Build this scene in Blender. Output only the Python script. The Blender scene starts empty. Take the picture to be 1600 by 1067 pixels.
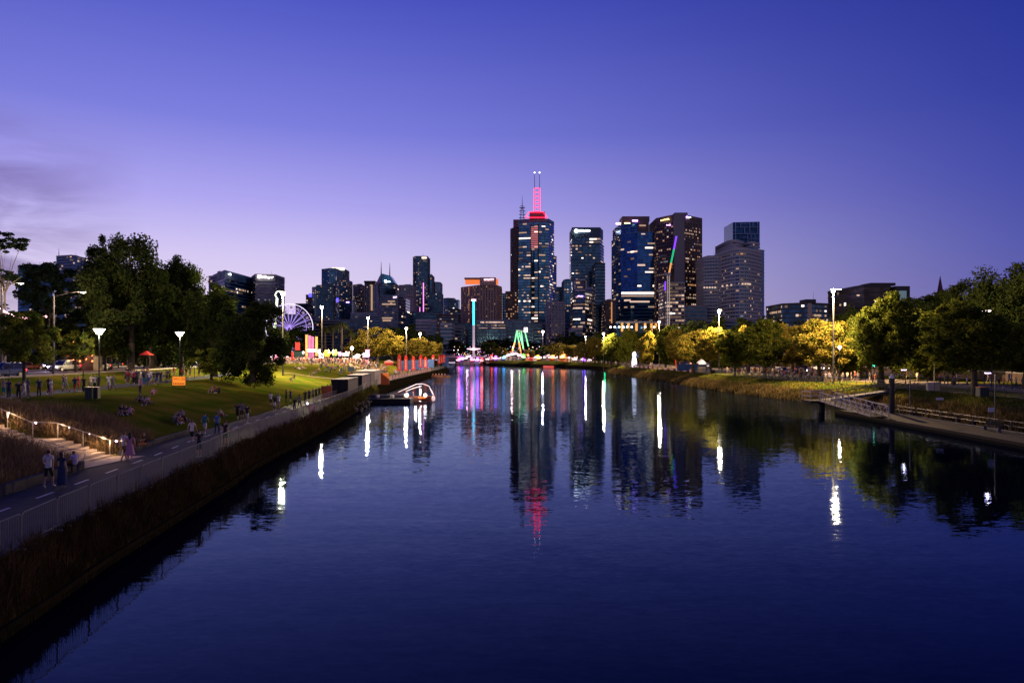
import bpy, bmesh, math, random
import numpy as np
from mathutils import Vector, Matrix
R = random.Random(7)
NR = np.random.RandomState(11)
scene = bpy.context.scene
col = scene.collection
pi = math.pi

# ------------------------------------------------------------------ camera
CAM_H, F, CX, HY = 8.0, 1080.0, 800.0, 552.0
cam_data = bpy.data.cameras.new("camera")
cam_data.sensor_width = 36.0
cam_data.lens = 36.0 * F / 1600.0
cam_data.shift_y = (HY - 533.5) / 1600.0
cam_data.clip_start = 0.1
cam_data.clip_end = 9000
cam = bpy.data.objects.new("camera", cam_data)
cam.location = (0, 0, CAM_H)
cam.rotation_euler = (pi / 2, 0, 0)
col.objects.link(cam)
scene.camera = cam

# ------------------------------------------------------------------ sky, sun, exposure
def lin(c):
    return tuple(((v / 255.0) / 12.92 if v / 255.0 <= 0.04045 else ((v / 255.0 + 0.055) / 1.055) ** 2.4) for v in c)

world = bpy.data.worlds.new("World")
scene.world = world
world.use_nodes = True
nt = world.node_tree
nt.nodes.clear()
def wn(t, **k):
    n = nt.nodes.new(t)
    for a, b in k.items():
        setattr(n, a, b)
    return n
def wl(a, b):
    nt.links.new(a, b)
def wmath(op, a, b=None, clamp=False):
    n = wn('ShaderNodeMath', operation=op)
    n.use_clamp = clamp
    for i, v in enumerate((a, b)):
        if v is None:
            continue
        if isinstance(v, (int, float)):
            n.inputs[i].default_value = v
        else:
            wl(v, n.inputs[i])
    return n.outputs[0]
geo = wn('ShaderNodeNewGeometry')
tc = wn('ShaderNodeTexCoord')
sep = wn('ShaderNodeSeparateXYZ')
wl(tc.outputs['Generated'], sep.inputs[0])
x, y, z = sep.outputs
hxy = wmath('SQRT', wmath('ADD', wmath('MULTIPLY', x, x), wmath('ADD', wmath('MULTIPLY', y, y), 1e-6)))
gaz = math.radians(-24)
c = wmath('DIVIDE', wmath('ADD', wmath('MULTIPLY', x, math.sin(gaz)), wmath('MULTIPLY', y, math.cos(gaz))), hxy)
f = wmath('POWER', wmath('MULTIPLY', wmath('SUBTRACT', c, 0.40, clamp=True), 1 / 0.6, clamp=True), 1.6)
fb = wmath('MULTIPLY', wmath('SUBTRACT', 0.45, c, clamp=True), 1 / 0.9, clamp=True)
def ramp(fac, stops):
    n = wn('ShaderNodeValToRGB')
    n.color_ramp.interpolation = 'B_SPLINE' if False else 'LINEAR'
    e = n.color_ramp.elements
    while len(e) > 1:
        e.remove(e[-1])
    e[0].position = stops[0][0]
    e[0].color = (*lin(stops[0][1]), 1)
    for p, cc in stops[1:]:
        q = e.new(p)
        q.color = (*lin(cc), 1)
    wl(fac, n.inputs[0])
    return n.outputs[0]
el = wmath('MAXIMUM', z, 0.0)
glow = ramp(el, [(0.0, (233, 208, 226)), (0.07, (226, 212, 240)), (0.13, (211, 200, 243)), (0.20, (175, 167, 240)),
                 (0.30, (124, 127, 222)), (0.40, (94, 101, 204)), (0.50, (54, 69, 186)), (0.70, (24, 38, 146)), (1.0, (26, 34, 118))])
dark = ramp(el, [(0.0, (102, 90, 154)), (0.05, (90, 86, 163)), (0.13, (72, 79, 168)), (0.22, (55, 67, 163)), (0.30, (44, 58, 155)),
                 (0.40, (34, 48, 145)), (0.50, (26, 39, 134)), (0.70, (20, 30, 116)), (1.0, (24, 32, 110))])
mix = wn('ShaderNodeMix', data_type='RGBA')
# the sky opposite the afterglow: unseen mauve grey band, brightened to light the city fronts
back = ramp(el, [(0.0, (126, 114, 138)), (0.10, (160, 142, 168)), (0.22, (142, 132, 174)), (0.40, (66, 68, 142)), (0.60, (40, 45, 124)), (1.0, (24, 32, 110))])
mixb = wn('ShaderNodeMix', data_type='RGBA')
wl(fb, mixb.inputs[0]); wl(dark, mixb.inputs[6]); wl(back, mixb.inputs[7])
wl(f, mix.inputs[0]); wl(mixb.outputs[2], mix.inputs[6]); wl(glow, mix.inputs[7])
# thin dusk cloud on the left of the glow
mp = wn('ShaderNodeMapping')
mp.inputs['Scale'].default_value = (2.2, 2.2, 9.0)
wl(tc.outputs['Generated'], mp.inputs[0])
nz = wn('ShaderNodeTexNoise')
nz.inputs['Scale'].default_value = 2.4
nz.inputs['Detail'].default_value = 6
nz.inputs['Roughness'].default_value = 0.55
nz.inputs['Distortion'].default_value = 0.6
wl(mp.outputs[0], nz.inputs['Vector'])
az2 = wmath('DIVIDE', x, hxy)
msk = wmath('MULTIPLY', wmath('MULTIPLY', wmath('SUBTRACT', -0.468, az2), 8.0, clamp=True),
            wmath('MULTIPLY', wmath('MULTIPLY', wmath('SUBTRACT', 0.29, z), 7.0, clamp=True), wmath('MULTIPLY', wmath('SUBTRACT', z, 0.03), 14.0, clamp=True)))
cl = wmath('MULTIPLY', wmath('MULTIPLY', wmath('SUBTRACT', nz.outputs[0], 0.36), 4.0, clamp=True), wmath('MULTIPLY', msk, 0.95))
mix2 = wn('ShaderNodeMix', data_type='RGBA')
wl(cl, mix2.inputs[0]); wl(mix.outputs[2], mix2.inputs[6])
mix2.inputs[7].default_value = (*lin((98, 80, 140)), 1)
bg = wn('ShaderNodeBackground')
wl(mix2.outputs[2], bg.inputs[0])
bg.inputs[1].default_value = 1.0
sky = wn('ShaderNodeTexSky')
sky.sky_type = 'NISHITA'
sky.sun_disc = False
sky.sun_elevation = math.radians(0.5)
sky.sun_rotation = math.radians(-24)
sky.altitude = 20
bg2 = wn('ShaderNodeBackground')
wl(sky.outputs[0], bg2.inputs[0])
bg2.inputs[1].default_value = 0.002
add = wn('ShaderNodeAddShader')
wl(bg.outputs[0], add.inputs[0]); wl(bg2.outputs[0], add.inputs[1])
wo = wn('ShaderNodeOutputWorld')
wl(add.outputs[0], wo.inputs[0])

sd = bpy.data.lights.new("dusk_sun", 'SUN')
sd.energy = 0.03
sd.angle = math.radians(12)
sd.color = (1.0, 0.72, 0.62)
so = bpy.data.objects.new("dusk_sun", sd)
so.rotation_euler = (math.radians(88), 0, math.radians(180 + 24))
col.objects.link(so)

scene.view_settings.view_transform = 'Standard'
scene.view_settings.look = 'None'
scene.view_settings.exposure = 0.0
scene.view_settings.gamma = 1.0
cy = scene.cycles
cy.use_denoising = True
try:
    cy.denoiser = 'OPENIMAGEDENOISE'
    cy.denoising_prefilter = 'ACCURATE'
except Exception:
    pass
cy.max_bounces = 5
cy.diffuse_bounces = 1
cy.glossy_bounces = 3
cy.transmission_bounces = 3
cy.transparent_max_bounces = 4
cy.caustics_reflective = False
cy.caustics_refractive = False
cy.sample_clamp_indirect = 12
cy.sample_clamp_direct = 0

# ------------------------------------------------------------------ materials
MC = {}
def mat(name, color=(0.5, 0.5, 0.5), rough=0.7, metal=0.0, emit=None, es=0.0, noise=None, nscale=3.0, bump=0.0, sample=True, spec=0.5):
    """noise: second colour mixed in by a noise texture"""
    if name in MC:
        return MC[name]
    m = bpy.data.materials.new(name)
    m.use_nodes = True
    n = m.node_tree
    b = n.nodes['Principled BSDF']
    b.inputs['Base Color'].default_value = (*color, 1)
    b.inputs['Roughness'].default_value = rough
    b.inputs['Metallic'].default_value = metal
    b.inputs['Specular IOR Level'].default_value = spec
    if noise is not None or bump:
        t = n.nodes.new('ShaderNodeTexNoise')
        t.inputs['Scale'].default_value = nscale
        t.inputs['Detail'].default_value = 5
        g = n.nodes.new('ShaderNodeNewGeometry')
        n.links.new(g.outputs['Position'], t.inputs['Vector'])
        if noise is not None:
            mx = n.nodes.new('ShaderNodeMix'); mx.data_type = 'RGBA'
            mr = n.nodes.new('ShaderNodeMapRange')
            mr.inputs[1].default_value = 0.35; mr.inputs[2].default_value = 0.65
            n.links.new(t.outputs[0], mr.inputs[0])
            n.links.new(mr.outputs[0], mx.inputs[0])
            mx.inputs[6].default_value = (*color, 1)
            mx.inputs[7].default_value = (*noise, 1)
            n.links.new(mx.outputs[2], b.inputs['Base Color'])
        if bump:
            bp = n.nodes.new('ShaderNodeBump')
            bp.inputs['Distance'].default_value = bump
            n.links.new(t.outputs[0], bp.inputs['Height'])
            n.links.new(bp.outputs[0], b.inputs['Normal'])
    if emit is not None:
        b.inputs['Emission Color'].default_value = (*emit, 1)
        b.inputs['Emission Strength'].default_value = es
        if not sample:
            m.cycles.emission_sampling = 'NONE'
    MC[name] = m
    return m

def glass_mat(name, c, rough=0.12, metal=0.75):
    """tinted curtain-wall glass: every pane takes a random tone of the tint"""
    if name in MC:
        return MC[name]
    m = mat(name, c, rough, metal)
    n = m.node_tree
    b = n.nodes['Principled BSDF']
    g = n.nodes.new('ShaderNodeNewGeometry')
    sn = n.nodes.new('ShaderNodeVectorMath'); sn.operation = 'SNAP'; sn.inputs[1].default_value = (3.1, 3.1, 3.9)
    n.links.new(g.outputs['Position'], sn.inputs[0])
    t = n.nodes.new('ShaderNodeTexWhiteNoise')
    n.links.new(sn.outputs[0], t.inputs['Vector'])
    mx = n.nodes.new('ShaderNodeMix'); mx.data_type = 'RGBA'
    n.links.new(t.outputs[0], mx.inputs[0])
    mx.inputs[6].default_value = (c[0] * .55, c[1] * .55, c[2] * .55, 1)
    mx.inputs[7].default_value = (c[0] * 1.35, c[1] * 1.35, c[2] * 1.35, 1)
    n.links.new(mx.outputs[2], b.inputs['Base Color'])
    return m

def leaf_mat(name, c1, c2, trans=0.35, nscale=0.9):
    if name in MC:
        return MC[name]
    m = bpy.data.materials.new(name)
    m.use_nodes = True
    n = m.node_tree
    n.nodes.clear()
    g = n.nodes.new('ShaderNodeNewGeometry')
    t = n.nodes.new('ShaderNodeTexNoise'); t.inputs['Scale'].default_value = nscale; t.inputs['Detail'].default_value = 3
    n.links.new(g.outputs['Position'], t.inputs['Vector'])
    mr = n.nodes.new('ShaderNodeMapRange'); mr.inputs[1].default_value = .36; mr.inputs[2].default_value = .64
    n.links.new(t.outputs[0], mr.inputs[0])
    mx = n.nodes.new('ShaderNodeMix'); mx.data_type = 'RGBA'
    mx.inputs[6].default_value = (*c1, 1); mx.inputs[7].default_value = (*c2, 1)
    n.links.new(mr.outputs[0], mx.inputs[0])
    hs = n.nodes.new('ShaderNodeHueSaturation')
    mr2 = n.nodes.new('ShaderNodeMapRange'); mr2.inputs[3].default_value = .6; mr2.inputs[4].default_value = 1.4
    n.links.new(g.outputs['Random Per Island'], mr2.inputs[0])
    n.links.new(mr2.outputs[0], hs.inputs['Value'])
    n.links.new(mx.outputs[2], hs.inputs['Color'])
    d = n.nodes.new('ShaderNodeBsdfDiffuse'); tr = n.nodes.new('ShaderNodeBsdfTranslucent')
    n.links.new(hs.outputs[0], d.inputs[0]); n.links.new(hs.outputs[0], tr.inputs[0])
    ms = n.nodes.new('ShaderNodeMixShader'); ms.inputs[0].default_value = trans
    n.links.new(d.outputs[0], ms.inputs[1]); n.links.new(tr.outputs[0], ms.inputs[2])
    o = n.nodes.new('ShaderNodeOutputMaterial')
    n.links.new(ms.outputs[0], o.inputs[0])
    MC[name] = m
    return m

# ------------------------------------------------------------------ mesh helpers
class MB:
    """collects shapes; build() links them as one mesh object"""
    def __init__(s):
        s.v = []; s.f = []; s.m = []
    def face(s, pts, mi=0):
        k = len(s.v)
        s.v.extend(tuple(p) for p in pts)
        s.f.append(tuple(range(k, k + len(pts)))); s.m.append(mi)
        return s
    def box(s, c, d, rz=0.0, mi=0, M=None):
        k = len(s.v)
        cs, sn = math.cos(rz), math.sin(rz)
        for dz in (-.5, .5):
            for (a, b) in ((-.5, -.5), (.5, -.5), (.5, .5), (-.5, .5)):
                X, Y = a * d[0], b * d[1]
                p = (c[0] + X * cs - Y * sn, c[1] + X * sn + Y * cs, c[2] + dz * d[2])
                if M is not None:
                    p = tuple(M @ Vector(p))
                s.v.append(p)
        for q in ((3, 2, 1, 0), (4, 5, 6, 7), (0, 1, 5, 4), (1, 2, 6, 5), (2, 3, 7, 6), (3, 0, 4, 7)):
            s.f.append(tuple(k + i for i in q)); s.m.append(mi)
        return s
    def tube(s, p0, p1, r0, r1=None, n=6, mi=0, cap=True):
        r1 = r0 if r1 is None else r1
        p0, p1 = Vector(p0), Vector(p1)
        d = (p1 - p0)
        if d.length < 1e-6:
            return s
        d.normalize()
        a = d.orthogonal().normalized(); b = d.cross(a)
        k = len(s.v)
        for p, r in ((p0, r0), (p1, r1)):
            for i in range(n):
                t = 2 * pi * i / n
                s.v.append(tuple(p + a * (r * math.cos(t)) + b * (r * math.sin(t))))
        for i in range(n):
            j = (i + 1) % n
            s.f.append((k + i, k + j, k + n + j, k + n + i)); s.m.append(mi)
        if cap:
            s.f.append(tuple(k + i for i in reversed(range(n)))); s.m.append(mi)
            s.f.append(tuple(k + n + i for i in range(n))); s.m.append(mi)
        return s
    def path(s, pts, r, n=6, mi=0):
        for a, b in zip(pts[:-1], pts[1:]):
            s.tube(a, b, r, r, n, mi)
        return s
    def lathe(s, prof, n=12, c=(0, 0, 0), mi=0):
        k = len(s.v)
        for (r, zz) in prof:
            for i in range(n):
                t = 2 * pi * i / n
                s.v.append((c[0] + r * math.cos(t), c[1] + r * math.sin(t), c[2] + zz))
        for j in range(len(prof) - 1):
            for i in range(n):
                i2 = (i + 1) % n
                s.f.append((k + j * n + i, k + j * n + i2, k + (j + 1) * n + i2, k + (j + 1) * n + i)); s.m.append(mi)
        return s
    def ball(s, c, r, n=8, mi=0, sz=1.0):
        st = max(4, n // 2 + 1)
        return s.lathe([(max(1e-4, r * math.sin(pi * j / st)), -r * sz * math.cos(pi * j / st)) for j in range(st + 1)], n, c, mi)
    def prism(s, poly, z0, z1, mi=0, top=None):
        k = len(s.v); n = len(poly)
        for zz in (z0, z1):
            for p in poly:
                s.v.append((p[0], p[1], zz))
        for i in range(n):
            j = (i + 1) % n
            s.f.append((k + i, k + j, k + n + j, k + n + i)); s.m.append(mi)
        s.f.append(tuple(k + n + i for i in range(n))); s.m.append(mi if top is None else top)
        s.f.append(tuple(k + i for i in reversed(range(n)))); s.m.append(mi)
        return s
    def mesh(s, name, mats):
        me = bpy.data.meshes.new(name)
        me.from_pydata(s.v, [], s.f)
        for m in (mats if isinstance(mats, (list, tuple)) else [mats]):
            me.materials.append(m)
        if any(s.m):
            me.polygons.foreach_set('material_index', s.m)
        me.update()
        return me
    def build(s, name, mats, parent=None, loc=(0, 0, 0), rz=0.0, smooth=False):
        me = s.mesh(name, mats)
        if smooth:
            me.polygons.foreach_set('use_smooth', [True] * len(me.polygons))
        return put(name, me, parent, loc, rz)

def put(name, me, parent=None, loc=(0, 0, 0), rz=0.0):
    o = bpy.data.objects.new(name, me)
    col.objects.link(o)
    o.location = loc
    o.rotation_euler = (0, 0, rz)
    if parent is not None:
        o.parent = parent
    return o
def tag(o, label=None, cat=None, group=None, kind=None):
    if label: o['label'] = label
    if cat: o['category'] = cat
    if group: o['group'] = group
    if kind: o['kind'] = kind
    return o
def thing(name, loc=(0, 0, 0), rz=0.0, label=None, cat=None, group=None):
    o = bpy.data.objects.new(name, None)
    o.empty_display_size = 0.3
    col.objects.link(o)
    o.location = loc
    o.rotation_euler = (0, 0, rz)
    return tag(o, label, cat, group)
KIDS = {}
def kids(o):
    return o.children
def copy_tree(o, loc, rz, label, group=None, sc=None):
    c = o.copy(); col.objects.link(c)
    c.location = loc; c.rotation_euler = (0, 0, rz)
    if sc is not None:
        c.scale = sc if isinstance(sc, (tuple, list)) else (sc, sc, sc)
    if label: c['label'] = label
    if group: c['group'] = group
    def rec(a, b):
        for ch in list(a.children):
            d = ch.copy(); col.objects.link(d); d.parent = b
            rec(ch, d)
    rec(o, c)
    return c
def np_mesh(name, V, Fc, mats, mi=None, smooth=False):
    """V (n,3), Fc (m,k) with k 3 or 4"""
    me = bpy.data.meshes.new(name)
    V = np.asarray(V, dtype=np.float32); Fc = np.asarray(Fc, dtype=np.int32)
    m, k = Fc.shape
    me.vertices.add(len(V)); me.vertices.foreach_set('co', V.ravel())
    me.loops.add(m * k); me.loops.foreach_set('vertex_index', Fc.ravel())
    me.polygons.add(m)
    me.polygons.foreach_set('loop_start', np.arange(0, m * k, k, dtype=np.int32))
    for q in (mats if isinstance(mats, (list, tuple)) else [mats]):
        me.materials.append(q)
    if mi is not None:
        me.polygons.foreach_set('material_index', np.asarray(mi, dtype=np.int32))
    me.update(calc_edges=True)
    me.validate()
    return me
def WX(px, Y):
    return (px - CX) / F * Y
def WZ(py, Y):
    return CAM_H - (py - HY) / F * Y
def lerp(a, b, t):
    return a + (b - a) * t
def sstep(a, b, v):
    t = min(1, max(0, (v - a) / (b - a)))
    return t * t * (3 - 2 * t)
def interp(tab, v):
    if v <= tab[0][0]:
        return tab[0][1]
    for (a, b), (c2, d) in zip(tab[:-1], tab[1:]):
        if v <= c2:
            return lerp(b, d, (v - a) / (c2 - a))
    return tab[-1][1]

# text as mesh
def text_mesh(txt, size, depth, m):
    cu = bpy.data.curves.new('txt', 'FONT')
    cu.body = txt; cu.size = size; cu.extrude = depth
    cu.align_x = 'CENTER'; cu.align_y = 'CENTER'
    cu.resolution_u = 2
    o = bpy.data.objects.new('txt', cu)
    col.objects.link(o)
    dg = bpy.context.evaluated_depsgraph_get()
    me = bpy.data.meshes.new_from_object(o.evaluated_get(dg))
    bpy.data.objects.remove(o)
    me.materials.clear(); me.materials.append(m)
    return me
def add_text(name, txt, size, loc, rz, m, parent=None, depth=0.05, sx=1.0):
    me = text_mesh(txt, size, depth, m)
    o = put(name, me, parent, loc)
    o.rotation_euler = (pi / 2, 0, rz)
    o.scale = (sx, 1, 1)
    return o
# ------------------------------------------------------------------ terrain
XLT = [(-40, -11), (10, -13.2), (20.6, -14.3), (25.5, -15.1), (31.4, -15.7), (41.5, -16.8), (48, -17.8), (72, -19.3), (93, -21),
       (126, -24.5), (152, -26.5), (200, -27), (244, -27), (300, -27), (380, -36), (480, -47), (560, -53)]
XRT = [(-40, 52), (40, 51), (60, 50.5), (90, 50.5), (112, 48.5), (120, 47), (129, 45.5), (149, 44), (163, 42.5), (192, 44), (224, 41.5),
       (270, 39), (300, 41), (332, 43), (370, 36), (411, 23), (440, 0), (458, -17), (480, -20), (560, -26)]
def XL(Y): return interp(XLT, Y)
def XR(Y): return interp(XRT, Y)
ST = (-23.9, -35.5, 37.2, 41.4)   # steps: from X to X, Y from to
def stair_z(X):
    d = -23.9 - X
    if d < 0: return 1.8
    if d < 3.3: return 1.8 + 0.16 * (int(d / (3.3 / 7)) + 1)
    if d < 4.9: return 1.8 + 0.16 * 7
    if d < 7.7: return 2.92 + 0.165 * (int((d - 4.9) / (2.8 / 7)) + 1)
    return 4.075
def zl(u, Y):
    H = lerp(4.1, 5.0, sstep(100, 180, Y))
    U = lerp(15.5, 23, sstep(50, 75, Y))
    if u < 0.25: return 0.45
    if u < 1.0: return lerp(0.45, 1.8, (u - .25) / .75)
    if u < 6.6: return 1.8
    if u < U:
        z = lerp(1.8, H, sstep(6.6 - 2, U, u) * 1.0)
        z0 = lerp(1.8, H, sstep(4.6, U, 6.6))
        z = 1.8 + (z - z0) * (H - 1.8) / (H - z0)
    elif u < 30: z = H
    elif u < 35: z = lerp(H, 5.3, (u - 30) / 5)
    else: z = 5.3
    X = XL(Y) - u
    if ST[2] <= Y <= ST[3] and X < ST[0] + .3:
        if X > ST[1]:
            z = min(z, 1.6 if X > -24.4 else lerp(1.8, 4.0, min(1, (-24.4 - X) / 7.7)) - .42)
    return z
def zr(v, Y):
    tab = [(0, -.3), (.6, .3), (2, 1.0), (4.5, 2.1), (6.5, 2.75), (14, 3.05), (26, 3.3), (45, 3.9), (80, 5.0), (160, 5.3)]
    return interp(tab, v)
def ground(X, Y):
    a, b = XL(Y), XR(Y)
    if X <= a: return zl(a - X, Y)
    if X >= b: return zr(X - b, Y)
    return 0.0
def hit(px, py, y0=12, y1=900):
    """where the line of sight through a photograph point meets the ground"""
    Y = y0
    while Y < y1:
        X = WX(px, Y)
        if WZ(py, Y) <= ground(X, Y):
            return X, Y, ground(X, Y)
        Y *= 1.004
    return WX(px, y1), y1, 5.0

ys = sorted(set([-40, -20, 0, 8] + [round(12 + i * 1.5, 2) for i in range(60)] + [102 + i * 4 for i in range(50)] + [302 + i * 10 for i in range(27)]
                + [37.15, 37.2, 41.4, 41.45, 570]))
us = [-0.02, 0, .25, .45, .7, 1.0, 3, 6.6, 6.62] + [6.9 + i * 0.6 for i in range(16)] + [17 + i for i in range(8)] + [26, 28, 30, 31.5, 33, 35, 40, 50, 60, 90, 150, 300, 700, 2500]
us = sorted(us)
lawn = mat('lawn_grass', (0.048, 0.082, 0.007), 0.9, noise=(0.125, 0.105, 0.016), nscale=0.3, bump=0.03, spec=0.0)
earth = mat('bank_earth', (.010, .009, .006), .95, noise=(.018, .016, .009), nscale=2, bump=.03, spec=0)
def grid(name, ys, fx, us, fz, m, edge=1.0):
    V = []
    for Y in ys:
        for u in us:
            V.append((fx(Y, u), Y, fz(u, Y)))
    n = len(us)
    Fc = []; mi = []
    for i in range(len(ys) - 1):
        for j in range(n - 1):
            a = i * n + j
            Fc.append((a, a + 1, a + n + 1, a + n)); mi.append(1 if us[j] < edge else 0)
    return np_mesh(name, V, Fc, [m, earth], mi)
def zlm(u, Y):
    if u < 0: return -2.5
    return zl(u, Y)
o = put('riverbank_ground_left', grid('left', ys, lambda Y, u: XL(Y) - max(u, 0), us, zlm, lawn)); o.data.flip_normals(); tag(o, kind='structure')
vs = [0, .4, .8, 2, 3, 4.5, 6, 7.3, 8.5, 11, 14, 20, 26, 35, 45, 60, 80, 160, 400, 900, 2500]
o = put('riverbank_ground_right', grid('right', ys, lambda Y, u: XR(Y) + u, vs, zr, lawn, 2.5)); tag(o, kind='structure')
# city ground reaching the horizon behind
mb = MB(); mb.face([(-6000, 559, 5.0), (6000, 559, 5.0), (6000, 7500, 5.0), (-6000, 7500, 5.0)])
tag(mb.build('city_ground', mat('city_ground', (.05, .05, .055), .9, noise=(.03, .035, .03), nscale=.05)), kind='structure')

# ------------------------------------------------------------------ water
wm = bpy.data.materials.new('river_water'); wm.use_nodes = True
n = wm.node_tree; n.nodes.clear()
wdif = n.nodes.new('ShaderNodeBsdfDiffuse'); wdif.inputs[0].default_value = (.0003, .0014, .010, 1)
wgl = n.nodes.new('ShaderNodeBsdfGlossy'); wgl.inputs['Color'].default_value = (.56, .75, 1.0, 1); wgl.inputs['Roughness'].default_value = .02  # mirror tint darkens and blues the reflected sky by colour
wfr = n.nodes.new('ShaderNodeFresnel'); wfr.inputs['IOR'].default_value = 1.24  # below real water, to weaken the reflection and darken the foreground
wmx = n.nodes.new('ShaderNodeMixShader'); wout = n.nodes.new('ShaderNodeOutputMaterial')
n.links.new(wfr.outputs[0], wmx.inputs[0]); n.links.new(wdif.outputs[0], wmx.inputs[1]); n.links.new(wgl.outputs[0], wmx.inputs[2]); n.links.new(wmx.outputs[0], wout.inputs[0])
g = n.nodes.new('ShaderNodeNewGeometry')
def slope_noise(scale, amp, detail, dist=0.0):
    m1 = n.nodes.new('ShaderNodeMapping'); m1.inputs['Scale'].default_value = scale
    n.links.new(g.outputs['Position'], m1.inputs[0])
    t = n.nodes.new('ShaderNodeTexNoise'); t.inputs['Scale'].default_value = 1.0
    t.inputs['Detail'].default_value = detail; t.inputs['Roughness'].default_value = .55; t.inputs['Distortion'].default_value = dist
    n.links.new(m1.outputs[0], t.inputs['Vector'])
    s1 = n.nodes.new('ShaderNodeVectorMath'); s1.operation = 'SUBTRACT'; s1.inputs[1].default_value = (.5, .5, .5)
    n.links.new(t.outputs['Color'], s1.inputs[0])
    s2 = n.nodes.new('ShaderNodeVectorMath'); s2.operation = 'MULTIPLY'; s2.inputs[1].default_value = amp
    n.links.new(s1.outputs[0], s2.inputs[0])
    return s2.outputs[0]
fine1 = slope_noise((2.4, 6.5, 1), (.045, .11, 0), 3, .4)
mid_ = slope_noise((.8, 2.3, 1), (.030, .075, 0), 3, .8)
fa = n.nodes.new('ShaderNodeVectorMath'); fa.operation = 'ADD'; n.links.new(fine1, fa.inputs[0]); n.links.new(mid_, fa.inputs[1]); fine = fa.outputs[0]
big = slope_noise((.12, .6, 1), (.007, .022, 0), 2, .8)
# calmer and livelier patches
t3 = n.nodes.new('ShaderNodeTexNoise'); t3.inputs['Scale'].default_value = .03; t3.inputs['Detail'].default_value = 2
n.links.new(g.outputs['Position'], t3.inputs['Vector'])
mr = n.nodes.new('ShaderNodeMapRange'); mr.inputs[1].default_value = .35; mr.inputs[2].default_value = .65; mr.inputs[3].default_value = .55; mr.inputs[4].default_value = 1.35
n.links.new(t3.outputs[0], mr.inputs[0])
sc = n.nodes.new('ShaderNodeVectorMath'); sc.operation = 'SCALE'
n.links.new(fine, sc.inputs[0]); n.links.new(mr.outputs[0], sc.inputs['Scale'])
ad = n.nodes.new('ShaderNodeVectorMath'); ad.operation = 'ADD'
# the breeze and the boats roughen the far reach more than the near one
fr_ = n.nodes.new('ShaderNodeMapRange'); fr_.interpolation_type = 'SMOOTHSTEP'; fr_.inputs[1].default_value = 14; fr_.inputs[2].default_value = 110; fr_.inputs[3].default_value = .45; fr_.inputs[4].default_value = 1.25
spy = n.nodes.new('ShaderNodeSeparateXYZ'); n.links.new(g.outputs['Position'], spy.inputs[0]); n.links.new(spy.outputs[1], fr_.inputs[0])
sc2 = n.nodes.new('ShaderNodeVectorMath'); sc2.operation = 'SCALE'; n.links.new(sc.outputs[0], sc2.inputs[0]); n.links.new(fr_.outputs[0], sc2.inputs['Scale'])
n.links.new(sc2.outputs[0], ad.inputs[0]); n.links.new(big, ad.inputs[1])
# wash of the passing boats: long low waves in a band of the river
wv = n.nodes.new('ShaderNodeTexWave'); wv.bands_direction = 'Y'; wv.inputs['Scale'].default_value = .16; wv.inputs['Distortion'].default_value = 2.5
wv.inputs['Detail'].default_value = 1.0; wv.inputs['Detail Scale'].default_value = .35
m4 = n.nodes.new('ShaderNodeMapping'); m4.inputs['Scale'].default_value = (.25, 1, 1)
n.links.new(g.outputs['Position'], m4.inputs[0]); n.links.new(m4.outputs[0], wv.inputs[0])
sp = n.nodes.new('ShaderNodeSeparateXYZ'); n.links.new(g.outputs['Position'], sp.inputs[0])
b1 = n.nodes.new('ShaderNodeMapRange'); b1.interpolation_type = 'SMOOTHSTEP'; b1.inputs[1].default_value = 78; b1.inputs[2].default_value = 110
n.links.new(sp.outputs[1], b1.inputs[0])
b2 = n.nodes.new('ShaderNodeMapRange'); b2.interpolation_type = 'SMOOTHSTEP'; b2.inputs[1].default_value = 420; b2.inputs[2].default_value = 150
n.links.new(sp.outputs[1], b2.inputs[0])
bm_ = n.nodes.new('ShaderNodeMath'); bm_.operation = 'MULTIPLY'; n.links.new(b1.outputs[0], bm_.inputs[0]); n.links.new(b2.outputs[0], bm_.inputs[1])
wc = n.nodes.new('ShaderNodeMath'); wc.operation = 'SUBTRACT'; wc.inputs[1].default_value = .5; n.links.new(wv.outputs[1], wc.inputs[0])
wc2 = n.nodes.new('ShaderNodeMath'); wc2.operation = 'MULTIPLY'; n.links.new(wc.outputs[0], wc2.inputs[0]); n.links.new(bm_.outputs[0], wc2.inputs[1])
wc3 = n.nodes.new('ShaderNodeMath'); wc3.operation = 'MULTIPLY'; wc3.inputs[1].default_value = .085; n.links.new(wc2.outputs[0], wc3.inputs[0])
cb = n.nodes.new('ShaderNodeCombineXYZ'); cb.inputs[2].default_value = 1.0; n.links.new(wc3.outputs[0], cb.inputs[1])
ad2 = n.nodes.new('ShaderNodeVectorMath'); ad2.operation = 'ADD'; n.links.new(ad.outputs[0], ad2.inputs[0]); n.links.new(cb.outputs[0], ad2.inputs[1])
nm = n.nodes.new('ShaderNodeVectorMath'); nm.operation = 'NORMALIZE'; n.links.new(ad2.outputs[0], nm.inputs[0])
n.links.new(nm.outputs[0], wgl.inputs['Normal']); n.links.new(nm.outputs[0], wfr.inputs['Normal'])
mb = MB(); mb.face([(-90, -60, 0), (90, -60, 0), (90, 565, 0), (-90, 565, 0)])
tag(mb.build('river_water', wm), kind='structure')

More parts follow.
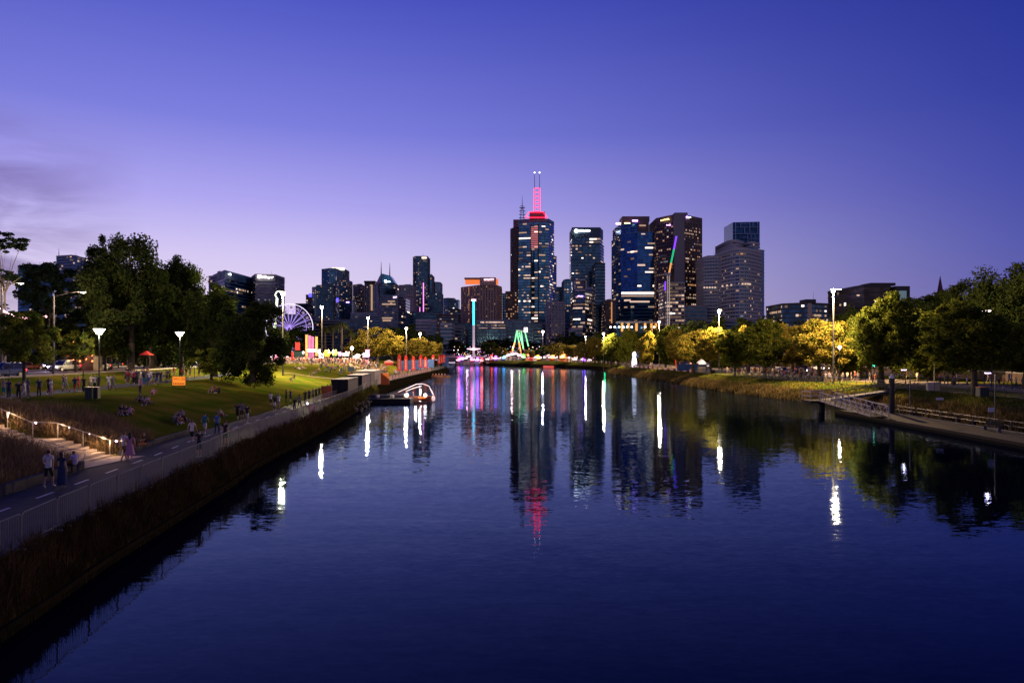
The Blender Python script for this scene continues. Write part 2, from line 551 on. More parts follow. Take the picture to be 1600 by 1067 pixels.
# ------------------------------------------------------------------ left bank: walk, kerbs, wall
def strip(name, m, Yr, u0, u1, dz, step=2.0, side='L', kind='structure', nu=3):
    yy = [lerp(Yr[0], Yr[1], i / max(1, int((Yr[1] - Yr[0]) / step))) for i in range(int((Yr[1] - Yr[0]) / step) + 1)]
    V = []; Fc = []
    for Y in yy:
        for k in range(nu + 1):
            u = lerp(u0, u1, k / nu)
            X = XL(Y) - u if side == 'L' else XR(Y) + u
            V.append((X, Y, ground(X, Y) + dz))
    n_ = nu + 1
    for i in range(len(yy) - 1):
        for k in range(nu):
            a = i * n_ + k
            Fc.append((a, a + 1, a + n_ + 1, a + n_) if side == 'R' else (a, a + n_, a + n_ + 1, a + 1))
    o = put(name, np_mesh(name, V, Fc, m))
    if kind: tag(o, kind=kind)
    return o
asphalt = mat('asphalt', (.022, .028, .042), .9, noise=(.034, .040, .055), nscale=2.5, bump=.004, spec=.25)
concrete = mat('concrete', (.22, .21, .2), .85, noise=(.15, .145, .14), nscale=1.2, bump=.01)
darkconc = mat('dark_concrete', (.11, .11, .115), .85, noise=(.07, .07, .075), nscale=1.5, bump=.01)
paint = mat('road_paint', (.55, .55, .55), .7)
sandy = mat('bare_earth', (.14, .11, .07), .95, noise=(.09, .075, .045), nscale=.8, bump=.03)
strip('riverside_path', asphalt, (12, 300), 1.05, 6.5, .012, 2)
# dashed centre line
mb = MB()
Y = 14.0
while Y < 130:
    a = (XL(Y) - 4.8, Y); c2 = (XL(Y + 1.3) - 4.8, Y + 1.3)
    zz = 1.822
    mb.face([(a[0] - .07, a[1], zz), (a[0] + .07, a[1], zz), (c2[0] + .07, c2[1], zz), (c2[0] - .07, c2[1], zz)])
    Y += 3.1
tag(mb.build('path_centre_line', paint), kind='structure')
# low kerb wall of the garden bed (stones are 1.6 m concrete blocks)
kw = thing('kerb_wall', (-22, 30, 1.8), 0, 'low concrete block wall holding back the grass bed beside the riverside path', 'wall')
kb = {}
def block_run(Y0, Y1, h, parent):
    Y = Y0
    while Y < Y1 - .2:
        L = min(1.6, Y1 - Y)
        Xa, Xb = XL(Y) - 6.75, XL(Y + L) - 6.75
        rz = math.atan2(L, Xb - Xa) - pi / 2
        key = round(L, 1)
        if (key, h) not in kb:
            kb[(key, h)] = MB().box((0, 0, h / 2), (.34, key - .025, h)).mesh('block', mat('kerb_concrete', (.075, .075, .08), .9, noise=(.05, .05, .055), nscale=1.5, bump=.01, spec=.1))
        put('block', kb[(key, h)], parent, ((Xa + Xb) / 2 + 22, Y + L / 2 - 30, R.uniform(-.006, .006)), rz)
        Y += L
block_run(19, 37.0, .45, kw)
block_run(41.6, 54, .30, kw)
# timber edge along the water
tw = mat('weathered_timber', (.022, .017, .011), .95, noise=(.012, .012, .008), nscale=1.2, bump=.02, spec=0)
rt = thing('timber_river_edge', (-15, 20, 0), 0, 'weathered timber retaining edge along the near left water line', 'retaining edge')
Y = 12.0
while Y < 125:
    L = 2.4
    a = Vector((XL(Y) + .10, Y, .36)); b2 = Vector((XL(Y + L) + .10, Y + L, .36))
    mb = MB(); d = b2 - a
    mb.box((0, 0, 0), (.08, d.length - .03, .16))
    mb.build('plank', tw, rt, tuple((a + b2) / 2 - Vector((15 * -1, 20, 0))), math.atan2(d.y, d.x) - pi / 2)
    Y += L
# steps with concrete treads
stm = mat('step_concrete', (.42, .34, .27), .8, noise=(.33, .27, .21), nscale=1.6, bump=.006)
st = thing('stone_steps', (-24, 39.3, 1.8), 0, 'wide lit concrete steps climbing through the grass bed from the riverside path', 'steps')
def local(p, o): return (p[0] - o.location[0], p[1] - o.location[1], p[2] - o.location[2])
xs = [(-23.9 - 3.3 / 7 * i, 3.3 / 7, 1.8 + .16 * (i + 1)) for i in range(6)]
xs.append((-23.9 - 3.3 / 7 * 6, 3.3 / 7 + 1.6, 1.8 + .16 * 7))
xs += [(-28.8 - .4 * i, .4, 2.92 + .165 * (i + 1)) for i in range(6)]
xs.append((-28.8 - 2.4, 4.3, 4.075))
tread_m = {}
for (x0, L, zt) in xs:
    k = round(L, 2)
    if k not in tread_m:
        tread_m[k] = MB().box((0, 0, -.21), (k - .004 + .03, 4.16, .42)).mesh('step', stm)
    put('step', tread_m[k], st, local((x0 - L / 2, 39.3, zt), st))
MB().face([(-23.9, 37.1, 1.87), (-22.9, 37.1, 1.85), (-22.0, 41.5, 1.85), (-23.9, 41.4, 1.87)]).build('landing_slab', stm, st, (24, -39.3, -1.8))
# side walls of the steps
def sidewall(Yc, name):
    mb = MB()
    prof = [(-23.6, 1.7), (-23.6, 2.25), (-24.0, 2.25), (-27.2, 3.2), (-28.7, 3.25), (-31.4, 4.3), (-35.5, 4.3), (-35.5, 1.7)]
    k = len(mb.v)
    for yy in (Yc - .12, Yc + .12):
        for p in prof: mb.v.append((p[0] + 24, yy - 39.3, p[1] - 1.8))
    n_ = len(prof)
    for i in range(n_):
        j = (i + 1) % n_
        mb.f.append((i, j, n_ + j, n_ + i)); mb.m.append(0)
    mb.f.append(tuple(range(n_ - 1, -1, -1))); mb.m.append(0)
    mb.f.append(tuple(range(n_, 2 * n_))); mb.m.append(0)
    return mb.build(name, darkconc, st)
sidewall(37.08, 'side_wall')
steel = mat('brushed_steel', (.5, .48, .46), .35, .8)
ledw = mat('led_violet_white', (1, 1, 1), .5, emit=(.85, .6, 1.0), es=60)
ledp = mat('led_warm_small', (1, 1, 1), .5, emit=(1, .75, .8), es=18)
def handrail(Yc, lit, label):
    t = thing('handrail', (-24, Yc, 1.8), 0, label, 'handrail', 'handrails of the steps')
    pts = [(-23.3, 1.8), (-23.1, 2.78), (-23.9, 2.8), (-27.2, 3.86), (-28.7, 3.9), (-31.2, 5.0), (-35.5, 5.02)]
    P3 = [(p[0] + 24, 0, p[1] - 1.8) for p in pts]
    MB().path(P3, .021, 6).build('rail', steel, t)
    for xx in (-24.0, -25.6, -27.1, -28.6, -30.1, -31.4, -33.4):
        zt = interp(sorted([(p[0], p[1]) for p in pts[2:]]), xx)
        MB().tube((0, 0, 0), (0, 0, zt - (stair_z(xx))), .02, n=6).build('baluster', steel, t, (xx + 24, 0, stair_z(xx) - 1.8))
    if lit:
        for i, xx in enumerate((-23.6, -25.2, -26.4, -28.4, -30.0, -31.9)):
            zt = interp(sorted([(p[0], p[1]) for p in pts[2:]]), xx)
            big = i in (0, 3, 5)
            MB().ball((0, 0, 0), .034 if big else .018, 8).build('led_light', ledw if big else ledp, t, (xx + 24, -.03, zt - 1.8 - .03))
    return t
handrail(41.25, True, 'steel handrail with small glowing lights on the far side of the steps')
handrail(37.45, False, 'plain steel handrail on the near side of the lit steps')

# upper promenade, road, road kerb
strip('upper_park_path', asphalt, (44, 128), 24.6, 28.8, .02, 3)
roadm = mat('road_asphalt', (.10, .075, .075), .7, noise=(.075, .06, .065), nscale=1.5, bump=.003)
strip('road_left', roadm, (15, 420), 36.0, 52.0, .03, 4)
mb = MB()
for (u0, u1) in ((35.6, 36.0), (52.0, 52.4)):
    Y = 15
    while Y < 300:
        mb.prism([(XL(Y) - u1, Y), (XL(Y) - u0, Y), (XL(Y + 3) - u0, Y + 3), (XL(Y + 3) - u1, Y + 3)], 5.2, 5.46)
        Y += 3
tag(mb.build('road_kerb', mat('kerb_stone', (.42, .38, .34), .8)), kind='structure')
mb = MB()
Y = 20
while Y < 300:
    X = XL(Y) - 44
    mb.face([(X - .07, Y, 5.337), (X + .07, Y, 5.337), (XL(Y + 3) - 44 + .07, Y + 3, 5.337), (XL(Y + 3) - 44 - .07, Y + 3, 5.337)])
    Y += 9
tag(mb.build('lane_marking', paint), kind='structure')
# worn sandy lines on the far lawn
def ground_ribbon(name, pts, w, m, dz=.03):
    V = []; Fc = []
    P = []
    for (a, c2) in zip(pts[:-1], pts[1:]):
        for i in range(8):
            P.append((lerp(a[0], c2[0], i / 8), lerp(a[1], c2[1], i / 8)))
    P.append(pts[-1])
    for i, p in enumerate(P):
        q = P[min(i + 1, len(P) - 1)]; r0 = P[max(i - 1, 0)]
        d = Vector((q[0] - r0[0], q[1] - r0[1])).normalized()
        nn = Vector((-d.y, d.x)) * (w / 2)
        for k in range(4):
            s_ = lerp(-1, 1, k / 3)
            X, Y = p[0] + nn.x * s_, p[1] + nn.y * s_
            V.append((X, Y, ground(X, Y) + dz))
    for i in range(len(P) - 1):
        for k in range(3):
            a = i * 4 + k
            Fc.append((a, a + 4, a + 5, a + 1))
    return tag(put(name, np_mesh(name, V, Fc, m)), kind='structure')
h = [hit(p, q)[:2] for p, q in ((440, 582), (480, 588), (520, 592), (548, 596))]
ground_ribbon('sandy_edge_path', h, 1.0, mat('pale_path', (.32, .24, .12), .9, noise=(.24, .18, .09), nscale=1))
h = [hit(p, q)[:2] for p, q in ((515, 566), (545, 571), (575, 577), (600, 583))]
ground_ribbon('sandy_slope_path', h, 4.0, MC['pale_path'])
# right bank: gravel walk and road
strip('right_walk', mat('gravel_walk', (.20, .16, .12), .9, noise=(.14, .12, .09), nscale=1.2, bump=.02), (40, 400), 14, 24, .03, 4, 'R')
strip('right_road', roadm, (40, 420), 32, 46, .04, 4, 'R')
# ------------------------------------------------------------------ trees
bark = mat('bark', (.07, .055, .04), .95, noise=(.04, .032, .025), nscale=4, bump=.02)
palebark = mat('pale_bark', (.30, .26, .22), .9, noise=(.2, .17, .14), nscale=1.5, bump=.01)
LM = {
    'elm': leaf_mat('lit_elm_leaves', (.09, .11, .016), (.33, .25, .045)),  # copy for floodlit elms, lamp yellow put into the leaf colour
    'elmshade': leaf_mat('shaded_elm_leaves', (.040, .064, .011), (.125, .135, .02)),  # darker green copy, shade put into elms kept out of the lamplight
    'dark': leaf_mat('dark_leaves', (.018, .034, .010), (.048, .062, .016), .2),
    'gum': leaf_mat('gum_leaves', (.022, .045, .03), (.05, .08, .04), .2),
    'young': leaf_mat('young_leaves', (.09, .14, .02), (.21, .21, .03)),
}
def crown_mesh(name, seed, n_clump, per, leaf, shape, m, droop=0.0):
    """unit crown: a box of about 2 wide (x,y) and 2 high (z), clumps of leaf blades spread through an uneven volume"""
    rs = np.random.RandomState(seed)
    C = []
    lob = rs.normal(size=(9, 3)); lob /= np.linalg.norm(lob, axis=1)[:, None]
    la = rs.uniform(-.34, .34, 9)
    while len(C) < n_clump:
        d = rs.normal(size=3); d /= np.linalg.norm(d)
        r = 1 + np.sum(la * np.clip(lob @ d, 0, 1) ** 3)
        r = min(r, 1.2); rr = r * rs.uniform(.35, 1) ** .55
        p = d * rr * .86
        if shape == 'flat' and p[2] < -.75: continue
        if shape == 'gum':
            p[2] = p[2] * .8
            if rs.rand() < .35: continue
        C.append(p)
    C = np.array(C)
    cr = rs.uniform(.09, .23, n_clump) * (1.25 if shape != 'gum' else 1.0)
    idx = np.repeat(np.arange(n_clump), per)
    N = len(idx)
    off = rs.normal(size=(N, 3)); off /= np.linalg.norm(off, axis=1)[:, None]
    off *= (rs.uniform(0, 1, N) ** .45)[:, None] * cr[idx][:, None]
    off[:, 2] *= .75
    P = C[idx] + off
    P[:, 2] -= droop * np.abs(off[:, 2]) * rs.uniform(0, 3, N)
    a = rs.normal(size=(N, 3)); a[:, 2] *= .6; a /= np.linalg.norm(a, axis=1)[:, None]
    b_ = np.cross(a, rs.normal(size=(N, 3))); b_ /= np.linalg.norm(b_, axis=1)[:, None]
    s = leaf * rs.uniform(.6, 1.35, N)[:, None]
    V = np.empty((N, 4, 3))
    V[:, 0] = P - a * s; V[:, 1] = P + b_ * s * .55; V[:, 2] = P + a * s; V[:, 3] = P - b_ * s * .55
    Fc = np.arange(N * 4).reshape(N, 4)
    return np_mesh(name, V.reshape(-1, 3), Fc, m), C
CR = {}
def crown(kind, i):
    k = (kind, i)
    if k not in CR:
        if kind == 'gum':
            CR[k] = crown_mesh('gum_crown', 50 + i, 46, 190, .055, 'gum', LM['gum'], .3)
        elif kind == 'dark':
            CR[k] = crown_mesh('dark_crown', 20 + i, 110, 330, .026, 'full', LM['dark'])
        elif kind == 'elm':
            CR[k] = crown_mesh('lit_elm_crown', 80 + i, 105, 190, .038, 'flat', LM['elm'])
        elif kind == 'elmshade':
            CR[k] = crown_mesh('shaded_elm_crown', 300 + i, 115, 180, .038, 'full', LM['elmshade'])
        elif kind == 'young':
            CR[k] = crown_mesh('young_crown', 120 + i, 60, 130, .05, 'full', LM['young'])
        elif kind == 'far':
            CR[k] = crown_mesh('far_crown', 160 + i, 60, 70, .07, 'full', LM['elm'])
        elif kind == 'fardark':
            CR[k] = crown_mesh('far_dark_crown', 190 + i, 60, 70, .07, 'full', LM['dark'])
    return CR[k]
TK = {}
def trunk_mesh(kind, i, m):
    """unit trunk: 1 high with limbs reaching into the crown; crown centre at z 1.0, crown radius 1"""
    k = (kind, i, m.name)
    if k in TK: return TK[k]
    rs = random.Random(i * 13 + 5)
    mb = MB()
    _, C = crown(kind, i)
    r0 = .055 if kind != 'gum' else .035
    lean = rs.uniform(-.04, .04)
    fork = (lean, 0, -.65)
    mb.tube((0, 0, -1.65), (lean * .4, 0, -1.3), r0 * 1.55, r0 * 1.05, 10, cap=False)
    mb.tube((lean * .4, 0, -1.3), fork, r0 * 1.05, r0 * .85, 10, cap=False)
    for j in range(11):
        c3 = C[(j * 7 + 3) % len(C)] * .92
        mid = (fork[0] * .6 + c3[0] * .45 + rs.uniform(-.08, .08), c3[1] * .4 + rs.uniform(-.08, .08), lerp(fork[2], c3[2], .5))
        mb.tube(fork, mid, r0 * .5, r0 * .3, 6, cap=False)
        mb.tube(mid, tuple(c3), r0 * .3, r0 * .08, 5, cap=False)
    TK[k] = mb.mesh('trunk', m)
    return TK[k]
def tree(px, py_base, Y, ytop, wpx, kind, i, label, group, base=None, crown_low=.28, name=None, m=None, depth=None, ybot=None):
    """px, width and top as seen in the photograph at distance Y; crown is an ellipsoid on a trunk"""
    X = WX(px, Y)
    zb = ground(X, Y) if base is None else base
    zt = WZ(ytop, Y)
    if ybot is not None:
        cl = WZ(ybot, Y)
    else:
        cl = zb + (zt - zb) * crown_low
    rz = (zt - cl) / 2 / .98
    cz = (zt + cl) / 2
    rx = wpx / F * Y / 2 / .98
    t = thing(name or {'gum': 'gum_tree', 'elm': 'elm_tree', 'elmshade': 'elm_tree', 'far': 'elm_tree'}.get(kind, 'park_tree'), (X, Y, zb), 0, label, 'tree', group)
    cm, _ = crown(kind, i)
    ang = R.uniform(0, 6.28)
    o1 = put('crown', cm, t, (0, 0, cz - zb), ang)
    o1.scale = (rx, (depth or rx), rz)
    o2 = put('trunk', trunk_mesh(kind, i, m or bark), t, (0, 0, cz - zb), ang)
    zs = (cz - zb) / 1.62
    o2.scale = (rx if kind != 'gum' else rx * .8, rx, zs)
    return t
# --- near left group
tree(205, 590, 99, 360, 150, 'dark', 0, 'broad dark tree standing tall on the park lawn beyond the orange sign', 'dark park trees left of the river', ybot=566, base=4.6)
tree(172, 585, 116, 372, 84, 'dark', 1, 'tall dark tree between the gum tree and the broad dark tree', 'dark park trees left of the river', ybot=560, base=5)
tree(284, 590, 110, 384, 96, 'dark', 2, 'dark tree with a pointed top right of the broad dark tree', 'dark park trees left of the river', ybot=570, base=4.8)
tree(335, 585, 104, 448, 130, 'dark', 0, 'dark dense tree behind the right-hand lawn lamp post', 'dark park trees left of the river', ybot=585, base=4.6)
tree(395, 600, 92, 474, 118, 'dark', 1, 'low dark tree whose leaves hang almost to the lawn by the lit slope', 'dark park trees left of the river', ybot=612, base=4.2)
tree(240, 590, 122, 420, 190, 'dark', 1, 'dark undergrown tree filling the shade under the broad dark tree', 'dark park trees left of the river', ybot=588, base=5)
tree(330, 590, 150, 440, 90, 'fardark', 1, 'far tree showing behind the dark trees in front of the blue office block', 'dark park trees left of the river', base=5)
tree(8, 560, 96, 352, 76, 'gum', 0, 'tall pale trunked gum tree cut by the left edge of the view', 'gum trees by the road', ybot=400, base=5.3, m=palebark)
tree(2, 560, 96, 418, 60, 'gum', 2, 'lower gum branch tree at the far left edge under the tall gum', 'gum trees by the road', ybot=450, base=5.3, m=palebark)
tree(75, 560, 118, 388, 112, 'gum', 1, 'spreading gum tree in front of the blue glass tower at the left', 'gum trees by the road', ybot=500, base=5.3)
tree(100, 560, 135, 474, 150, 'fardark', 0, 'dark bushy tree behind the spreading gum', 'dark trees behind the road', base=5.3)
tree(40, 560, 140, 488, 110, 'fardark', 1, 'dark bushy tree behind the string of pink lights', 'dark trees behind the road', base=5.3)
tree(180, 560, 150, 500, 120, 'fardark', 0, 'dark low tree behind the road between the cars and the lamp post', 'dark trees behind the road', base=5.3)
for i, (px, Yd, yt, w) in enumerate(((-40, 150, 470, 120), (60, 170, 500, 130), (140, 175, 505, 120), (215, 180, 500, 130), (290, 190, 505, 120), (365, 200, 500, 110))):
    tree(px, 560, Yd, yt, w, 'fardark', i % 2, 'dark tree in the belt beyond the road ' + ['cut by the left edge', 'behind the lamp with the long arm', 'behind the warm lit small tree', 'behind the red umbrella', 'behind the right lawn lamp post', 'behind the low dark hanging tree'][i], 'belt of dark trees beyond the road', base=5.3, crown_low=.06)
tree(38, 610, 66, 478, 88, 'young', 0, 'small leafy green tree on the lawn beside the parked blue car', 'small young trees on the lawn', ybot=590)
tree(130, 605, 72, 515, 34, 'young', 1, 'thin sapling with sparse leaves beside the bin', 'small young trees on the lawn', ybot=566)
tree(118, 575, 100, 512, 60, 'young', 1, 'small warm lit tree behind the white car', 'small young trees on the lawn', ybot=566, base=5.3)
tree(165, 575, 104, 520, 60, 'young', 0, 'small tree over the queue of cars right of the lamp post', 'small young trees on the lawn', ybot=566, base=5.3)
tree(330, 585, 94, 540, 70, 'young', 1, 'low bushy tree with warm light between the dark trees', 'small young trees on the lawn', ybot=588, base=4.4)
# --- left bank, middle distance
g = 'lit trees along the left bank'
tree(590, 560, 232, 512, 72, 'elm', 0, 'large floodlit yellow green tree behind the crowd', g, ybot=562, base=5)
tree(560, 560, 238, 528, 46, 'elm', 1, 'darker green tree left of the floodlit yellow tree', g, ybot=560, base=5)
tree(622, 560, 245, 530, 44, 'elm', 2, 'green tree between the floodlit tree and the red flags', g, ybot=560, base=5)
tree(650, 560, 255, 524, 60, 'elm', 1, 'yellow green tree above the red feather flags', g, ybot=562, base=4)
tree(674, 560, 270, 534, 42, 'elm', 0, 'last yellow green tree on the left bank tip', g, ybot=565, base=4)
for i, (px, Yd, yt, w) in enumerate(((612, 300, 508, 50), (640, 310, 506, 60), (675, 330, 520, 44), (565, 330, 515, 50), (470, 300, 508, 60), (448, 280, 516, 50), (430, 210, 505, 44))):
    tree(px, 560, Yd, yt, w, 'fardark', i % 2, 'dark tree behind the left bank fair ' + ['above the red flags', 'left of the far lamp pole', 'behind the last yellow green tree', 'behind the darker green tree', 'under the ferris wheel rim', 'at the foot of the ferris wheel', 'behind the hanging dark leaves'][i], 'dark trees behind the left bank fair', base=5, crown_low=.1)
# --- far centre
for i, (px, Yd, yt, w, k) in enumerate(((722, 520, 536, 34, 'fardark'), (712, 600, 530, 44, 'fardark'), (745, 540, 538, 30, 'far'), (765, 560, 531, 36, 'far'), (766, 458, 534, 34, 'fardark'),
                                        (784, 457, 541, 24, 'far'), (800, 560, 544, 30, 'far'), (828, 436, 545, 26, 'far'), (842, 520, 540, 30, 'fardark'), (858, 540, 535, 34, 'far'), (873, 418, 534, 36, 'far'),
                                        (848, 438, 540, 32, 'fardark'), (885, 520, 522, 50, 'fardark'), (900, 560, 518, 46, 'fardark'), (780, 620, 528, 60, 'fardark'), (830, 640, 532, 60, 'fardark'))):
    tree(px, 560, Yd, yt, w, k, i % 2, 'small distant tree at the river bend ' + ['left of the cyan tower', 'behind the tall blue banner wall', 'just right of the cyan tower', 'behind the round dark tree', 'dark and round before the violet stalls', 'low beside the round dark tree', 'left of the pendulum ride', 'at the right foot of the pendulum ride', 'right of the pendulum ride', 'behind the white bend lamp', 'right of the white bend lamp', 'left of the white bend lamp', 'behind the orange pair of stalls', 'behind the small bank lamp', 'far behind the cyan tower', 'far behind the pendulum ride'][i], 'distant trees at the river bend', base=4.5, crown_low=.12)
# --- right bank
g = 'elms along the right bank'
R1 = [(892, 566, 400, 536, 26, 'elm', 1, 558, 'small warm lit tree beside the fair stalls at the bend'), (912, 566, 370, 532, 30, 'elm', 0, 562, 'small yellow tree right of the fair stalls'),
      (930, 566, 362, 522, 40, 'elm', 2, 560, 'yellow lit tree under the first tall right bank lamp'), (955, 570, 300, 520, 38, 'elmshade', 1, 562, 'green tree just right of the first tall lamp'),
      (980, 572, 265, 512, 50, 'elmshade', 0, 567, 'dark green elm before the columned podium'), (1012, 575, 240, 514, 46, 'elm', 2, 570, 'yellow lit elm beside the blue fence'),
      (1040, 575, 225, 508, 52, 'elmshade', 1, 568, 'green elm left of the red mast'), (1083, 578, 190, 511, 62, 'elm', 0, 566, 'bright yellow topped elm over the white tent'),
      (1110, 580, 178, 512, 50, 'elm', 2, 565, 'orange tinted elm left of the second tall lamp'), (1148, 588, 160, 508, 62, 'elmshade', 1, 570, 'dull green elm behind the second tall lamp post'),
      (1195, 590, 148, 500, 78, 'elmshade', 2, 573, 'dull green elm with a leaning trunk between two lit elms'), (1238, 590, 152, 498, 62, 'elm', 0, 575, 'yellow topped elm before the low office block'),
      (1280, 598, 128, 497, 104, 'elm', 1, 580, 'large bright yellow topped elm beside the tallest lamp'), (1322, 600, 134, 505, 60, 'elmshade', 2, 588, 'green elm immediately right of the tallest lamp'),
      (1376, 602, 110, 456, 124, 'elmshade', 0, 582, 'large green elm behind the curved footbridge'), (1452, 606, 118, 482, 116, 'elmshade', 2, 590, 'wide green elm behind the dark mooring pile'),
      (1060, 576, 215, 514, 50, 'elm', 2, 568, 'yellow elm filling the gap beside the red mast'), (1128, 584, 184, 508, 46, 'elmshade', 3, 570, 'dark green elm just behind the second tall lamp'), (1170, 588, 172, 503, 54, 'elm', 4, 572, 'yellow green elm between the two dull elms'),
      (1258, 594, 146, 500, 50, 'elm', 3, 574, 'yellow elm tucked left of the large bright elm'), (1345, 602, 126, 496, 60, 'elmshade', 1, 585, 'green elm left of the large green elm'), (1415, 606, 126, 484, 70, 'elmshade', 3, 588, 'green elm above the mooring pile'), (1490, 612, 106, 478, 70, 'elmshade', 4, 588, 'green elm left of the thick trunk'),
      (1524, 618, 86, 470, 124, 'elmshade', 1, 588, 'nearest thick trunked elm behind the right fence'), (1600, 620, 92, 500, 90, 'elmshade', 0, 590, 'elm at the right edge beside the round lamp')]
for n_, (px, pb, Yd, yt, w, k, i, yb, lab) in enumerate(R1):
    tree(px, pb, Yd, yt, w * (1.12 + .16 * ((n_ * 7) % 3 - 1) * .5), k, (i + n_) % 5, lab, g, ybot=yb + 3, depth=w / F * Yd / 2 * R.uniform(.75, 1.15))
R2 = [(1585, 130, 402, 118, 560), (1525, 150, 442, 90, 565), (1480, 160, 452, 90, 568), (1430, 175, 470, 90, 570), (1400, 165, 478, 70, 570), (1350, 190, 470, 70, 565), (1620, 120, 420, 120, 570),
      (1112, 230, 492, 66, 565), (1065, 260, 500, 60, 560), (1150, 250, 495, 70, 565), (1185, 240, 492, 60, 565), (1220, 250, 500, 60, 565), (1000, 330, 512, 50, 560), (1030, 330, 508, 50, 560), (960, 380, 520, 50, 560),
      (1300, 230, 490, 70, 565), (1340, 220, 474, 60, 565), (1380, 230, 480, 70, 565), (1265, 260, 498, 60, 562), (1210, 300, 497, 50, 560), (1085, 300, 500, 50, 560), (930, 430, 518, 50, 560), (1500, 200, 456, 100, 560), (1560, 190, 432, 100, 560), (1400, 190, 468, 90, 562), (1455, 190, 458, 90, 562)]
R2L = ['with the highest crown at the far right', 'stepping down left of the highest crown', 'below the church spire', 'left of the church spire', 'in front of the black stepped office', 'left of the black stepped office', 'cut by the right edge of the view',
       'left of the second tall lamp', 'at the foot of the brown tower', 'right of the second tall lamp', 'below the round grey tower', 'at the right foot of the round tower', 'behind the columned podium', 'right of the columned podium', 'left of the columned podium',
       'behind the tallest lamp pole', 'below the pink spire', 'showing under the black office roof', 'under the low wide office block', 'far off between the round tower and office block', 'far off below the pale banded wing', 'far off behind the first tall lamp', 'behind the mooring pile', 'behind the thick trunked elm', 'right of the black stepped office glass corner', 'between the black office and the church spire']
for i, (px, Yd, yt, w, yb) in enumerate(R2):
    tree(px, 590, Yd, yt, w * 1.3, 'dark' if Yd < 200 else 'fardark', i % (3 if Yd < 200 else 2), 'dark back row tree ' + R2L[i], 'dark back row trees on the right', base=4.8 if Yd > 150 else None, ybot=yb + 20)
# palms
frond_m = leaf_mat('palm_leaves', (.05, .07, .02), (.09, .10, .03), .2)
def palm_mesh():
    rs = random.Random(3)
    fr = MB()
    for k in range(58):
        a = rs.uniform(0, 2 * pi); up = rs.uniform(-.5, 1.1); L = rs.uniform(2.6, 3.6)
        pts = []
        for j in range(7):
            t = j / 6
            rr = L * t * math.cos(up * .6); zz = L * (t * math.sin(up) - .55 * t * t)
            pts.append(Vector((rr * math.cos(a), rr * math.sin(a), zz)))
        side = Vector((-math.sin(a), math.cos(a), 0))
        for j in range(6):
            for s_ in (-1, 1):
                for q in (0, .5):
                    p = pts[j].lerp(pts[j + 1], q); p2 = pts[j].lerp(pts[j + 1], q + .35)
                    w = .55 * math.sin(pi * min(.95, (j + q + .6) / 6.6))
                    tip = p2 + side * s_ * w + Vector((0, 0, -.18 * w))
                    fr.face([p, p2, tip])
    return fr.mesh('fronds', frond_m), MB().tube((0, 0, 0), (0, 0, 1), .045, .04, 8).mesh('palm_trunk', bark)
pf, pt = palm_mesh()
for (px, Yd, yt, lab) in ((534, 240, 500, 'tallest date palm behind the fair crowd'), (508, 262, 507, 'date palm left of the tallest palm by the lamp post'), (520, 275, 505, 'date palm standing between two taller palms'), (548, 262, 512, 'small date palm beside the yellow tree')):
    X = WX(px, Yd); top = WZ(yt, Yd) - 1.6 - 5
    t = thing('date_palm', (X, Yd, 5.0), R.uniform(0, 6), lab, 'palm tree', 'date palms behind the fair')
    put('fronds', pf, t, (0, 0, top))
    o = put('trunk', pt, t); o.scale = (9, 9, top)

# ------------------------------------------------------------------ grasses (blade meshes)
def blades(name, pts, hmin, hmax, width, mats, lean=.35, seed=1, wmi=None):
    rs = np.random.RandomState(seed)
    P = np.array(pts, dtype=float); N = len(P)
    h = rs.uniform(hmin, hmax, N); a = rs.uniform(0, 2 * pi, N)
    w = width * rs.uniform(.6, 1.3, N)
    d = np.stack([np.cos(a), np.sin(a), np.zeros(N)], 1)
    s = np.stack([-np.sin(a), np.cos(a), np.zeros(N)], 1)
    ln = (rs.uniform(.1, 1, N) * lean * h)[:, None]
    up = np.zeros((N, 3)); up[:, 2] = 1
    V = np.empty((N, 5, 3))
    V[:, 0] = P - s * w[:, None] / 2; V[:, 1] = P + s * w[:, None] / 2
    m_ = P + up * (h * .6)[:, None] + d * ln * .35
    V[:, 2] = m_ + s * w[:, None] * .35; V[:, 3] = m_ - s * w[:, None] * .35
    V[:, 4] = P + up * h[:, None] + d * ln
    b_ = (np.arange(N) * 5)[:, None]
    T = np.concatenate([b_ + np.array([[0, 1, 2]]), b_ + np.array([[0, 2, 3]]), b_ + np.array([[3, 2, 4]])], 0)
    mi = None
    if wmi is not None:
        m1 = (rs.rand(N) < wmi).astype(int)
        mi = np.concatenate([m1, m1, m1])
    o = put(name, np_mesh(name, V.reshape(-1, 3), T, mats, mi))
    return tag(o, kind='stuff')
g_green = leaf_mat('bank_grass', (.032, .030, .010), (.075, .055, .02), .25, .7)
g_bank = leaf_mat('bank_dry_grass', (.09, .055, .03), (.19, .12, .06), .25, .5)
g_tan = leaf_mat('plume_grass', (.22, .14, .08), (.42, .29, .18), .3, .8)
g_olive = leaf_mat('tussock_grass', (.12, .095, .03), (.22, .16, .06), .3, .6)
g_reed = leaf_mat('reed_grass', (.10, .08, .035), (.22, .16, .07), .3, .5)
g_lit = leaf_mat('lawn_tufts', (.04, .065, .014), (.075, .08, .02), .3, .5)
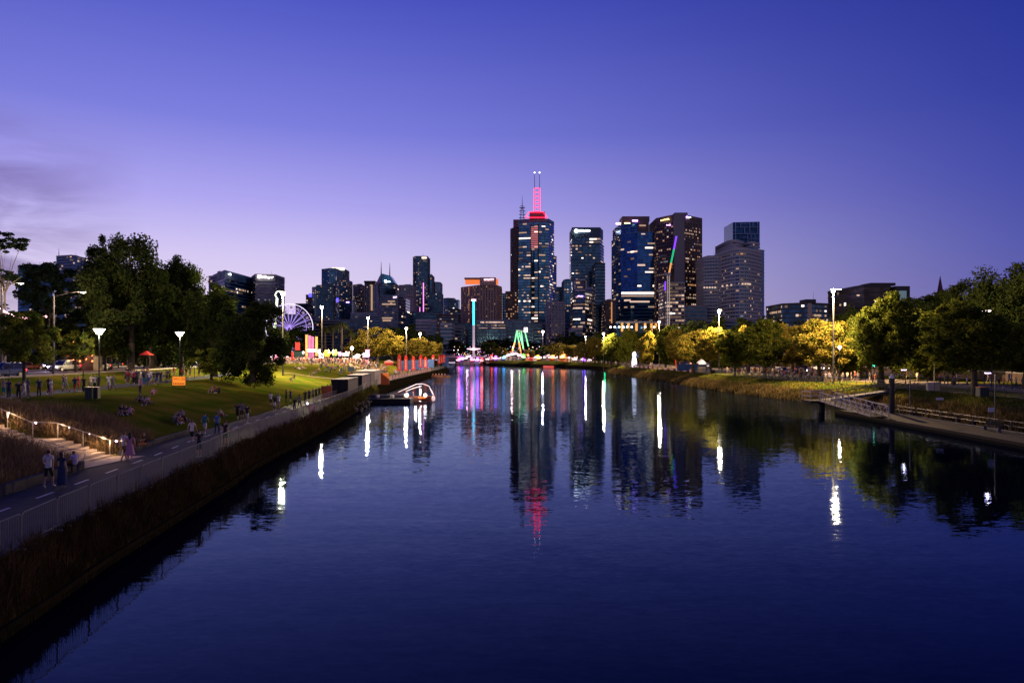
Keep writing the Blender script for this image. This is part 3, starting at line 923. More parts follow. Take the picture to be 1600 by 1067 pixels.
def scatter(n, fY, fu, side, clump=None, zoff=0.0, keep=None):
    out = []
    while len(out) < n:
        if clump:
            Y0 = fY(); u0 = fu(Y0); k = clump[0]
        else:
            Y0 = fY(); u0 = fu(Y0); k = 1
        for _ in range(k):
            Y = Y0 + (NR.normal(0, clump[1]) if clump else 0); u = u0 + (NR.normal(0, clump[1]) if clump else 0)
            X = XL(Y) - u if side == 'L' else XR(Y) + u
            if keep and not keep(X, Y, u): continue
            out.append((X, Y, ground(X, Y) + zoff))
    return out
# dense short growth down the near bank, and longer tussocks
blades('bank_grass', scatter(60000, lambda: 12 + 100 * NR.rand() ** 1.5, lambda Y: NR.uniform(-.02, .98), 'L'), .10, .40, .022, [g_green, g_bank], .8, 1, .12)
blades('bank_tussock_grass', scatter(42000, lambda: 12 + 90 * NR.rand() ** 1.4, lambda Y: NR.uniform(.3, .9), 'L', (60, .14), keep=lambda X, Y, u: .15 < u < 1.0), .25, .8, .02, [g_green, g_bank], .9, 2, .35)
blades('bank_edge_grass', scatter(9000, lambda: NR.uniform(75, 130), lambda Y: NR.uniform(.2, .95), 'L'), .3, .9, .05, [g_lit, g_olive], .9, 3, .3)
# garden bed
def inbed(X, Y, u):
    if u < 7.0: return False
    if 37.0 < Y < 41.42 and X > -36: return False
    z_ = ground(X, Y); px = CX + X / Y * F; py = HY + (CAM_H - z_) / Y * F
    return 18 < Y < 60 and py > interp([(-200, 641), (0, 641), (130, 649), (190, 669), (240, 690), (268, 697), (290, 720)], px)
blades('ornamental_grass', scatter(80000, lambda: NR.uniform(22, 60), lambda Y: 7 + 19 * NR.rand() ** 1.1, 'L', (130, .26), keep=inbed), .45, 1.15, .022, [g_tan, g_olive], 1.0, 4, .45)
blades('ornamental_undergrowth', scatter(30000, lambda: NR.uniform(22, 60), lambda Y: NR.uniform(7, 24), 'L', keep=inbed), .15, .55, .03, [g_olive, g_tan], .9, 5, .3)
# tufts hanging over the cut beside the steps
cut = []
for _ in range(9000):
    X = NR.uniform(-35.4, -24.0); lo = stair_z(X); hi = max(lo + .1, ground(X, 41.6))
    cut.append((X, 41.42 + NR.uniform(0, .12), NR.uniform(lo - .1, hi)))
blades('ornamental_grass', cut, .15, .5, .02, [g_tan, g_olive], 1.1, 14, .5)
# right bank reeds
blades('reed_grass', scatter(60000, lambda: 62 + 250 * NR.rand() ** 1.3, lambda Y: NR.uniform(.4, 3.4), 'R', (50, .35)), .25, .8, .06, [g_reed, g_green], .7, 6, .4)
blades('slope_grass', scatter(26000, lambda: 60 + 200 * NR.rand() ** 1.3, lambda Y: NR.uniform(3.2, 7.0), 'R'), .10, .28, .07, [g_lit, g_reed], .7, 7, .18)
# rocks at the water line of the left bank
rock = mat('bank_stone', (.09, .08, .07), .9, noise=(.05, .05, .045), nscale=2, bump=.05)
def rock_mesh(s):
    rs = random.Random(s)
    bm = bmesh.new(); bmesh.ops.create_icosphere(bm, subdivisions=1, radius=1)
    for v in bm.verts: v.co *= rs.uniform(.7, 1.15)
    me = bpy.data.meshes.new('stone'); bm.to_mesh(me); bm.free(); me.materials.append(rock)
    return me
rocks = [rock_mesh(i) for i in range(5)]
for i in range(70):
    Y = R.uniform(92, 128); u = R.uniform(-.5, .5)
    o = put('bank_stone', rocks[i % 5], None, (XL(Y) - u, Y, R.uniform(.05, .5) + max(0, u) * 1.2), R.uniform(0, 6))
    s = R.uniform(.18, .5); o.scale = (s, s, s * .7)
    tag(o, 'dark rough stone at the foot of the left bank by the black pontoon', 'stone', 'stones along the left water line')
# ------------------------------------------------------------------ city towers
WB = [mat('window_warm_dim', (.05, .04, .03), .4, emit=(1, .60, .32), es=.16, sample=False), mat('window_warm', (.1, .08, .06), .4, emit=(1, .62, .40), es=.50, sample=False),
      mat('window_pink', (.1, .08, .07), .4, emit=(1, .68, .52), es=.85, sample=False), mat('window_bright', (.2, .2, .2), .4, emit=(1, .80, .66), es=2.6, sample=False),
      mat('window_cool', (.1, .1, .12), .4, emit=(.75, .82, 1), es=.25, sample=False), mat('window_orange', (.1, .06, .03), .4, emit=(1, .45, .18), es=.6, sample=False)]
PAL = {'office': (0, 0, 1, 2, 1, 3, 0, 1, 2), 'home': (0, 0, 1, 5, 2, 4, 0, 1), 'orange': (5, 5, 1, 0), 'cool': (4, 4, 1, 0)}
G = {'blue': glass_mat('glass_blue', (.06, .22, .34)), 'deep': glass_mat('glass_deep_blue', (.02, .10, .27)), 'navy': glass_mat('glass_navy', (.04, .11, .17)), 'black': glass_mat('glass_black', (.04, .035, .035)),
     'crown': glass_mat('glass_crown_blue', (.008, .045, .12)), 'teal': glass_mat('glass_teal', (.10, .22, .32)), 'grey': glass_mat('glass_grey', (.07, .08, .13))}
Wm = {'navy': mat('panel_navy', (.06, .12, .15), .5), 'blue': mat('panel_blue', (.08, .18, .24), .45), 'brown': mat('granite_brown', (.15, .095, .075), .6), 'tan': mat('concrete_tan', (.46, .36, .28), .8), 'hotel': mat('hotel_stone', (.60, .40, .27), .8),
      'grey': mat('concrete_grey', (.46, .44, .38), .8), 'pale': mat('concrete_pale', (.52, .50, .44), .8), 'black': mat('panel_black', (.02, .02, .022), .5), 'mid': mat('concrete_mid', (.24, .23, .21), .7),
      'red': mat('brick_red', (.16, .06, .04), .85), 'pinkish': mat('stone_pink', (.20, .13, .14), .75)}
def tower(name, label, front, ytop, wall='navy', glass='blue', band=.3, pier=.0, lit=.12, pal='office', run=.0, floor=3.9, colw=3.0, depth=35, base=3.0, crown=0, Yref=None, rs=None, facepal=None, band_out=.3, cat='tower', blank=(), solid=()):
    """front: (px, distance) corners left to right. Core of glass, proud floor bands and piers, lit windows set on the glass"""
    Yr = Yref or min(p[1] for p in front)
    zt = WZ(ytop, Yr)
    P = [(WX(px, Y), Y) for px, Y in front]
    ox, oy = P[0]
    L0 = [(p[0] - ox, p[1] - oy) for p in P]
    back = [(L0[-1][0] * 1.0, L0[-1][1] + depth), (L0[0][0], L0[0][1] + depth)]
    t = thing(name, (ox, oy, base), 0, label, cat, None)
    H = zt - base
    poly = L0 + back
    MB().prism(poly, 0, H, 0, 1).build('glass_wall', [G[glass], Wm[wall]], t)
    edges = [(L0[i], L0[i + 1], i) for i in range(len(L0) - 1)]
    edges = [(back[1], L0[0], -1)] + edges + [(L0[-1], back[0], -2)]
    rr = random.Random(hash(name + str(ytop) + str(front[0][0])) % 100000 if False else int(front[0][0] * 7 + ytop))
    nf = max(2, int(H / floor)); fh = H / nf
    bands = MB(); piers = MB(); wins = MB()
    # floor plates
    if band > 0:
        for k in range(nf + 1):
            z0 = k * fh - fh * band / 2; z1 = k * fh + fh * band / 2
            if k == nf: z1 = H + .8; z0 = H - fh * max(band, crown)
            for (a, b2, ei) in edges:
                d = Vector((b2[0] - a[0], b2[1] - a[1])); Ln = d.length
                if Ln < .5: continue
                d.normalize(); nn = Vector((d.y, -d.x))
                q = [Vector(a) - d * .1, Vector(b2) + d * .1]
                o1 = nn * band_out
                bands.prism([tuple(q[0]), tuple(q[0] + o1), tuple(q[1] + o1), tuple(q[1])][::-1] if False else [tuple(q[0] + o1), tuple(q[1] + o1), tuple(q[1]), tuple(q[0])], max(0, z0), z1)
        o = bands.build('floor_band', Wm[wall], t); tag(o, kind='stuff')
    for (a, b2, ei) in edges:
        d = Vector((b2[0] - a[0], b2[1] - a[1])); Ln = d.length
        if Ln < 2: continue
        d.normalize(); nn = Vector((d.y, -d.x))
        nc = max(1, int(Ln / colw)); cw = Ln / nc
        if pier > 0:
            for j in range(nc + 1):
                c2 = Vector(a) + d * (cw * j)
                w = cw * pier / 2
                o1 = nn * (band_out + .15)
                piers.prism([tuple(c2 - d * w + o1), tuple(c2 + d * w + o1), tuple(c2 + d * w), tuple(c2 - d * w)], 0, H + .3)
        if ei in solid: continue
        pl = PAL[(facepal or {}).get(ei, pal)]
        for k in range(nf - int(crown) if crown >= 1 else nf):
            if k in blank: continue
            cells = set()
            if run > 0 and rr.random() < run:
                s0 = rr.randrange(nc); ln_ = max(1, int(nc * rr.uniform(.15, .9)))
                cells |= set(j for j in range(s0, min(nc, s0 + ln_)) if rr.random() < .9)
                mrow = rr.choice(pl)
            else:
                mrow = None
            for j in range(nc):
                if rr.random() < lit: cells.add(j)
            for j in cells:
                mi = mrow if mrow is not None and rr.random() < .8 else rr.choice(pl)
                m0 = cw * (pier / 2 + (.0 if run > .15 else .12)); m1 = cw - m0
                hw = rr.choice((.34, .42, .5)); z0 = k * fh + fh * max(band / 2 + .05, .5 - hw / 2 * 1.0); z1 = min((k + 1) * fh - fh * (band / 2 + .05), z0 + fh * hw)
                p0 = Vector(a) + d * (cw * j + m0) + nn * .08; p1 = Vector(a) + d * (cw * j + m1) + nn * .08
                wins.face([(p0.x, p0.y, z0), (p1.x, p1.y, z0), (p1.x, p1.y, z1), (p0.x, p0.y, z1)], mi)
    if pier > 0:
        tag(piers.build('pier', Wm[wall], t), kind='stuff')
    if name in ('apartment_tower', 'office_tower', 'skyscraper') and rr.random() < .6 and len(front) < 6:
        cx_ = sum(p[0] for p in poly) / len(poly); cy_ = sum(p[1] for p in poly) / len(poly); w_ = abs(L0[-1][0] - L0[0][0])
        MB().box((cx_ + rr.uniform(-.1, .1) * w_, cy_, H + 1.4), (w_ * rr.uniform(.3, .6), 9, 3.2)).box((cx_ - .25 * w_, cy_ - 4, H + 1.2), (w_ * .12, 3, 2.2)).tube((cx_ + .2 * w_, cy_, H), (cx_ + .2 * w_, cy_, H + rr.uniform(4, 9)), .15, n=4).build('roof_plant', Wm['mid'], t)
    if wins.f:
        tag(wins.build('lit_window', WB, t), kind='stuff')
    t['_zt'] = zt
    return t
def tl(t, X, Y, Z): return (X - t.location.x, Y - t.location.y, Z - t.location.z)
def tbox(t, name, px0, px1, y0, y1, Yc, dep, m):
    """box part of a tower seen between px0..px1 and y0..y1 at distance Yc"""
    return MB().box((0, 0, 0), (abs(px1 - px0) / F * Yc, dep, abs(y1 - y0) / F * Yc)).build(name, m, t, tl(t, WX((px0 + px1) / 2, Yc), Yc, WZ((y0 + y1) / 2, Yc)))
signw = mat('sign_white', (1, 1, 1), .5, emit=(1, .93, 1), es=9.0, sample=False)
signp = mat('sign_pink', (1, 1, 1), .5, emit=(1, .6, .8), es=4, sample=False)
signv = mat('sign_violet', (1, 1, 1), .5, emit=(.45, .22, 1), es=7, sample=False)
signg = mat('sign_gold', (1, 1, 1), .5, emit=(1, .72, .28), es=4, sample=False)
crownr = mat('neon_red', (1, .1, .15), .5, emit=(1, .008, .035), es=8, sample=False)
crowno = mat('crown_orange_light', (.4, .2, .1), .5, emit=(1, .22, .05), es=.95, sample=False)
crownw = mat('crown_cream_light', (.4, .3, .2), .5, emit=(1, .72, .5), es=2.2, sample=False)
magl = mat('light_magenta', (1, 1, 1), .5, emit=(1, .25, .75), es=2.2, sample=False)
bluel = mat('light_blue', (1, 1, 1), .5, emit=(.08, .06, 1), es=2.5, sample=False)
greenl = mat('light_green', (1, 1, 1), .5, emit=(.02, 1, .2), es=4, sample=False)
antm = mat('antenna_metal', (.10, .09, .16), .6)
def sign(t, txt, px, py, hpx, Yc, m, rz=0.0, sx=1.0):
    s = hpx / F * Yc * 1.35
    o = add_text('sign_lettering', txt, s, tl(t, WX(px, Yc), Yc, WZ(py, Yc)), rz, m, t, .1, sx)
    return o
def strokes(t, px, py, w, h, Yc, m):
    # lettering too small to read in the photograph: a row of upright strokes
    k = max(3, int(w / 1.5)); mb = MB(); rs = random.Random(int(px))
    for i in range(k):
        x0 = (i + .5 - k / 2) * w / k / F * Yc; hh = h / F * Yc * rs.uniform(.65, 1)
        mb.box((x0, 0, (hh - h / F * Yc) / 2), (w / k * .72 / F * Yc, .2, hh))
        if i % 2: mb.box((x0 + w / k * .3 / F * Yc, 0, 0), (w / k * .6 / F * Yc, .18, h * .25 / F * Yc))
    return mb.build('sign_lettering', m, t, tl(t, WX(px, Yc), Yc, WZ(py, Yc)))
def ring(t, name, px, py, rpx, Yc, m, hole=.5):
    r = rpx / F * Yc; mb = MB()
    k = 20
    for i in range(k):
        a0, a1 = 2 * pi * i / k, 2 * pi * (i + 1) / k
        q = [(r * math.cos(a0), -.1, r * math.sin(a0)), (r * math.cos(a1), -.1, r * math.sin(a1)), (r * hole * math.cos(a1), -.1, r * hole * math.sin(a1)), (r * hole * math.cos(a0), -.1, r * hole * math.sin(a0))]
        mb.face(q)
    return mb.build(name, m, t, tl(t, WX(px, Yc), Yc, WZ(py, Yc)))
def spire(t, name, px, y0, y1, Yc, r, m, n=6):
    return MB().tube((0, 0, 0), (0, 0, (y0 - y1) / F * Yc), r, r * .25, n).build(name, m, t, tl(t, WX(px, Yc), Yc, WZ(y0, Yc)))

# far left behind the trees
tower('office_tower', 'dark blue glass tower behind the leftmost spreading gum tree', [(28, 900), (54, 890)], 414, 'navy', 'blue', run=.2)
t = tower('office_tower', 'grey blue tower with a thin mast behind the gum tree', [(88, 960), (112, 950)], 399, 'grey', 'navy', run=.2)
spire(t, 'mast', 92, 399, 388, 955, .5, antm)
tower('office_tower', 'dark round cornered tower just left of the broad dark tree', [(118, 905), (122, 900), (142, 900), (148, 906)], 421, 'navy', 'navy', run=.3)
# block with the white letters and its grey left wing
t = tower('office_block', 'blue glass office block with grey left face and small white sign', [(333, 850), (351, 800), (384, 860)], 423, 'blue', 'deep', run=.22, lit=.02, colw=2.6, Yref=800, crown=2)
MB().prism([(0, 0), (0, 40), (1, 40), (1, 0)], 0, .1).build('roof_edge', Wm['grey'], t)
tbox(t, 'grey_side_panel', 333.4, 350.6, 424, 436, 822, 1, Wm['pale']).rotation_euler = (0, 0, math.atan2(-50, (WX(351, 800) - WX(333, 850))))
sign(t, 'nab', 359.5, 428.5, 3.6, 812, signw, math.atan2(60, WX(384, 860) - WX(351, 800)), 1.1)
tower('office_block', 'low grey wing left of the blue glass office block', [(326, 846), (340, 838)], 431, 'pale', 'grey', run=.3, lit=.05)
t = tower('office_tower', 'grey office tower with a bright white superannuation sign on top', [(393, 880), (399, 850), (430, 856)], 429, 'mid', 'grey', band=.35, run=.05, lit=.03, pal='cool', floor=3.6, colw=2.5, Yref=850, crown=2)
sign(t, 'UniSuper', 416, 433, 4.2, 846, signw, math.atan2(6, 24))
ring(t, 'sign_logo', 404.8, 432.2, 2.6, 846.5, signw, .15)
# southbank cluster
t = tower('apartment_tower', 'small dark apartment tower with blue glowing top left of the cluster', [(478, 1250), (488, 1250)], 461, 'black', 'black', lit=.12, pal='home')
tbox(t, 'blue_light_panel', 482.5, 487, 458.5, 464, 1248, 2, bluel)
ring(t, 'green_light', 484.5, 478, 1.6, 1247, greenl, .05)
tower('low_building', 'low dark roofed building at the foot of the left cluster', [(462, 1000), (480, 1000)], 475, 'black', 'navy', lit=.05)
tower('apartment_tower', 'slim grey apartment tower third from the left in the cluster', [(488, 1230), (494.5, 1230)], 449, 'grey', 'teal', pier=.3, lit=.1, pal='home')
tower('apartment_tower', 'dark stepped apartment tower speckled with lights left of the tall pair', [(494.5, 1180), (521, 1180)], 446, 'navy', 'navy', pier=.15, lit=.13, pal='home', floor=3.2)
tower('apartment_tower', 'tall blue grey apartment tower with vertical ribs in the left pair', [(503, 1210), (514, 1200), (527, 1206)], 420, 'blue', 'blue', band=.15, pier=.3, lit=.1, pal='home', floor=3.2)
t = tower('apartment_tower', 'tall apartment tower with a glowing cream crown in the left pair', [(519, 1260), (538.5, 1256)], 421, 'navy', 'navy', pier=.15, lit=.14, pal='home', floor=3.2)
tbox(t, 'crown_light', 520, 538, 418.8, 422.2, 1254, 12, crownw)
t = tower('apartment_tower', 'colourful lit apartment tower in front of the cream crowned one', [(525, 1150), (530, 1142), (543, 1150)], 437, 'navy', 'blue', pier=.15, lit=.34, pal='home', floor=3.2, colw=2.6)
tbox(t, 'blue_light_panel', 525.5, 529, 466, 472, 1143, 2, bluel)
t = tower('low_building', 'low black box building with a small violet sign in the cluster', [(539, 1100), (550, 1100)], 470, 'black', 'navy', lit=.05)
tbox(t, 'violet_sign', 541, 545.5, 471.5, 473.2, 1098, 1, signv)
tower('apartment_tower', 'narrow dark grey apartment tower fourth from the twin antenna tower', [(552, 1220), (558, 1214), (566, 1220)], 445, 'grey', 'navy', band=.2, pier=.35, lit=.14, pal='home', floor=3.2)
t = tower('apartment_tower', 'narrow tower with one bright vertical strip beside the twin antenna tower', [(570, 1200), (588, 1196)], 441, 'grey', 'navy', band=.2, pier=.35, lit=.12, pal='home', floor=3.2)
tbox(t, 'roof_cap', 571, 588, 440, 442.5, 1198, 25, Wm['black'])
tbox(t, 'strip_light', 579.5, 582, 445, 485, 1195.5, .6, WB[1])
# tower with wedge roof and two antennas
t = tower('office_tower', 'dark glass tower with sloping wedge roof and two thin antennas', [(588, 1120), (595.5, 1090), (618, 1100)], 443, 'black', 'navy', run=.12, lit=.02, Yref=1090)
Yc = 1095
pts = [(595.5, 443), (595.8, 427.5), (610, 431), (618, 443)]
fr = [tl(t, WX(a, Yc), Yc - 3, WZ(b2, Yc)) for a, b2 in pts]; bk = [(p[0], p[1] + 26, p[2]) for p in fr]
mb = MB(); mb.face(fr); mb.face(bk[::-1])
for i in range(4):
    j = (i + 1) % 4; mb.face([fr[i], bk[i], bk[j], fr[j]])
mb.build('wedge_roof', G['blue'], t)
fl = [tl(t, WX(a, Yr), Yr, WZ(b2, Yr)) for a, b2, Yr in ((588, 443, 1118), (592, 434, 1108), (595.4, 428, 1091), (595.4, 503, 1091), (588, 503, 1118))]
MB().face([(p[0], p[1] - 1.2, p[2]) for p in fl]).face([(p[0] + .3, p[1] - .9, p[2]) for p in fl[::-1]]).build('stone_side_panel', mat('stone_cream', (.52, .45, .44), .8), t)
spire(t, 'antenna', 595.6, 428, 409, Yc, 1.0, antm); spire(t, 'antenna', 609, 431, 411, Yc, 1.0, antm)
ring(t, 'sign_logo', 602.5, 439.5, 2.0, 1089, signw, .05); strokes(t, 606.5, 440, 6, 1.5, 1089, signw)
t = tower('office_block', 'broad grey blue glass block with a small red sign and lit bands', [(594, 820), (622, 820), (634, 850)], 462, 'blue', 'grey', band=.25, run=.18, lit=.02, floor=3.6, colw=2.2, Yref=820)
sign(t, 'SAP', 617, 464.6, 2.8, 818, signp)
for (a, b2, c2, e) in ((597, 618, 474.2, 476.4), (606, 617, 469.8, 471.6), (597, 613, 496, 498), (598, 611, 499.5, 502)):
    tbox(t, 'lit_window_band', a, b2, c2, e, 819, .8, WB[1])
tower('apartment_tower', 'fluted beige apartment block right of the broad grey blue block', [(624, 1060), (645, 1060)], 446, 'tan', 'navy', band=.1, pier=.55, lit=.03, pal='home')
tower('office_block', 'plain beige slab in front of the fluted apartment block', [(633, 980), (645.5, 980)], 461, 'tan', 'grey', band=.8, pier=.2, lit=.0)
t = tower('apartment_tower', 'tallest left tower with gold lit top corner and magenta light strip', [(645.5, 1190), (650, 1180), (668, 1180)], 401, 'navy', 'navy', band=.15, pier=.12, lit=.2, pal='home', floor=3.2, colw=2.8, Yref=1180)
tbox(t, 'gold_crown_light', 659, 666.5, 401.8, 404, 1178, 2, crownw)
tbox(t, 'magenta_strip', 661, 662.2, 442, 488, 1178, .6, magl); tbox(t, 'magenta_strip', 655.6, 656.4, 480, 492, 1178, .6, magl)
tower('apartment_tower', 'blue grey shoulder tower attached right of the tallest left tower', [(668, 1195), (675, 1195)], 430, 'mid', 'blue', band=.15, pier=.3, lit=.1, pal='home')
tower('apartment_tower', 'blue tower with a paler left half right of the tallest left tower', [(676, 1230), (680, 1225), (688, 1230)], 441, 'grey', 'blue', band=.2, pier=.3, lit=.08, pal='home')
tower('apartment_tower', 'dark apartment tower below and right of the tallest left tower', [(668, 1100), (689, 1100)], 458, 'navy', 'navy', pier=.2, lit=.14, pal='home', floor=3.2)
tower('office_block', 'small dark stepped tower alone between the left cluster and hotel', [(693, 1300), (699, 1290), (710, 1296)], 466, 'brown', 'navy', lit=.1)
tower('office_block', 'small blue block adjoining the lone dark stepped tower', [(709, 1320), (716.5, 1320)], 469, 'mid', 'blue', lit=.06)
# low buildings between
LB = [((548, 590, 990), 489, 'grey', 'navy', 'long low grey station building with tiny red lights', .06), ((560, 600, 900), 495, 'mid', 'navy', 'low dark hall behind the palms', .08), ((590, 646, 950), 494, 'grey', 'grey', 'low grey hall right of the broad glass block', .03),
      ((640, 684, 900), 488, 'navy', 'navy', 'dark low block in front of the tallest left tower', .04), ((650, 674, 760), 500, 'pale', 'grey', 'plain grey slab building above the red flags', .0), ((672, 682, 755), 501, 'tan', 'navy', 'tan striped annex next to the plain grey slab', .05),
      ((683, 716, 900), 492, 'red', 'navy', 'low brown roofed building left of the hotel', .04), ((688, 706, 700), 506, 'pale', 'navy', 'white banded low building behind the left bank tip', .02), ((706, 724, 780), 510, 'mid', 'navy', 'dark low building left of the cyan ride', .04),
      ((716, 746, 840), 506, 'navy', 'navy', 'low dark blue building under the hotel', .03), ((700, 722, 1000), 484, 'black', 'navy', 'black block left of the hotel with orange windows', .2)]
for (px, y1, wa, gl, lab, lt) in LB:
    tower('low_building', lab, [(px[0], px[2]), (px[1], px[2])], y1, wa, gl, band=.45, lit=lt, pal='home', cat='building', floor=3.6)
# hotel
t = tower('hotel_tower', 'brown grey hotel tower with orange glowing roof recess and pink sign', [(721, 962), (750, 930), (775, 930), (783.5, 955)], 446, 'hotel', 'black', band=.15, pier=.5, lit=.16, pal='orange', floor=3.3, colw=3.2, Yref=930, depth=40)
tbox(t, 'roof_wall', 750, 775, 434.2, 446.5, 934, 12, Wm['hotel'])
tbox(t, 'roof_glow_panel', 727, 750, 436.5, 444.3, 945, 4, crowno); tbox(t, 'roof_fascia', 726, 750, 434.8, 436.6, 938, 16, Wm['hotel']); tbox(t, 'roof_glow_panel', 774.5, 778.5, 436, 445, 945, 4, crowno)
sign(t, 'HYATT', 764, 437.2, 3.0, 927.3, signp, 0, 1.2)
for (a, b2) in ((731, 734), (735.5, 737), (739.5, 741.5), (747, 749)):
    mb = MB()
    for k in range(18):
        if R.random() < .6:
            yy = 449 + k * 3.1
            mb.box(tl(t, WX((a + b2) / 2, 935), 935 - 3.5 + (750 - a) * .9, WZ(yy, 935)), ((b2 - a) / F * 935, .5, 1.5))
    tag(mb.build('lit_window_column', WB[5 if a < 740 else 1], t), kind='stuff')
# podium rows right of hotel
t = tower('podium_building', 'low terrace building with rows of warm lit windows below the hotel', [(745, 800), (790, 800)], 501, 'grey', 'navy', band=.3, lit=.6, run=.7, pal='office', floor=3.4, colw=2.0, base=9.5, cat='building', depth=20)
tower('low_building', 'long low dark glass hall right of the ride mast', [(745, 760), (791, 760)], 514, 'mid', 'navy', band=.2, pier=.15, lit=.0, cat='building')
tower('low_building', 'dark low block behind the pendulum ride', [(790, 780), (834, 780)], 500, 'mid', 'navy', band=.3, pier=.15, lit=.06, cat='building', pal='cool')
tower('office_block', 'small blue stepped office block right of the hotel', [(785, 1050), (799, 1050)], 459, 'mid', 'blue', lit=.05, pal='cool')
tower('office_block', 'dark block with orange windows at the foot of the brown tower', [(790, 960), (811, 960)], 456, 'brown', 'black', lit=.3, pal='orange', pier=.2, floor=3.2)
# twin central towers
t = tower('skyscraper', 'narrow brown granite tower with teal lattice mast behind the tallest tower', [(798, 1010), (801.5, 1003), (815, 1003)], 357, 'brown', 'black', band=.35, pier=.4, lit=.07, floor=3.9, Yref=1003)
tbox(t, 'roof_block', 802, 815, 345, 357, 1010, 18, Wm['pinkish'])
lm = mat('teal_mast', (.10, .22, .26), .5, .3)
mb = MB()
zb = WZ(345, 1010)
for s_ in (-2.6, 2.6):
    mb.tube((s_, 0, 0), (s_ * .5, 0, 20), .45, .35, 5)
for k in range(4):
    mb.box((0, 0, 4 + k * 5), (9.5 - k * .4, 2, .9)); mb.box((0, 0, 6.5 + k * 5), (6, 1.2, .4))
mb.tube((0, 0, 16), (0, 0, 37), .7, .12, 6)
mb.build('lattice_mast', lm, t, tl(t, WX(816, 1010), 1010, zb))
t = tower('skyscraper', 'tallest blue glass tower with red lit crown and ladder shaped spire', [(811, 955), (829, 950), (841, 947), (857.5, 950), (865.5, 972)], 343, 'blue', 'blue', band=.3, pier=.0, lit=.17, run=.45, pal='office', floor=3.9, colw=4.4, Yref=950, depth=30, crown=1)
tower('skyscraper', 'stepped right shoulder of the tallest blue glass tower', [(862, 965), (869.5, 975)], 400, 'blue', 'deep', band=.3, lit=.1, run=.3, floor=3.9, colw=2.4)
tower('skyscraper', 'lower left flank slab of the tallest blue glass tower', [(810, 944), (829, 942)], 410, 'blue', 'blue', band=.3, lit=.06, run=.4, floor=3.9, colw=2.2, depth=10)
tower('skyscraper', 'lower front slab of the tallest blue tower with a recessed dark core', [(842, 944), (858, 944)], 418, 'blue', 'blue', band=.3, lit=.06, run=.4, floor=3.9, colw=2.2, depth=10)
for a in (829.2, 840.5):
    tbox(t, 'dark_recess', a - .3, a + 1.6, 350, 540, 941.6, 1.2, Wm['black'])
Yc = 955
tbox(t, 'crown_block', 827.5, 851, 333.5, 343.5, Yc, 22, Wm['pinkish'])
mb = MB()
P_ = [tl(t, WX(a, Yc - 12), Yc - 12, WZ(b2, Yc)) for a, b2 in ((820.5, 343), (827, 334.2), (848.5, 334.2), (855.5, 343), (820.5, 343))]
mb.path(P_, .38, 6); mb.build('red_crown_outline', crownr, t)
mb = MB()
for a in (835, 843.2):
    mb.tube(tl(t, WX(a, Yc), Yc, WZ(333, Yc)), tl(t, WX(a, Yc), Yc, WZ(294, Yc)), .42, .38, 6)
for k in range(7):
    mb.tube(tl(t, WX(835, Yc), Yc, WZ(294.5 + k * 6, Yc)), tl(t, WX(843.2, Yc), Yc, WZ(294.5 + k * 6, Yc)), .36, .36, 6)
mb.build('red_ladder_spire', crownr, t)
mb = MB()
for a in (835.3, 843): mb.tube(tl(t, WX(a, Yc), Yc, WZ(294, Yc)), tl(t, WX(a, Yc), Yc, WZ(271, Yc)), .42, .3, 5)
mb.build('spire_rod', mat('rod_red', (.35, .1, .2), .5), t)
for a in (835.3, 843): MB().ball((0, 0, 0), .8, 6).build('beacon', signw, t, tl(t, WX(a, Yc), Yc, WZ(270, Yc)))
mb = MB()
for k in range(12):
    mb.box(tl(t, WX(835, 945), 940.6, WZ(356 + k * 2.9, 945)), (9.4, .5, 1.2))
    if k in (3, 7): continue
tag(mb.build('red_lit_window_band', mat('window_red', (.2, .05, .05), .5, emit=(1, .25, .25), es=.6, sample=False), t), kind='stuff')
# cluster between
tower('office_block', 'black block right at the foot of the tallest tower', [(868, 1020), (884, 1020)], 449, 'black', 'navy', lit=.08)
tower('office_block', 'dark low block with a pale roof line right of the tallest tower', [(869, 900), (893, 900)], 455, 'mid', 'navy', band=.2, lit=.08)
tower('apartment_tower', 'pale gridded apartment block with warm windows in front of the tallest tower', [(855, 780), (862, 770), (882, 770)], 472, 'grey', 'grey', band=.25, pier=.3, lit=.16, pal='home', floor=3.3)
t = tower('apartment_tower', 'slim blue tower with teal lights at its foot before the white logo tower', [(881, 860), (893, 860)], 438, 'navy', 'blue', band=.25, pier=.1, lit=.22, pal='home', floor=3.3)
tbox(t, 'teal_light_panel', 884, 891, 505, 521, 857, 1, mat('light_teal', (.2, .5, .5), .5, emit=(.03, .55, .6), es=.35, sample=False))
mb = MB(); 
for k in range(9): mb.tube(tl(t, WX(893.4, 855), 855, WZ(441 + k * 7, 855)), tl(t, WX(893.4 + (1 if k % 2 else 0), 855), 855, WZ(446 + k * 7, 855)), .35, .35, 4)
mb.build('white_strip_light', mat('strip_white', (1, 1, 1), .5, emit=(1, .85, .95), es=1.2, sample=False), t)
t = tower('skyscraper', 'dark blue tower with round white logo sign left of the blue slab', [(893.5, 915), (938, 910), (942, 930)], 357.5, 'navy', 'navy', band=.2, pier=.0, lit=.12, run=.34, floor=3.9, colw=4.2, Yref=912, crown=3)
tbox(t, 'roof_lip', 893.5, 938, 355.5, 358, 911, 2, Wm['navy'])
ring(t, 'sign_logo', 900.2, 361, 2.7, 911, signw, .4); strokes(t, 912.6, 360.6, 19, 2.0, 911, signw)
tower('skyscraper', 'wider lower body of the dark blue white logo tower', [(892, 908), (893.6, 906), (938.5, 905), (943.5, 925)], 382, 'navy', 'navy', band=.2, lit=.05, run=.25, floor=3.9, colw=2.4, Yref=906, depth=8)
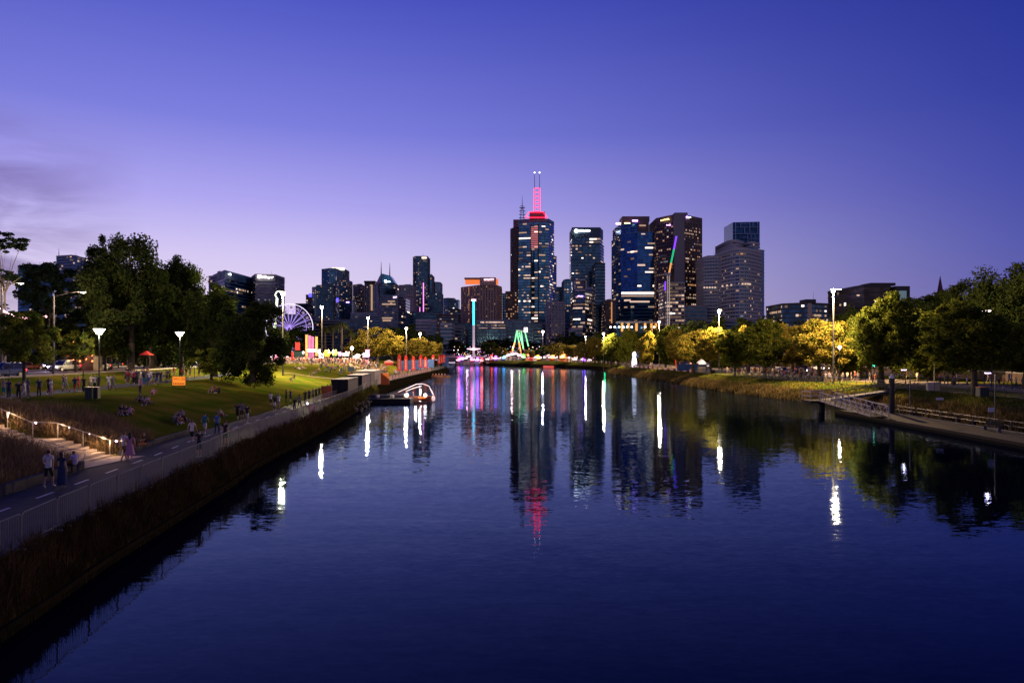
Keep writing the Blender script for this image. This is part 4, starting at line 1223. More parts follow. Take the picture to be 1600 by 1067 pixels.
t = tower('office_tower', 'front dark tower with pale framed top and violet sign before the logo tower', [(896, 720), (914, 715), (925, 745)], 455, 'black', 'navy', band=.25, lit=.08, run=.5, floor=3.7, colw=2.4, Yref=715)
mb = MB()
for (a, b2, c2, e) in ((897, 916, 437, 439), (897, 916, 453, 455.5), (897, 898.5, 437, 455), (914.5, 916, 437, 455)):
    mb.box(tl(t, WX((a + b2) / 2, 717), 717, WZ((c2 + e) / 2, 717)), ((b2 - a) / F * 717, 8, (e - c2) / F * 717))
mb.build('roof_frame', Wm['pale'], t)
tbox(t, 'framed_top_floor', 899, 914, 440, 453, 722, 6, G['grey']); tbox(t, 'lit_window_band', 900, 906, 440.5, 443, 718.5, .6, WB[1]); tbox(t, 'lit_window_band', 902, 910, 448, 449.5, 718.5, .6, WB[1])
strokes(t, 906.5, 462.5, 9, 2.0, 713, signv)
tower('office_tower', 'curved grey side tower right of the front dark tower', [(915, 760), (924, 752), (930, 770)], 450, 'grey', 'navy', band=.35, lit=.04, run=.1)
tower('office_tower', 'dark slab right of the logo tower reaching to the trees', [(930, 850), (945.5, 850)], 412, 'black', 'navy', lit=.02)
t = tower('apartment_tower', 'brown block with an orange lit window column left of the blue slab', [(946, 800), (962, 800)], 470, 'brown', 'black', lit=.15, pal='orange', floor=3.3)
tbox(t, 'orange_window_column', 954.8, 956.6, 472, 505, 798, .6, WB[5])
tower('low_building', 'tan low building with lit windows behind the first lamp', [(893, 690), (910, 690)], 513, 'tan', 'navy', band=.4, lit=.2, pal='home', cat='building')
# blue slab tower
t = tower('skyscraper', 'bright blue glass slab tower with violet lit roof edge', [(962, 835), (970, 815), (996, 800), (1026, 800)], 363, 'blue', 'deep', band=.14, pier=.0, lit=.04, run=.22, floor=3.9, colw=4.0, Yref=800, base=8)
t2 = tower('skyscraper', 'upper part of the bright blue slab tower with dark roof block', [(962, 838), (970, 818), (996, 803)], 349, 'blue', 'deep', band=.14, lit=.02, floor=3.9, colw=2.2, Yref=805, depth=25)
tbox(t2, 'roof_block', 970, 1012, 341, 349, 822, 22, Wm['brown']); tbox(t2, 'roof_block_right', 995, 1012, 347, 363, 812, 14, Wm['brown'])
tbox(t2, 'violet_edge_light', 962.5, 970, 348.3, 350.8, 818, 1.5, signp); tbox(t2, 'gold_edge_light', 975.5, 984.5, 348, 349.6, 804, 1, signg); tbox(t2, 'violet_edge_light', 988, 996.5, 343.8, 346.4, 800, 1, signv); tbox(t2, 'lit_window_band', 999, 1009, 351.5, 353.5, 804, 1, WB[1])
for (a, b2, c2, e, mi) in ((971, 1025, 456.5, 459.5, 3), (971, 1025, 461.3, 463.6, 1), (984, 1013, 470, 472.6, 2), (1013, 1025, 478.5, 480.5, 1), (1012, 1025, 379.5, 381.5, 1)):
    mb = MB(); w_ = 2.4; p_ = a
    while p_ < b2:
        Yl = lerp(813, 798.5, min(1, max(0, (p_ - 970) / 26))) - .2
        mb.box(tl(t, WX(p_ + 1, Yl), Yl, WZ((c2 + e) / 2, Yl)), (1.5, .4, (e - c2) / F * Yl)); p_ += w_
    tag(mb.build('lit_window_band', WB[mi], t), kind='stuff')
t = tower('podium_building', 'low podium with orange lit columns and white globe lights under the blue slab', [(962, 760), (1026, 760)], 503, 'pale', 'navy', band=.0, lit=0, cat='building', depth=20)
tbox(t, 'fascia', 962, 1026, 502, 505, 758, 6, Wm['pale'])
colm = mat('orange_column_light', (.5, .3, .1), .6, emit=(1, .42, .08), es=.9, sample=False)
for a in (972, 982, 994.5, 1008, 1018, 1025): tbox(t, 'column', a - 1.6, a + 1.6, 505, 518, 757, 2, colm)
for a in (954, 960.5, 967.5, 974, 980, 987, 1008, 1022): MB().ball((0, 0, 0), .95, 8).build('globe_light', signw, t, tl(t, WX(a, 750), 750, WZ(511, 750)))
# brown hotel tower
t = tower('skyscraper', 'dark brown tower with a wide blank centre column and gold lettering', [(1025.5, 790), (1052, 770), (1068, 770), (1096.5, 790)], 338, 'brown', 'black', band=.3, pier=.2, lit=.20, run=.35, pal='home', floor=3.5, colw=2.8, Yref=775, crown=2, solid=(1,), depth=40)
tbox(t, 'centre_column', 1053, 1069, 334.5, 520, 766, 4, Wm['mid']); tbox(t, 'roof_wall', 1052, 1072, 334.3, 338.3, 775, 14, Wm['mid'])
sign(t, 'SOFITEL', 1039, 343.6, 2.6, 776, signg, math.atan2(-20, WX(1052, 770) - WX(1025.5, 790)), 1.5)
ring(t, 'sign_logo', 1073.5, 339.6, 1.8, 771, signv, .5); strokes(t, 1077.5, 340, 4.2, 1.6, 771.5, signw)
strokes(t, 1044.5, 351.8, 7, 1.8, 771.5, signv)
tower('office_tower', 'lower brown wing bulging at the right foot of the brown hotel tower', [(1068.5, 768), (1101, 785)], 427, 'brown', 'black', band=.3, pier=.2, lit=.12, run=.5, pal='home', floor=3.5, colw=2.6, Yref=770)
tower('office_tower', 'lower left front of the brown hotel tower with many lit rows', [(1026, 784), (1050, 766)], 401, 'brown', 'black', band=.3, pier=.2, lit=.16, run=.55, pal='home', floor=3.5, colw=2.6, Yref=770, depth=12)
# building under construction with cranes
t = tower('construction_building', 'building site tower with open lit floors below the coloured crane', [(1041, 700), (1069, 700)], 442, 'grey', 'black', band=.2, pier=.12, lit=.55, run=.5, pal='office', floor=3.6, colw=2.8, cat='building')
c_ = thing('tower_crane', (WX(1044.5, 690), 690, 5), 0, 'tower crane with violet green and orange lit boom before the brown tower', 'crane')
mb = MB()
Hm = WZ(430, 690) - 5
for s_ in ((-1, -1), (1, -1), (1, 1), (-1, 1)): mb.tube((s_[0], s_[1], 0), (s_[0], s_[1], Hm), .18, n=4)
for k in range(int(Hm / 3)):
    mb.tube((-1, -1, k * 3), (1, -1, k * 3 + 3), .12, n=4); mb.tube((1, -1, k * 3), (1, 1, k * 3 + 3), .12, n=4); mb.tube((-1, -1, k * 3 + 3), (1, -1, k * 3 + 3), .12, n=4)
mb.build('mast', mat('crane_mast', (.45, .4, .38), .5, emit=(1, .8, .7), es=.35, sample=False), c_)
MB().box((0, 0, 0), (6, 3, 2.4)).build('cab', Wm['pale'], c_, (-1, 0, Hm + 1))
bo = [(1045, 430), (1048.5, 411), (1053, 389.5), (1057, 369)]
for i, mm in enumerate((mat('boom_orange_light', (.6, .4, .2), .5, emit=(1, .45, .12), es=1.3, sample=False), mat('boom_green_light', (.1, .6, .3), .5, emit=(.02, .8, .3), es=1.0, sample=False), mat('boom_violet_light', (.3, .2, 1), .5, emit=(.22, .04, 1), es=2.4, sample=False))):
    a, b2 = [(WX(q[0], 690) - WX(1044.5, 690), 0, WZ(q[1], 690) - 5) for q in (bo[i], bo[i + 1])]
    mb = MB()
    for s_ in (-.55, .55): mb.tube((a[0] + s_, 0, a[2]), (b2[0] + s_, 0, b2[2]), .26, n=5)
    for k in range(6):
        q0 = Vector(a).lerp(Vector(b2), k / 6); q1 = Vector(a).lerp(Vector(b2), (k + 1) / 6)
        mb.tube((q0.x - .55, 0, q0.z), (q1.x + .55, 0, q1.z), .16, n=4)
    mb.build('boom_section', mm, c_)
c2_ = thing('tower_crane', (WX(1038.5, 705), 705, 5), 0, 'small crane with short violet lit boom left of the construction floors', 'crane')
MB().tube((0, 0, 0), (0, 0, WZ(454, 705) - 5), .6, n=6).build('mast', Wm['mid'], c2_)
MB().tube((0, -2, WZ(454, 705) - 5), (.3, -2, WZ(440, 705) - 5), .6, .5, n=6).build('boom_section', MC['boom_violet_light'], c2_)
# round tower on the right
def arc(px0, px1, Y0, bulge, n=9):
    return [(lerp(px0, px1, i / n), Y0 - bulge * math.sin(pi * i / n)) for i in range(n + 1)]
t = tower('apartment_tower', 'pale banded wing left of the round tower', [(1100.5, 745), (1134, 735)], 400, 'pale', 'navy', band=.5, pier=.12, lit=.04, pal='home', floor=3.6, colw=2.6)
tower('apartment_tower', 'round grey tower with curved balcony bands at the right of the skyline', arc(1128, 1190, 728, 28), 388, 'pale', 'navy', band=.5, pier=.08, lit=.10, pal='home', floor=3.6, colw=2.8, Yref=700)
t = tower('apartment_tower', 'smooth drum top floors of the round grey tower', arc(1133, 1162, 735, 14), 376, 'grey', 'grey', band=.9, lit=.0, floor=3.6, Yref=723, base=100)
tower('apartment_tower', 'raised curved corner floors at the right of the round tower', arc(1163, 1187, 735, 10), 379, 'grey', 'navy', band=.45, lit=.06, pal='home', floor=3.6, Yref=727, base=100)
mb = MB()
for k in range(14):
    a = 1112 + k * 4.4
    mb.box(tl(t, WX(a, 708), 735 if a < 1130 else 728 - 28 * math.sin(pi * (a - 1128) / 62) - .8, WZ(445.4 - (a > 1145) * .6, 708)), (1.7, .6, 1.5))
mb.build('lit_floor_row', WB[2], t)
tower('apartment_tower', 'slim grey slab at the right side of the round tower', [(1187, 740), (1194, 745)], 391, 'grey', 'deep', band=.2, lit=.02)
t = tower('skyscraper', 'blue glass tower crowned with irregular white lines behind the round tower', [(1145, 840), (1187, 836)], 347, 'navy', 'crown', band=.0, lit=0, floor=6, Yref=838)
mb = MB()
for (a, b2, c2, e) in ((1149, 1186, 355, 355.6), (1145, 1186, 365, 365.8), (1157, 1171, 350, 350.5), (1157, 1157.8, 348, 356), (1163, 1163.8, 356, 366), (1171, 1171.8, 347, 366), (1176, 1176.8, 347, 356), (1183, 1183.8, 347, 366), (1168, 1168.7, 366, 378), (1173, 1173.7, 366, 376),
                      (1149, 1149.7, 347, 378), (1168, 1187, 373, 373.7), (1179, 1179.7, 366, 380), (1160, 1168, 371, 371.7), (1145, 1149, 360, 360.6)):
    mb.box(tl(t, WX((a + b2) / 2, 835), 835, WZ((c2 + e) / 2, 835)), ((b2 - a) / F * 835, .8, (e - c2) / F * 835))
mb.build('white_frame_line', mat('frame_pale_blue', (.35, .5, .62), .6), t)
t = tower('office_block', 'low wide office block with lit left wing above the yellow trees', [(1222, 560), (1261, 548), (1296.5, 560)], 474, 'black', 'navy', band=.25, lit=.1, run=.35, floor=3.6, colw=2.0, Yref=548)
tbox(t, 'roof_plant_room', 1254, 1270, 468.5, 474, 556, 12, Wm['black']); spire(t, 'mast', 1271, 470, 455, 556, .15, antm)
tbox(t, 'grey_side_panel', 1261, 1268, 474, 500, 548.5, 1, Wm['tan'])
t = thing('lit_spire', (WX(1318, 900), 900, 5), 0, 'slim pink lit lattice spire between the tallest lamp and the trees', 'spire')
MB().tube((0, 0, 0), (0, 0, WZ(487, 900) - 5), 5, 3, 8).build('lower_shaft', mat('spire_pink_dim', (.4, .1, .3), .6, emit=(1, .25, .7), es=.35, sample=False), t)
MB().tube((0, 0, WZ(487, 900) - 5), (0, 0, WZ(462, 900) - 5), 2.4, .3, 6).build('needle', mat('spire_pink', (.6, .3, .5), .6, emit=(1, .3, .8), es=.8, sample=False), t)
t = tower('office_block', 'black stepped office building behind the right bank trees', [(1334, 430), (1350, 420), (1391, 420)], 447, 'black', 'black', band=.2, lit=.02, floor=3.8, Yref=420)
tbox(t, 'upper_floor_block', 1352, 1391, 443.5, 447.5, 428, 12, Wm['black']); tbox(t, 'stair_tower', 1391, 1413, 448.5, 500, 424, 12, Wm['black'])
tbox(t, 'glass_corner', 1406, 1415, 454.5, 480, 417, 2, mat('glass_mint', (.25, .38, .42), .3, emit=(.4, .75, .8), es=.12, sample=False)); tbox(t, 'lit_window_band', 1339, 1349, 460.5, 462.5, 424.5, .6, WB[2])
t = thing('church_spire', (WX(1469, 800), 800, 5), 0, 'thin dark red church spire rising over the right bank trees', 'spire')
MB().tube((0, 0, 0), (0, 0, WZ(456, 800) - 5), 4.2, 3.6, 8).tube((0, 0, WZ(456, 800) - 5), (0, 0, WZ(431, 800) - 5), 3.2, .15, 8).build('spire_cone', mat('spire_slate', (.16, .05, .06), .8), t)
# filler skyline, low and dark, behind the trees
rr = random.Random(5)
for (a, b2, yt, Yd, lab) in ((1100, 1225, 500, 700, 'long low dark building behind the right bank trees'), (1225, 1340, 505, 640, 'low dark building right behind the yellow trees'), (820, 900, 505, 850, 'dark low block behind the bend fair'),
                             (900, 965, 500, 860, 'dark building behind the tall right bank lamps'), (1066, 1105, 478, 720, 'dark block between brown tower and pale wing'), (440, 560, 500, 900, 'long dark building behind the ferris wheel'),
                             (420, 480, 492, 820, 'dark warehouse left behind the ferris wheel'), (330, 430, 490, 700, 'dark building behind the dark trees')):
    tower('low_building', lab, [(a, Yd), (b2, Yd)], yt, 'mid', 'navy', band=.4, lit=.02, pal='home', cat='building')
# ------------------------------------------------------------------ people
SK = {'skin': mat('skin', (.42, .26, .19), .6), 'hair': mat('hair_dark', (.02, .015, .012), .6), 'shoe': mat('shoe_white', (.6, .6, .6), .6)}
SKINS = [mat('skin', (.42, .26, .19)), mat('skin_tan', (.28, .16, .10), .6), mat('skin_dark', (.12, .065, .045), .6)]
HAIRS = [MC['hair_dark'], mat('hair_brown', (.07, .04, .025), .6), mat('hair_black', (.01, .01, .012), .5), mat('hair_fair', (.28, .2, .1), .6)]
TOPS = {'white': (.62, .60, .62), 'black': (.015, .015, .018), 'navy': (.02, .03, .09), 'grey': (.16, .16, .18), 'pink': (.55, .25, .33), 'red': (.42, .03, .04), 'blue': (.06, .16, .42), 'teal': (.02, .18, .24),
        'beige': (.42, .32, .24), 'orange': (.5, .17, .05), 'lilac': (.42, .38, .6), 'green': (.05, .14, .05), 'cream': (.6, .5, .42)}
TOPM = {k: mat('cloth_' + k, v, .85) for k, v in TOPS.items()}
SHOES = [MC['shoe_white'], TOPM['black'], TOPM['grey']]
# joints of a standing figure, metres, facing -Y
J0 = dict(pel=(0, 0, .94), spn=(0, .01, 1.12), chs=(0, 0, 1.32), nek=(0, .01, 1.475), hd=(0, -.005, 1.58), top=(0, -.005, 1.675),
          lsh=(.18, .01, 1.41), lel=(.235, .03, 1.14), lwr=(.23, -.05, .90), lhp=(.085, 0, .87), lkn=(.10, -.015, .49), lan=(.10, .03, .09), lto=(.115, -.14, .035),
          rsh=(-.18, .01, 1.41), rel=(-.235, .03, 1.14), rwr=(-.23, -.05, .90), rhp=(-.085, 0, .87), rkn=(-.10, -.015, .49), ran=(-.10, .03, .09), rto=(-.115, -.14, .035))
RAD = dict(pel=(.155, .12), spn=(.13, .10), chs=(.165, .115), nek=(.058, .058), hd=(.082, .092), top=(.062, .07), sh=(.062, .06), el=(.043, .043), wr=(.028, .026), hp=(.095, .095), kn=(.062, .062), an=(.04, .042), to=(.038, .03))
EDG = [('pel', 'spn'), ('spn', 'chs'), ('chs', 'nek'), ('nek', 'hd'), ('hd', 'top')]
for s_ in 'lr':
    EDG += [('chs', s_ + 'sh'), (s_ + 'sh', s_ + 'el'), (s_ + 'el', s_ + 'wr'), ('pel', s_ + 'hp'), (s_ + 'hp', s_ + 'kn'), (s_ + 'kn', s_ + 'an'), (s_ + 'an', s_ + 'to')]
def off(J, **k):
    q = dict(J)
    for a, v in k.items():
        q[a] = v
    return q
POSES = {
    'standing': off(J0),
    'standing with bent arms': off(J0, lel=(.23, .05, 1.15), lwr=(.10, -.22, 1.18), rel=(-.23, .05, 1.15), rwr=(-.06, -.24, 1.20), hd=(0, -.03, 1.57), top=(0, -.05, 1.66)),
    'walking': off(J0, lkn=(.10, -.17, .52), lan=(.10, -.24, .12), lto=(.11, -.40, .07), rkn=(-.10, .06, .50), ran=(-.10, .30, .16), rto=(-.11, .20, .04), lel=(.235, .09, 1.16), lwr=(.23, .13, .93), rel=(-.235, -.03, 1.15), rwr=(-.22, -.19, .96)),
    'strolling': off(J0, rkn=(-.10, -.11, .50), ran=(-.10, -.14, .09), rto=(-.11, -.30, .04), lkn=(.10, .03, .49), lan=(.10, .17, .11), lto=(.11, .03, .035), rel=(-.24, .07, 1.15), rwr=(-.23, .07, .91), lwr=(.2, -.15, .95)),
    'leaning': off(J0, spn=(0, -.03, 1.11), chs=(0, -.09, 1.28), nek=(0, -.14, 1.42), hd=(0, -.19, 1.51), top=(0, -.21, 1.60), lsh=(.18, -.1, 1.37), rsh=(-.18, -.1, 1.37), lel=(.2, -.2, 1.15), lwr=(.1, -.38, 1.12), rel=(-.2, -.2, 1.15), rwr=(-.1, -.38, 1.12)),
    'sitting': dict(pel=(0, .1, .13), spn=(0, .1, .32), chs=(0, .06, .52), nek=(0, .03, .67), hd=(0, 0, .77), top=(0, -.01, .86), lsh=(.18, .06, .61), lel=(.24, -.08, .40), lwr=(.12, -.30, .42), lhp=(.10, .03, .11), lkn=(.15, -.33, .44), lan=(.14, -.58, .09), lto=(.15, -.75, .05),
                    rsh=(-.18, .06, .61), rel=(-.24, -.08, .40), rwr=(-.08, -.32, .42), rhp=(-.10, .03, .11), rkn=(-.15, -.33, .44), ran=(-.14, -.58, .09), rto=(-.15, -.75, .05)),
    'lounging': dict(pel=(0, 0, .12), spn=(0, .10, .26), chs=(0, .20, .42), nek=(0, .26, .56), hd=(0, .25, .66), top=(0, .24, .75), lsh=(.18, .22, .51), lel=(.25, .40, .30), lwr=(.26, .50, .06), lhp=(.10, -.06, .10), lkn=(.12, -.46, .22), lan=(.12, -.86, .07), lto=(.14, -.95, .16),
                     rsh=(-.18, .22, .51), rel=(-.25, .40, .30), rwr=(-.26, .50, .06), rhp=(-.10, -.06, .10), rkn=(-.13, -.42, .42), ran=(-.12, -.70, .07), rto=(-.13, -.86, .04)),
    'perched': dict(pel=(0, .05, .52), spn=(0, .05, .70), chs=(0, 0, .88), nek=(0, -.05, 1.02), hd=(0, -.09, 1.12), top=(0, -.11, 1.21), lsh=(.18, 0, .97), lel=(.24, -.12, .74), lwr=(.12, -.32, .72), lhp=(.10, -.02, .50), lkn=(.14, -.42, .50), lan=(.14, -.44, .09), lto=(.15, -.60, .035),
                    rsh=(-.18, 0, .97), rel=(-.24, -.12, .74), rwr=(-.08, -.34, .72), rhp=(-.10, -.02, .50), rkn=(-.15, -.40, .50), ran=(-.14, -.36, .09), rto=(-.15, -.52, .035)),
}
def body_mesh(pose, sub=1, hands=False):
    J = POSES[pose]
    names = list(J.keys())
    names.sort(key=lambda k: k != 'pel')
    bm = bmesh.new()
    skl = bm.verts.layers.skin.verify()
    vs_ = {}
    for k in names:
        v = bm.verts.new(J[k]); vs_[k] = v
        key = k if k in RAD else k[1:]
        v[skl].radius = RAD[key]
        v[skl].use_root = (k == 'pel')
    for a, b2 in EDG: bm.edges.new((vs_[a], vs_[b2]))
    me = bpy.data.meshes.new('sk'); bm.to_mesh(me); bm.free()
    o = bpy.data.objects.new('sk', me); col.objects.link(o)
    md = o.modifiers.new('s', 'SKIN'); md.use_smooth_shade = True; md.branch_smoothing = .6
    if sub: o.modifiers.new('b', 'SUBSURF').levels = sub
    bpy.context.view_layer.update()
    dg = bpy.context.evaluated_depsgraph_get()
    m = bpy.data.meshes.new_from_object(o.evaluated_get(dg))
    bpy.data.objects.remove(o); bpy.data.meshes.remove(me)
    m.name = 'person_body'
    bm = bmesh.new(); bm.from_mesh(m)
    # hands with fingers, nose and ears join the same body mesh
    def tb(p0, p1, r0, r1):
        mb = MB().tube(p0, p1, r0, r1, 5)
        vv = [bm.verts.new(p) for p in mb.v]
        for f_ in mb.f:
            try: bm.faces.new([vv[i] for i in f_])
            except ValueError: pass
    if hands:
        for s_ in 'lr':
            w = Vector(J[s_ + 'wr']); e = Vector(J[s_ + 'el']); d = (w - e).normalized()
            side = d.cross(Vector((0, 0, 1)) if abs(d.z) < .8 else Vector((1, 0, 0))).normalized()
            pm = w + d * .08
            tb(w, pm, .026, .036)
            curl = Vector((0, -.35, -.1))
            for q in range(4):
                b0 = pm + side * (q - 1.5) * .019
                L = (.062, .075, .070, .055)[q]
                d2 = (d + curl * .5).normalized()
                tb(b0, b0 + d * L * .5, .0095, .0085); tb(b0 + d * L * .5, b0 + d * L * .5 + d2 * L * .5, .0085, .0065)
            th = w + d * .03 + side * .03
            tb(th, th + (d + side * .8).normalized() * .045, .011, .009); tb(th + (d + side * .8).normalized() * .045, th + (d + side * .5).normalized() * .075, .009, .007)
    h = Vector(J['hd']); t_ = Vector(J['top'])
    tb(h + Vector((0, -.085, .01)), h + Vector((0, -.112, -.018)), .008, .014)
    for s2 in (-1, 1): tb(h + Vector((s2 * .074, .0, .0)), h + Vector((s2 * .092, .012, .01)), .024, .02)
    bm.to_mesh(m); bm.free()
    # colour by nearest bone
    seg = []
    for a, b2 in EDG:
        A, B = Vector(J[a]), Vector(J[b2]); k2 = b2[1:] if b2 not in RAD else b2
        seg.append((A, B, a, k2))
    mi = []
    for p in m.polygons:
        c2 = p.center; best = 9; bb = None
        for A, B, a, k2 in seg:
            d = B - A; tt = max(0, min(1, (c2 - A).dot(d) / d.length_squared)); q = (c2 - (A + d * tt)).length - (.04 if k2 in ('chs', 'spn') else 0)
            if q < best: best = q; bb = (a, k2, tt)
        a, k2, tt = bb
        if k2 in ('top', 'hd'):
            rel = c2 - h
            mi.append(3 if (rel.y > .015 and rel.z > -.05) or rel.z > .065 else 0)
        elif k2 in ('spn', 'chs', 'sh'): mi.append(1)
        elif k2 == 'nek': mi.append(1 if tt < .45 else 0)
        elif k2 == 'el': mi.append(1 if tt < .62 else 0)
        elif k2 == 'wr': mi.append(0)
        elif k2 == 'hp': mi.append(2)
        elif k2 == 'kn': mi.append(2)
        elif k2 == 'an': mi.append(4 if tt < .93 else 5)
        elif k2 == 'to': mi.append(5)
        else: mi.append(0)
    m.materials.clear()
    for q in (SKINS[0], TOPM['white'], TOPM['black'], HAIRS[0], SKINS[0], SHOES[0]): m.materials.append(q)
    m.polygons.foreach_set('material_index', mi)
    m.polygons.foreach_set('use_smooth', [True] * len(m.polygons))
    return m
BODY = {}
def person(X, Y, rz, pose, top, bottom, label, group=None, legs=None, skin=0, hair=0, z=None, sc=1.0, detail=False, dress=None, longhair=False, far=False, lift=0.0):
    key = (pose, 'far' if far else ('hi' if detail else 'lo'))
    if key not in BODY: BODY[key] = body_mesh(pose, 0 if far else 1, detail)
    zz = (ground(X, Y) if z is None else z) + lift
    o = put('person', BODY[key], None, (X, Y, zz + (.03 if not far else .01)), rz)
    o.scale = (sc, sc, sc)
    ms = [SKINS[skin], TOPM[top], TOPM[bottom], HAIRS[hair], TOPM[bottom] if legs else SKINS[skin], SHOES[R.randrange(3)]]
    for i, m in enumerate(ms):
        o.material_slots[i].link = 'OBJECT'
        o.material_slots[i].material = m
    tag(o, label, 'person', group)
    J = POSES[pose]
    if dress:
        p = Vector(J['pel'])
        lo = .16 if dress == 'long' else .48
        mb = MB(); n_ = 14
        prof = [(.145, p.z + .12), (.175, p.z), (.20, p.z - .2), (.235 if dress == 'long' else .27, lo)]
        k = len(mb.v)
        for (r, z_) in prof:
            for i in range(n_):
                a = 2 * pi * i / n_; w = 1 + .07 * math.sin(i * 2.6) * (p.z - z_)
                mb.v.append((r * w * math.cos(a), r * .82 * w * math.sin(a) + p.y, z_))
        for j in range(3):
            for i in range(n_):
                mb.f.append((j * n_ + i, j * n_ + (i + 1) % n_, (j + 1) * n_ + (i + 1) % n_, (j + 1) * n_ + i)); mb.m.append(0)
        mb.build('skirt', TOPM[bottom], o, smooth=True)
    if longhair:
        h = Vector(J['hd'])
        mb = MB()
        mb.lathe([(.03, .13), (.085, .09), (.10, .0), (.095, -.12), (.085, -.22), (.05, -.30), (.01, -.31)], 10, (0, 0, 0))
        ob = mb.build('hair', HAIRS[hair], o, tuple(h + Vector((0, .045, 0))), smooth=True)
        ob.scale = (1, .62, 1)
    return o
def at(px, py, pose, top, bottom, face, label, group=None, **k):
    X, Y, z = hit(px, py)
    k.setdefault('z', z)
    return person(X, Y, face, pose, top, bottom, label, group, **k)
def PW(p): return {'standing with bent arms': 'pausing'}.get(p, p)
AW = pi   # facing away from the bridge
# nearest figures
at(76, 763, 'strolling', 'white', 'black', AW, 'person in white t-shirt and black shorts on the path beside a long dark dress', detail=True, skin=0, sc=1.04)
at(97, 764, 'standing', 'navy', 'navy', AW - .3, 'person in a long dark dress with long hair standing on the path below the steps', detail=True, dress='long', longhair=True, sc=.98)
at(117, 742, 'perched', 'lilac', 'black', -1.9, 'person in a pale top sitting on the low wall at the foot of the steps', detail=True, legs=True)
at(194, 722, 'walking', 'white', 'black', -.3 + AW, 'person in a white t-shirt walking beside the person in pink on the path', detail=True, sc=1.02)
at(203, 724, 'walking', 'pink', 'pink', .35 + AW, 'person in a flowing pink outfit walking on the path below the grass bed', detail=True, legs=True, dress='short', longhair=True)
at(227, 703, 'perched', 'black', 'orange', -.8, 'person in dark clothes sitting on the kerb wall beside the grass bed', detail=True, skin=1, lift=-.12)
at(300, 695, 'walking', 'white', 'black', AW, 'person in white t-shirt and black shorts walking between the seated group and railing', detail=True)
at(311, 716, 'standing with bent arms', 'black', 'navy', -2.2, 'person in a black top looking at a phone at the railing', sc=1.0, z=1.8)
at(320, 680, 'walking', 'teal', 'white', AW, 'person in a teal shirt and white shorts walking on the path edge')
at(339, 680, 'strolling', 'blue', 'navy', AW, 'person in a blue shirt and dark trousers walking on the path', legs=True)
at(352, 697, 'standing', 'black', 'green', AW - .3, 'person in dark clothes standing behind the railing by the water')
at(371, 659, 'walking', 'black', 'black', AW, 'person in black walking left of the person in beige shorts')
at(378, 657, 'standing', 'grey', 'black', AW + .2, 'person in a grey top walking in the middle of the trio on the path')
at(386, 662, 'walking', 'black', 'white', AW, 'person in a black top and beige shorts walking with the trio on the path')
for (px, py, tp, bt, pose) in ((423, 636, 'white', 'black', 'standing'), (429, 642, 'black', 'white', 'walking'), (436, 640, 'white', 'grey', 'strolling'), (432, 638, 'black', 'black', 'standing'),
                               (447, 630, 'black', 'black', 'standing'), (454, 630, 'navy', 'navy', 'standing'), (460, 646, 'black', 'black', 'leaning'), (468, 640, 'grey', 'black', 'walking'), (477, 632, 'black', 'navy', 'standing'),
                               (483, 630, 'navy', 'black', 'standing'), (489, 628, 'grey', 'black', 'standing with bent arms'), (494, 626, 'black', 'black', 'standing'), (499, 624, 'black', 'navy', 'standing'), (504, 622, 'navy', 'black', 'standing'),
                               (508, 620, 'black', 'black', 'leaning'), (512, 618, 'grey', 'black', 'standing'), (516, 617, 'red', 'black', 'standing')):
    at(px, py, pose, tp, bt, R.uniform(0, 6.28), 'person in %s top and %s shorts %s on the path before the black container' % (tp, bt, PW(pose)), 'people gathered on the path before the container', skin=R.randrange(3))
# seated on the lawn
SEAT = [(196, 652, 'black', 'black', 'sitting', -.4), (203, 650, 'pink', 'black', 'lounging', .5), (190, 650, 'black', 'grey', 'sitting', .9), (226, 634, 'cream', 'black', 'sitting', .4), (219, 630, 'grey', 'black', 'sitting', -.3), (232, 632, 'pink', 'beige', 'lounging', .8),
        (240, 618, 'pink', 'red', 'lounging', .3), (277, 659, 'navy', 'black', 'sitting', .2), (284, 656, 'lilac', 'navy', 'sitting', -.5), (289, 660, 'black', 'black', 'lounging', .9), (274, 663, 'grey', 'grey', 'sitting', 1.2), (281, 664, 'orange', 'black', 'lounging', .4),
        (331, 615, 'beige', 'black', 'sitting', 0), (336, 614, 'orange', 'grey', 'sitting', .3), (342, 615, 'black', 'black', 'sitting', -.3), (346, 652, 'beige', 'red', 'lounging', .9), (455, 596, 'black', 'black', 'lounging', .5), (460, 592, 'navy', 'grey', 'sitting', -.4),
        (468, 578, 'white', 'cream', 'lounging', 1.2), (473, 576, 'pink', 'white', 'lounging', 1.1), (487, 571, 'black', 'black', 'lounging', .4), (494, 584, 'navy', 'black', 'sitting', .2), (499, 580, 'beige', 'pink', 'lounging', .6), (509, 582, 'teal', 'navy', 'sitting', -.3),
        (486, 587, 'black', 'black', 'sitting', .2), (490, 587, 'grey', 'black', 'sitting', -.2), (530, 585, 'black', 'grey', 'sitting', 0), (534, 585, 'grey', 'black', 'sitting', .3), (521, 577, 'blue', 'navy', 'sitting', .5), (524, 578, 'black', 'grey', 'sitting', -.5),
        (461, 577, 'grey', 'black', 'sitting', 1), (480, 566, 'red', 'black', 'sitting', 0), (560, 578, 'pink', 'black', 'sitting', .2), (564, 575, 'orange', 'black', 'sitting', -.2), (554, 576, 'white', 'beige', 'lounging', .3), (570, 577, 'cream', 'red', 'sitting', .1)]
for i, (px, py, tp, bt, pose, f_) in enumerate(SEAT):
    at(px, py, pose, tp, bt, f_, 'person in %s top and %s shorts %s on the %s' % (tp, bt, pose, 'slope by the path' if py > 600 else 'floodlit lawn'), 'people sitting on the lawn', skin=R.randrange(3), hair=R.randrange(4))
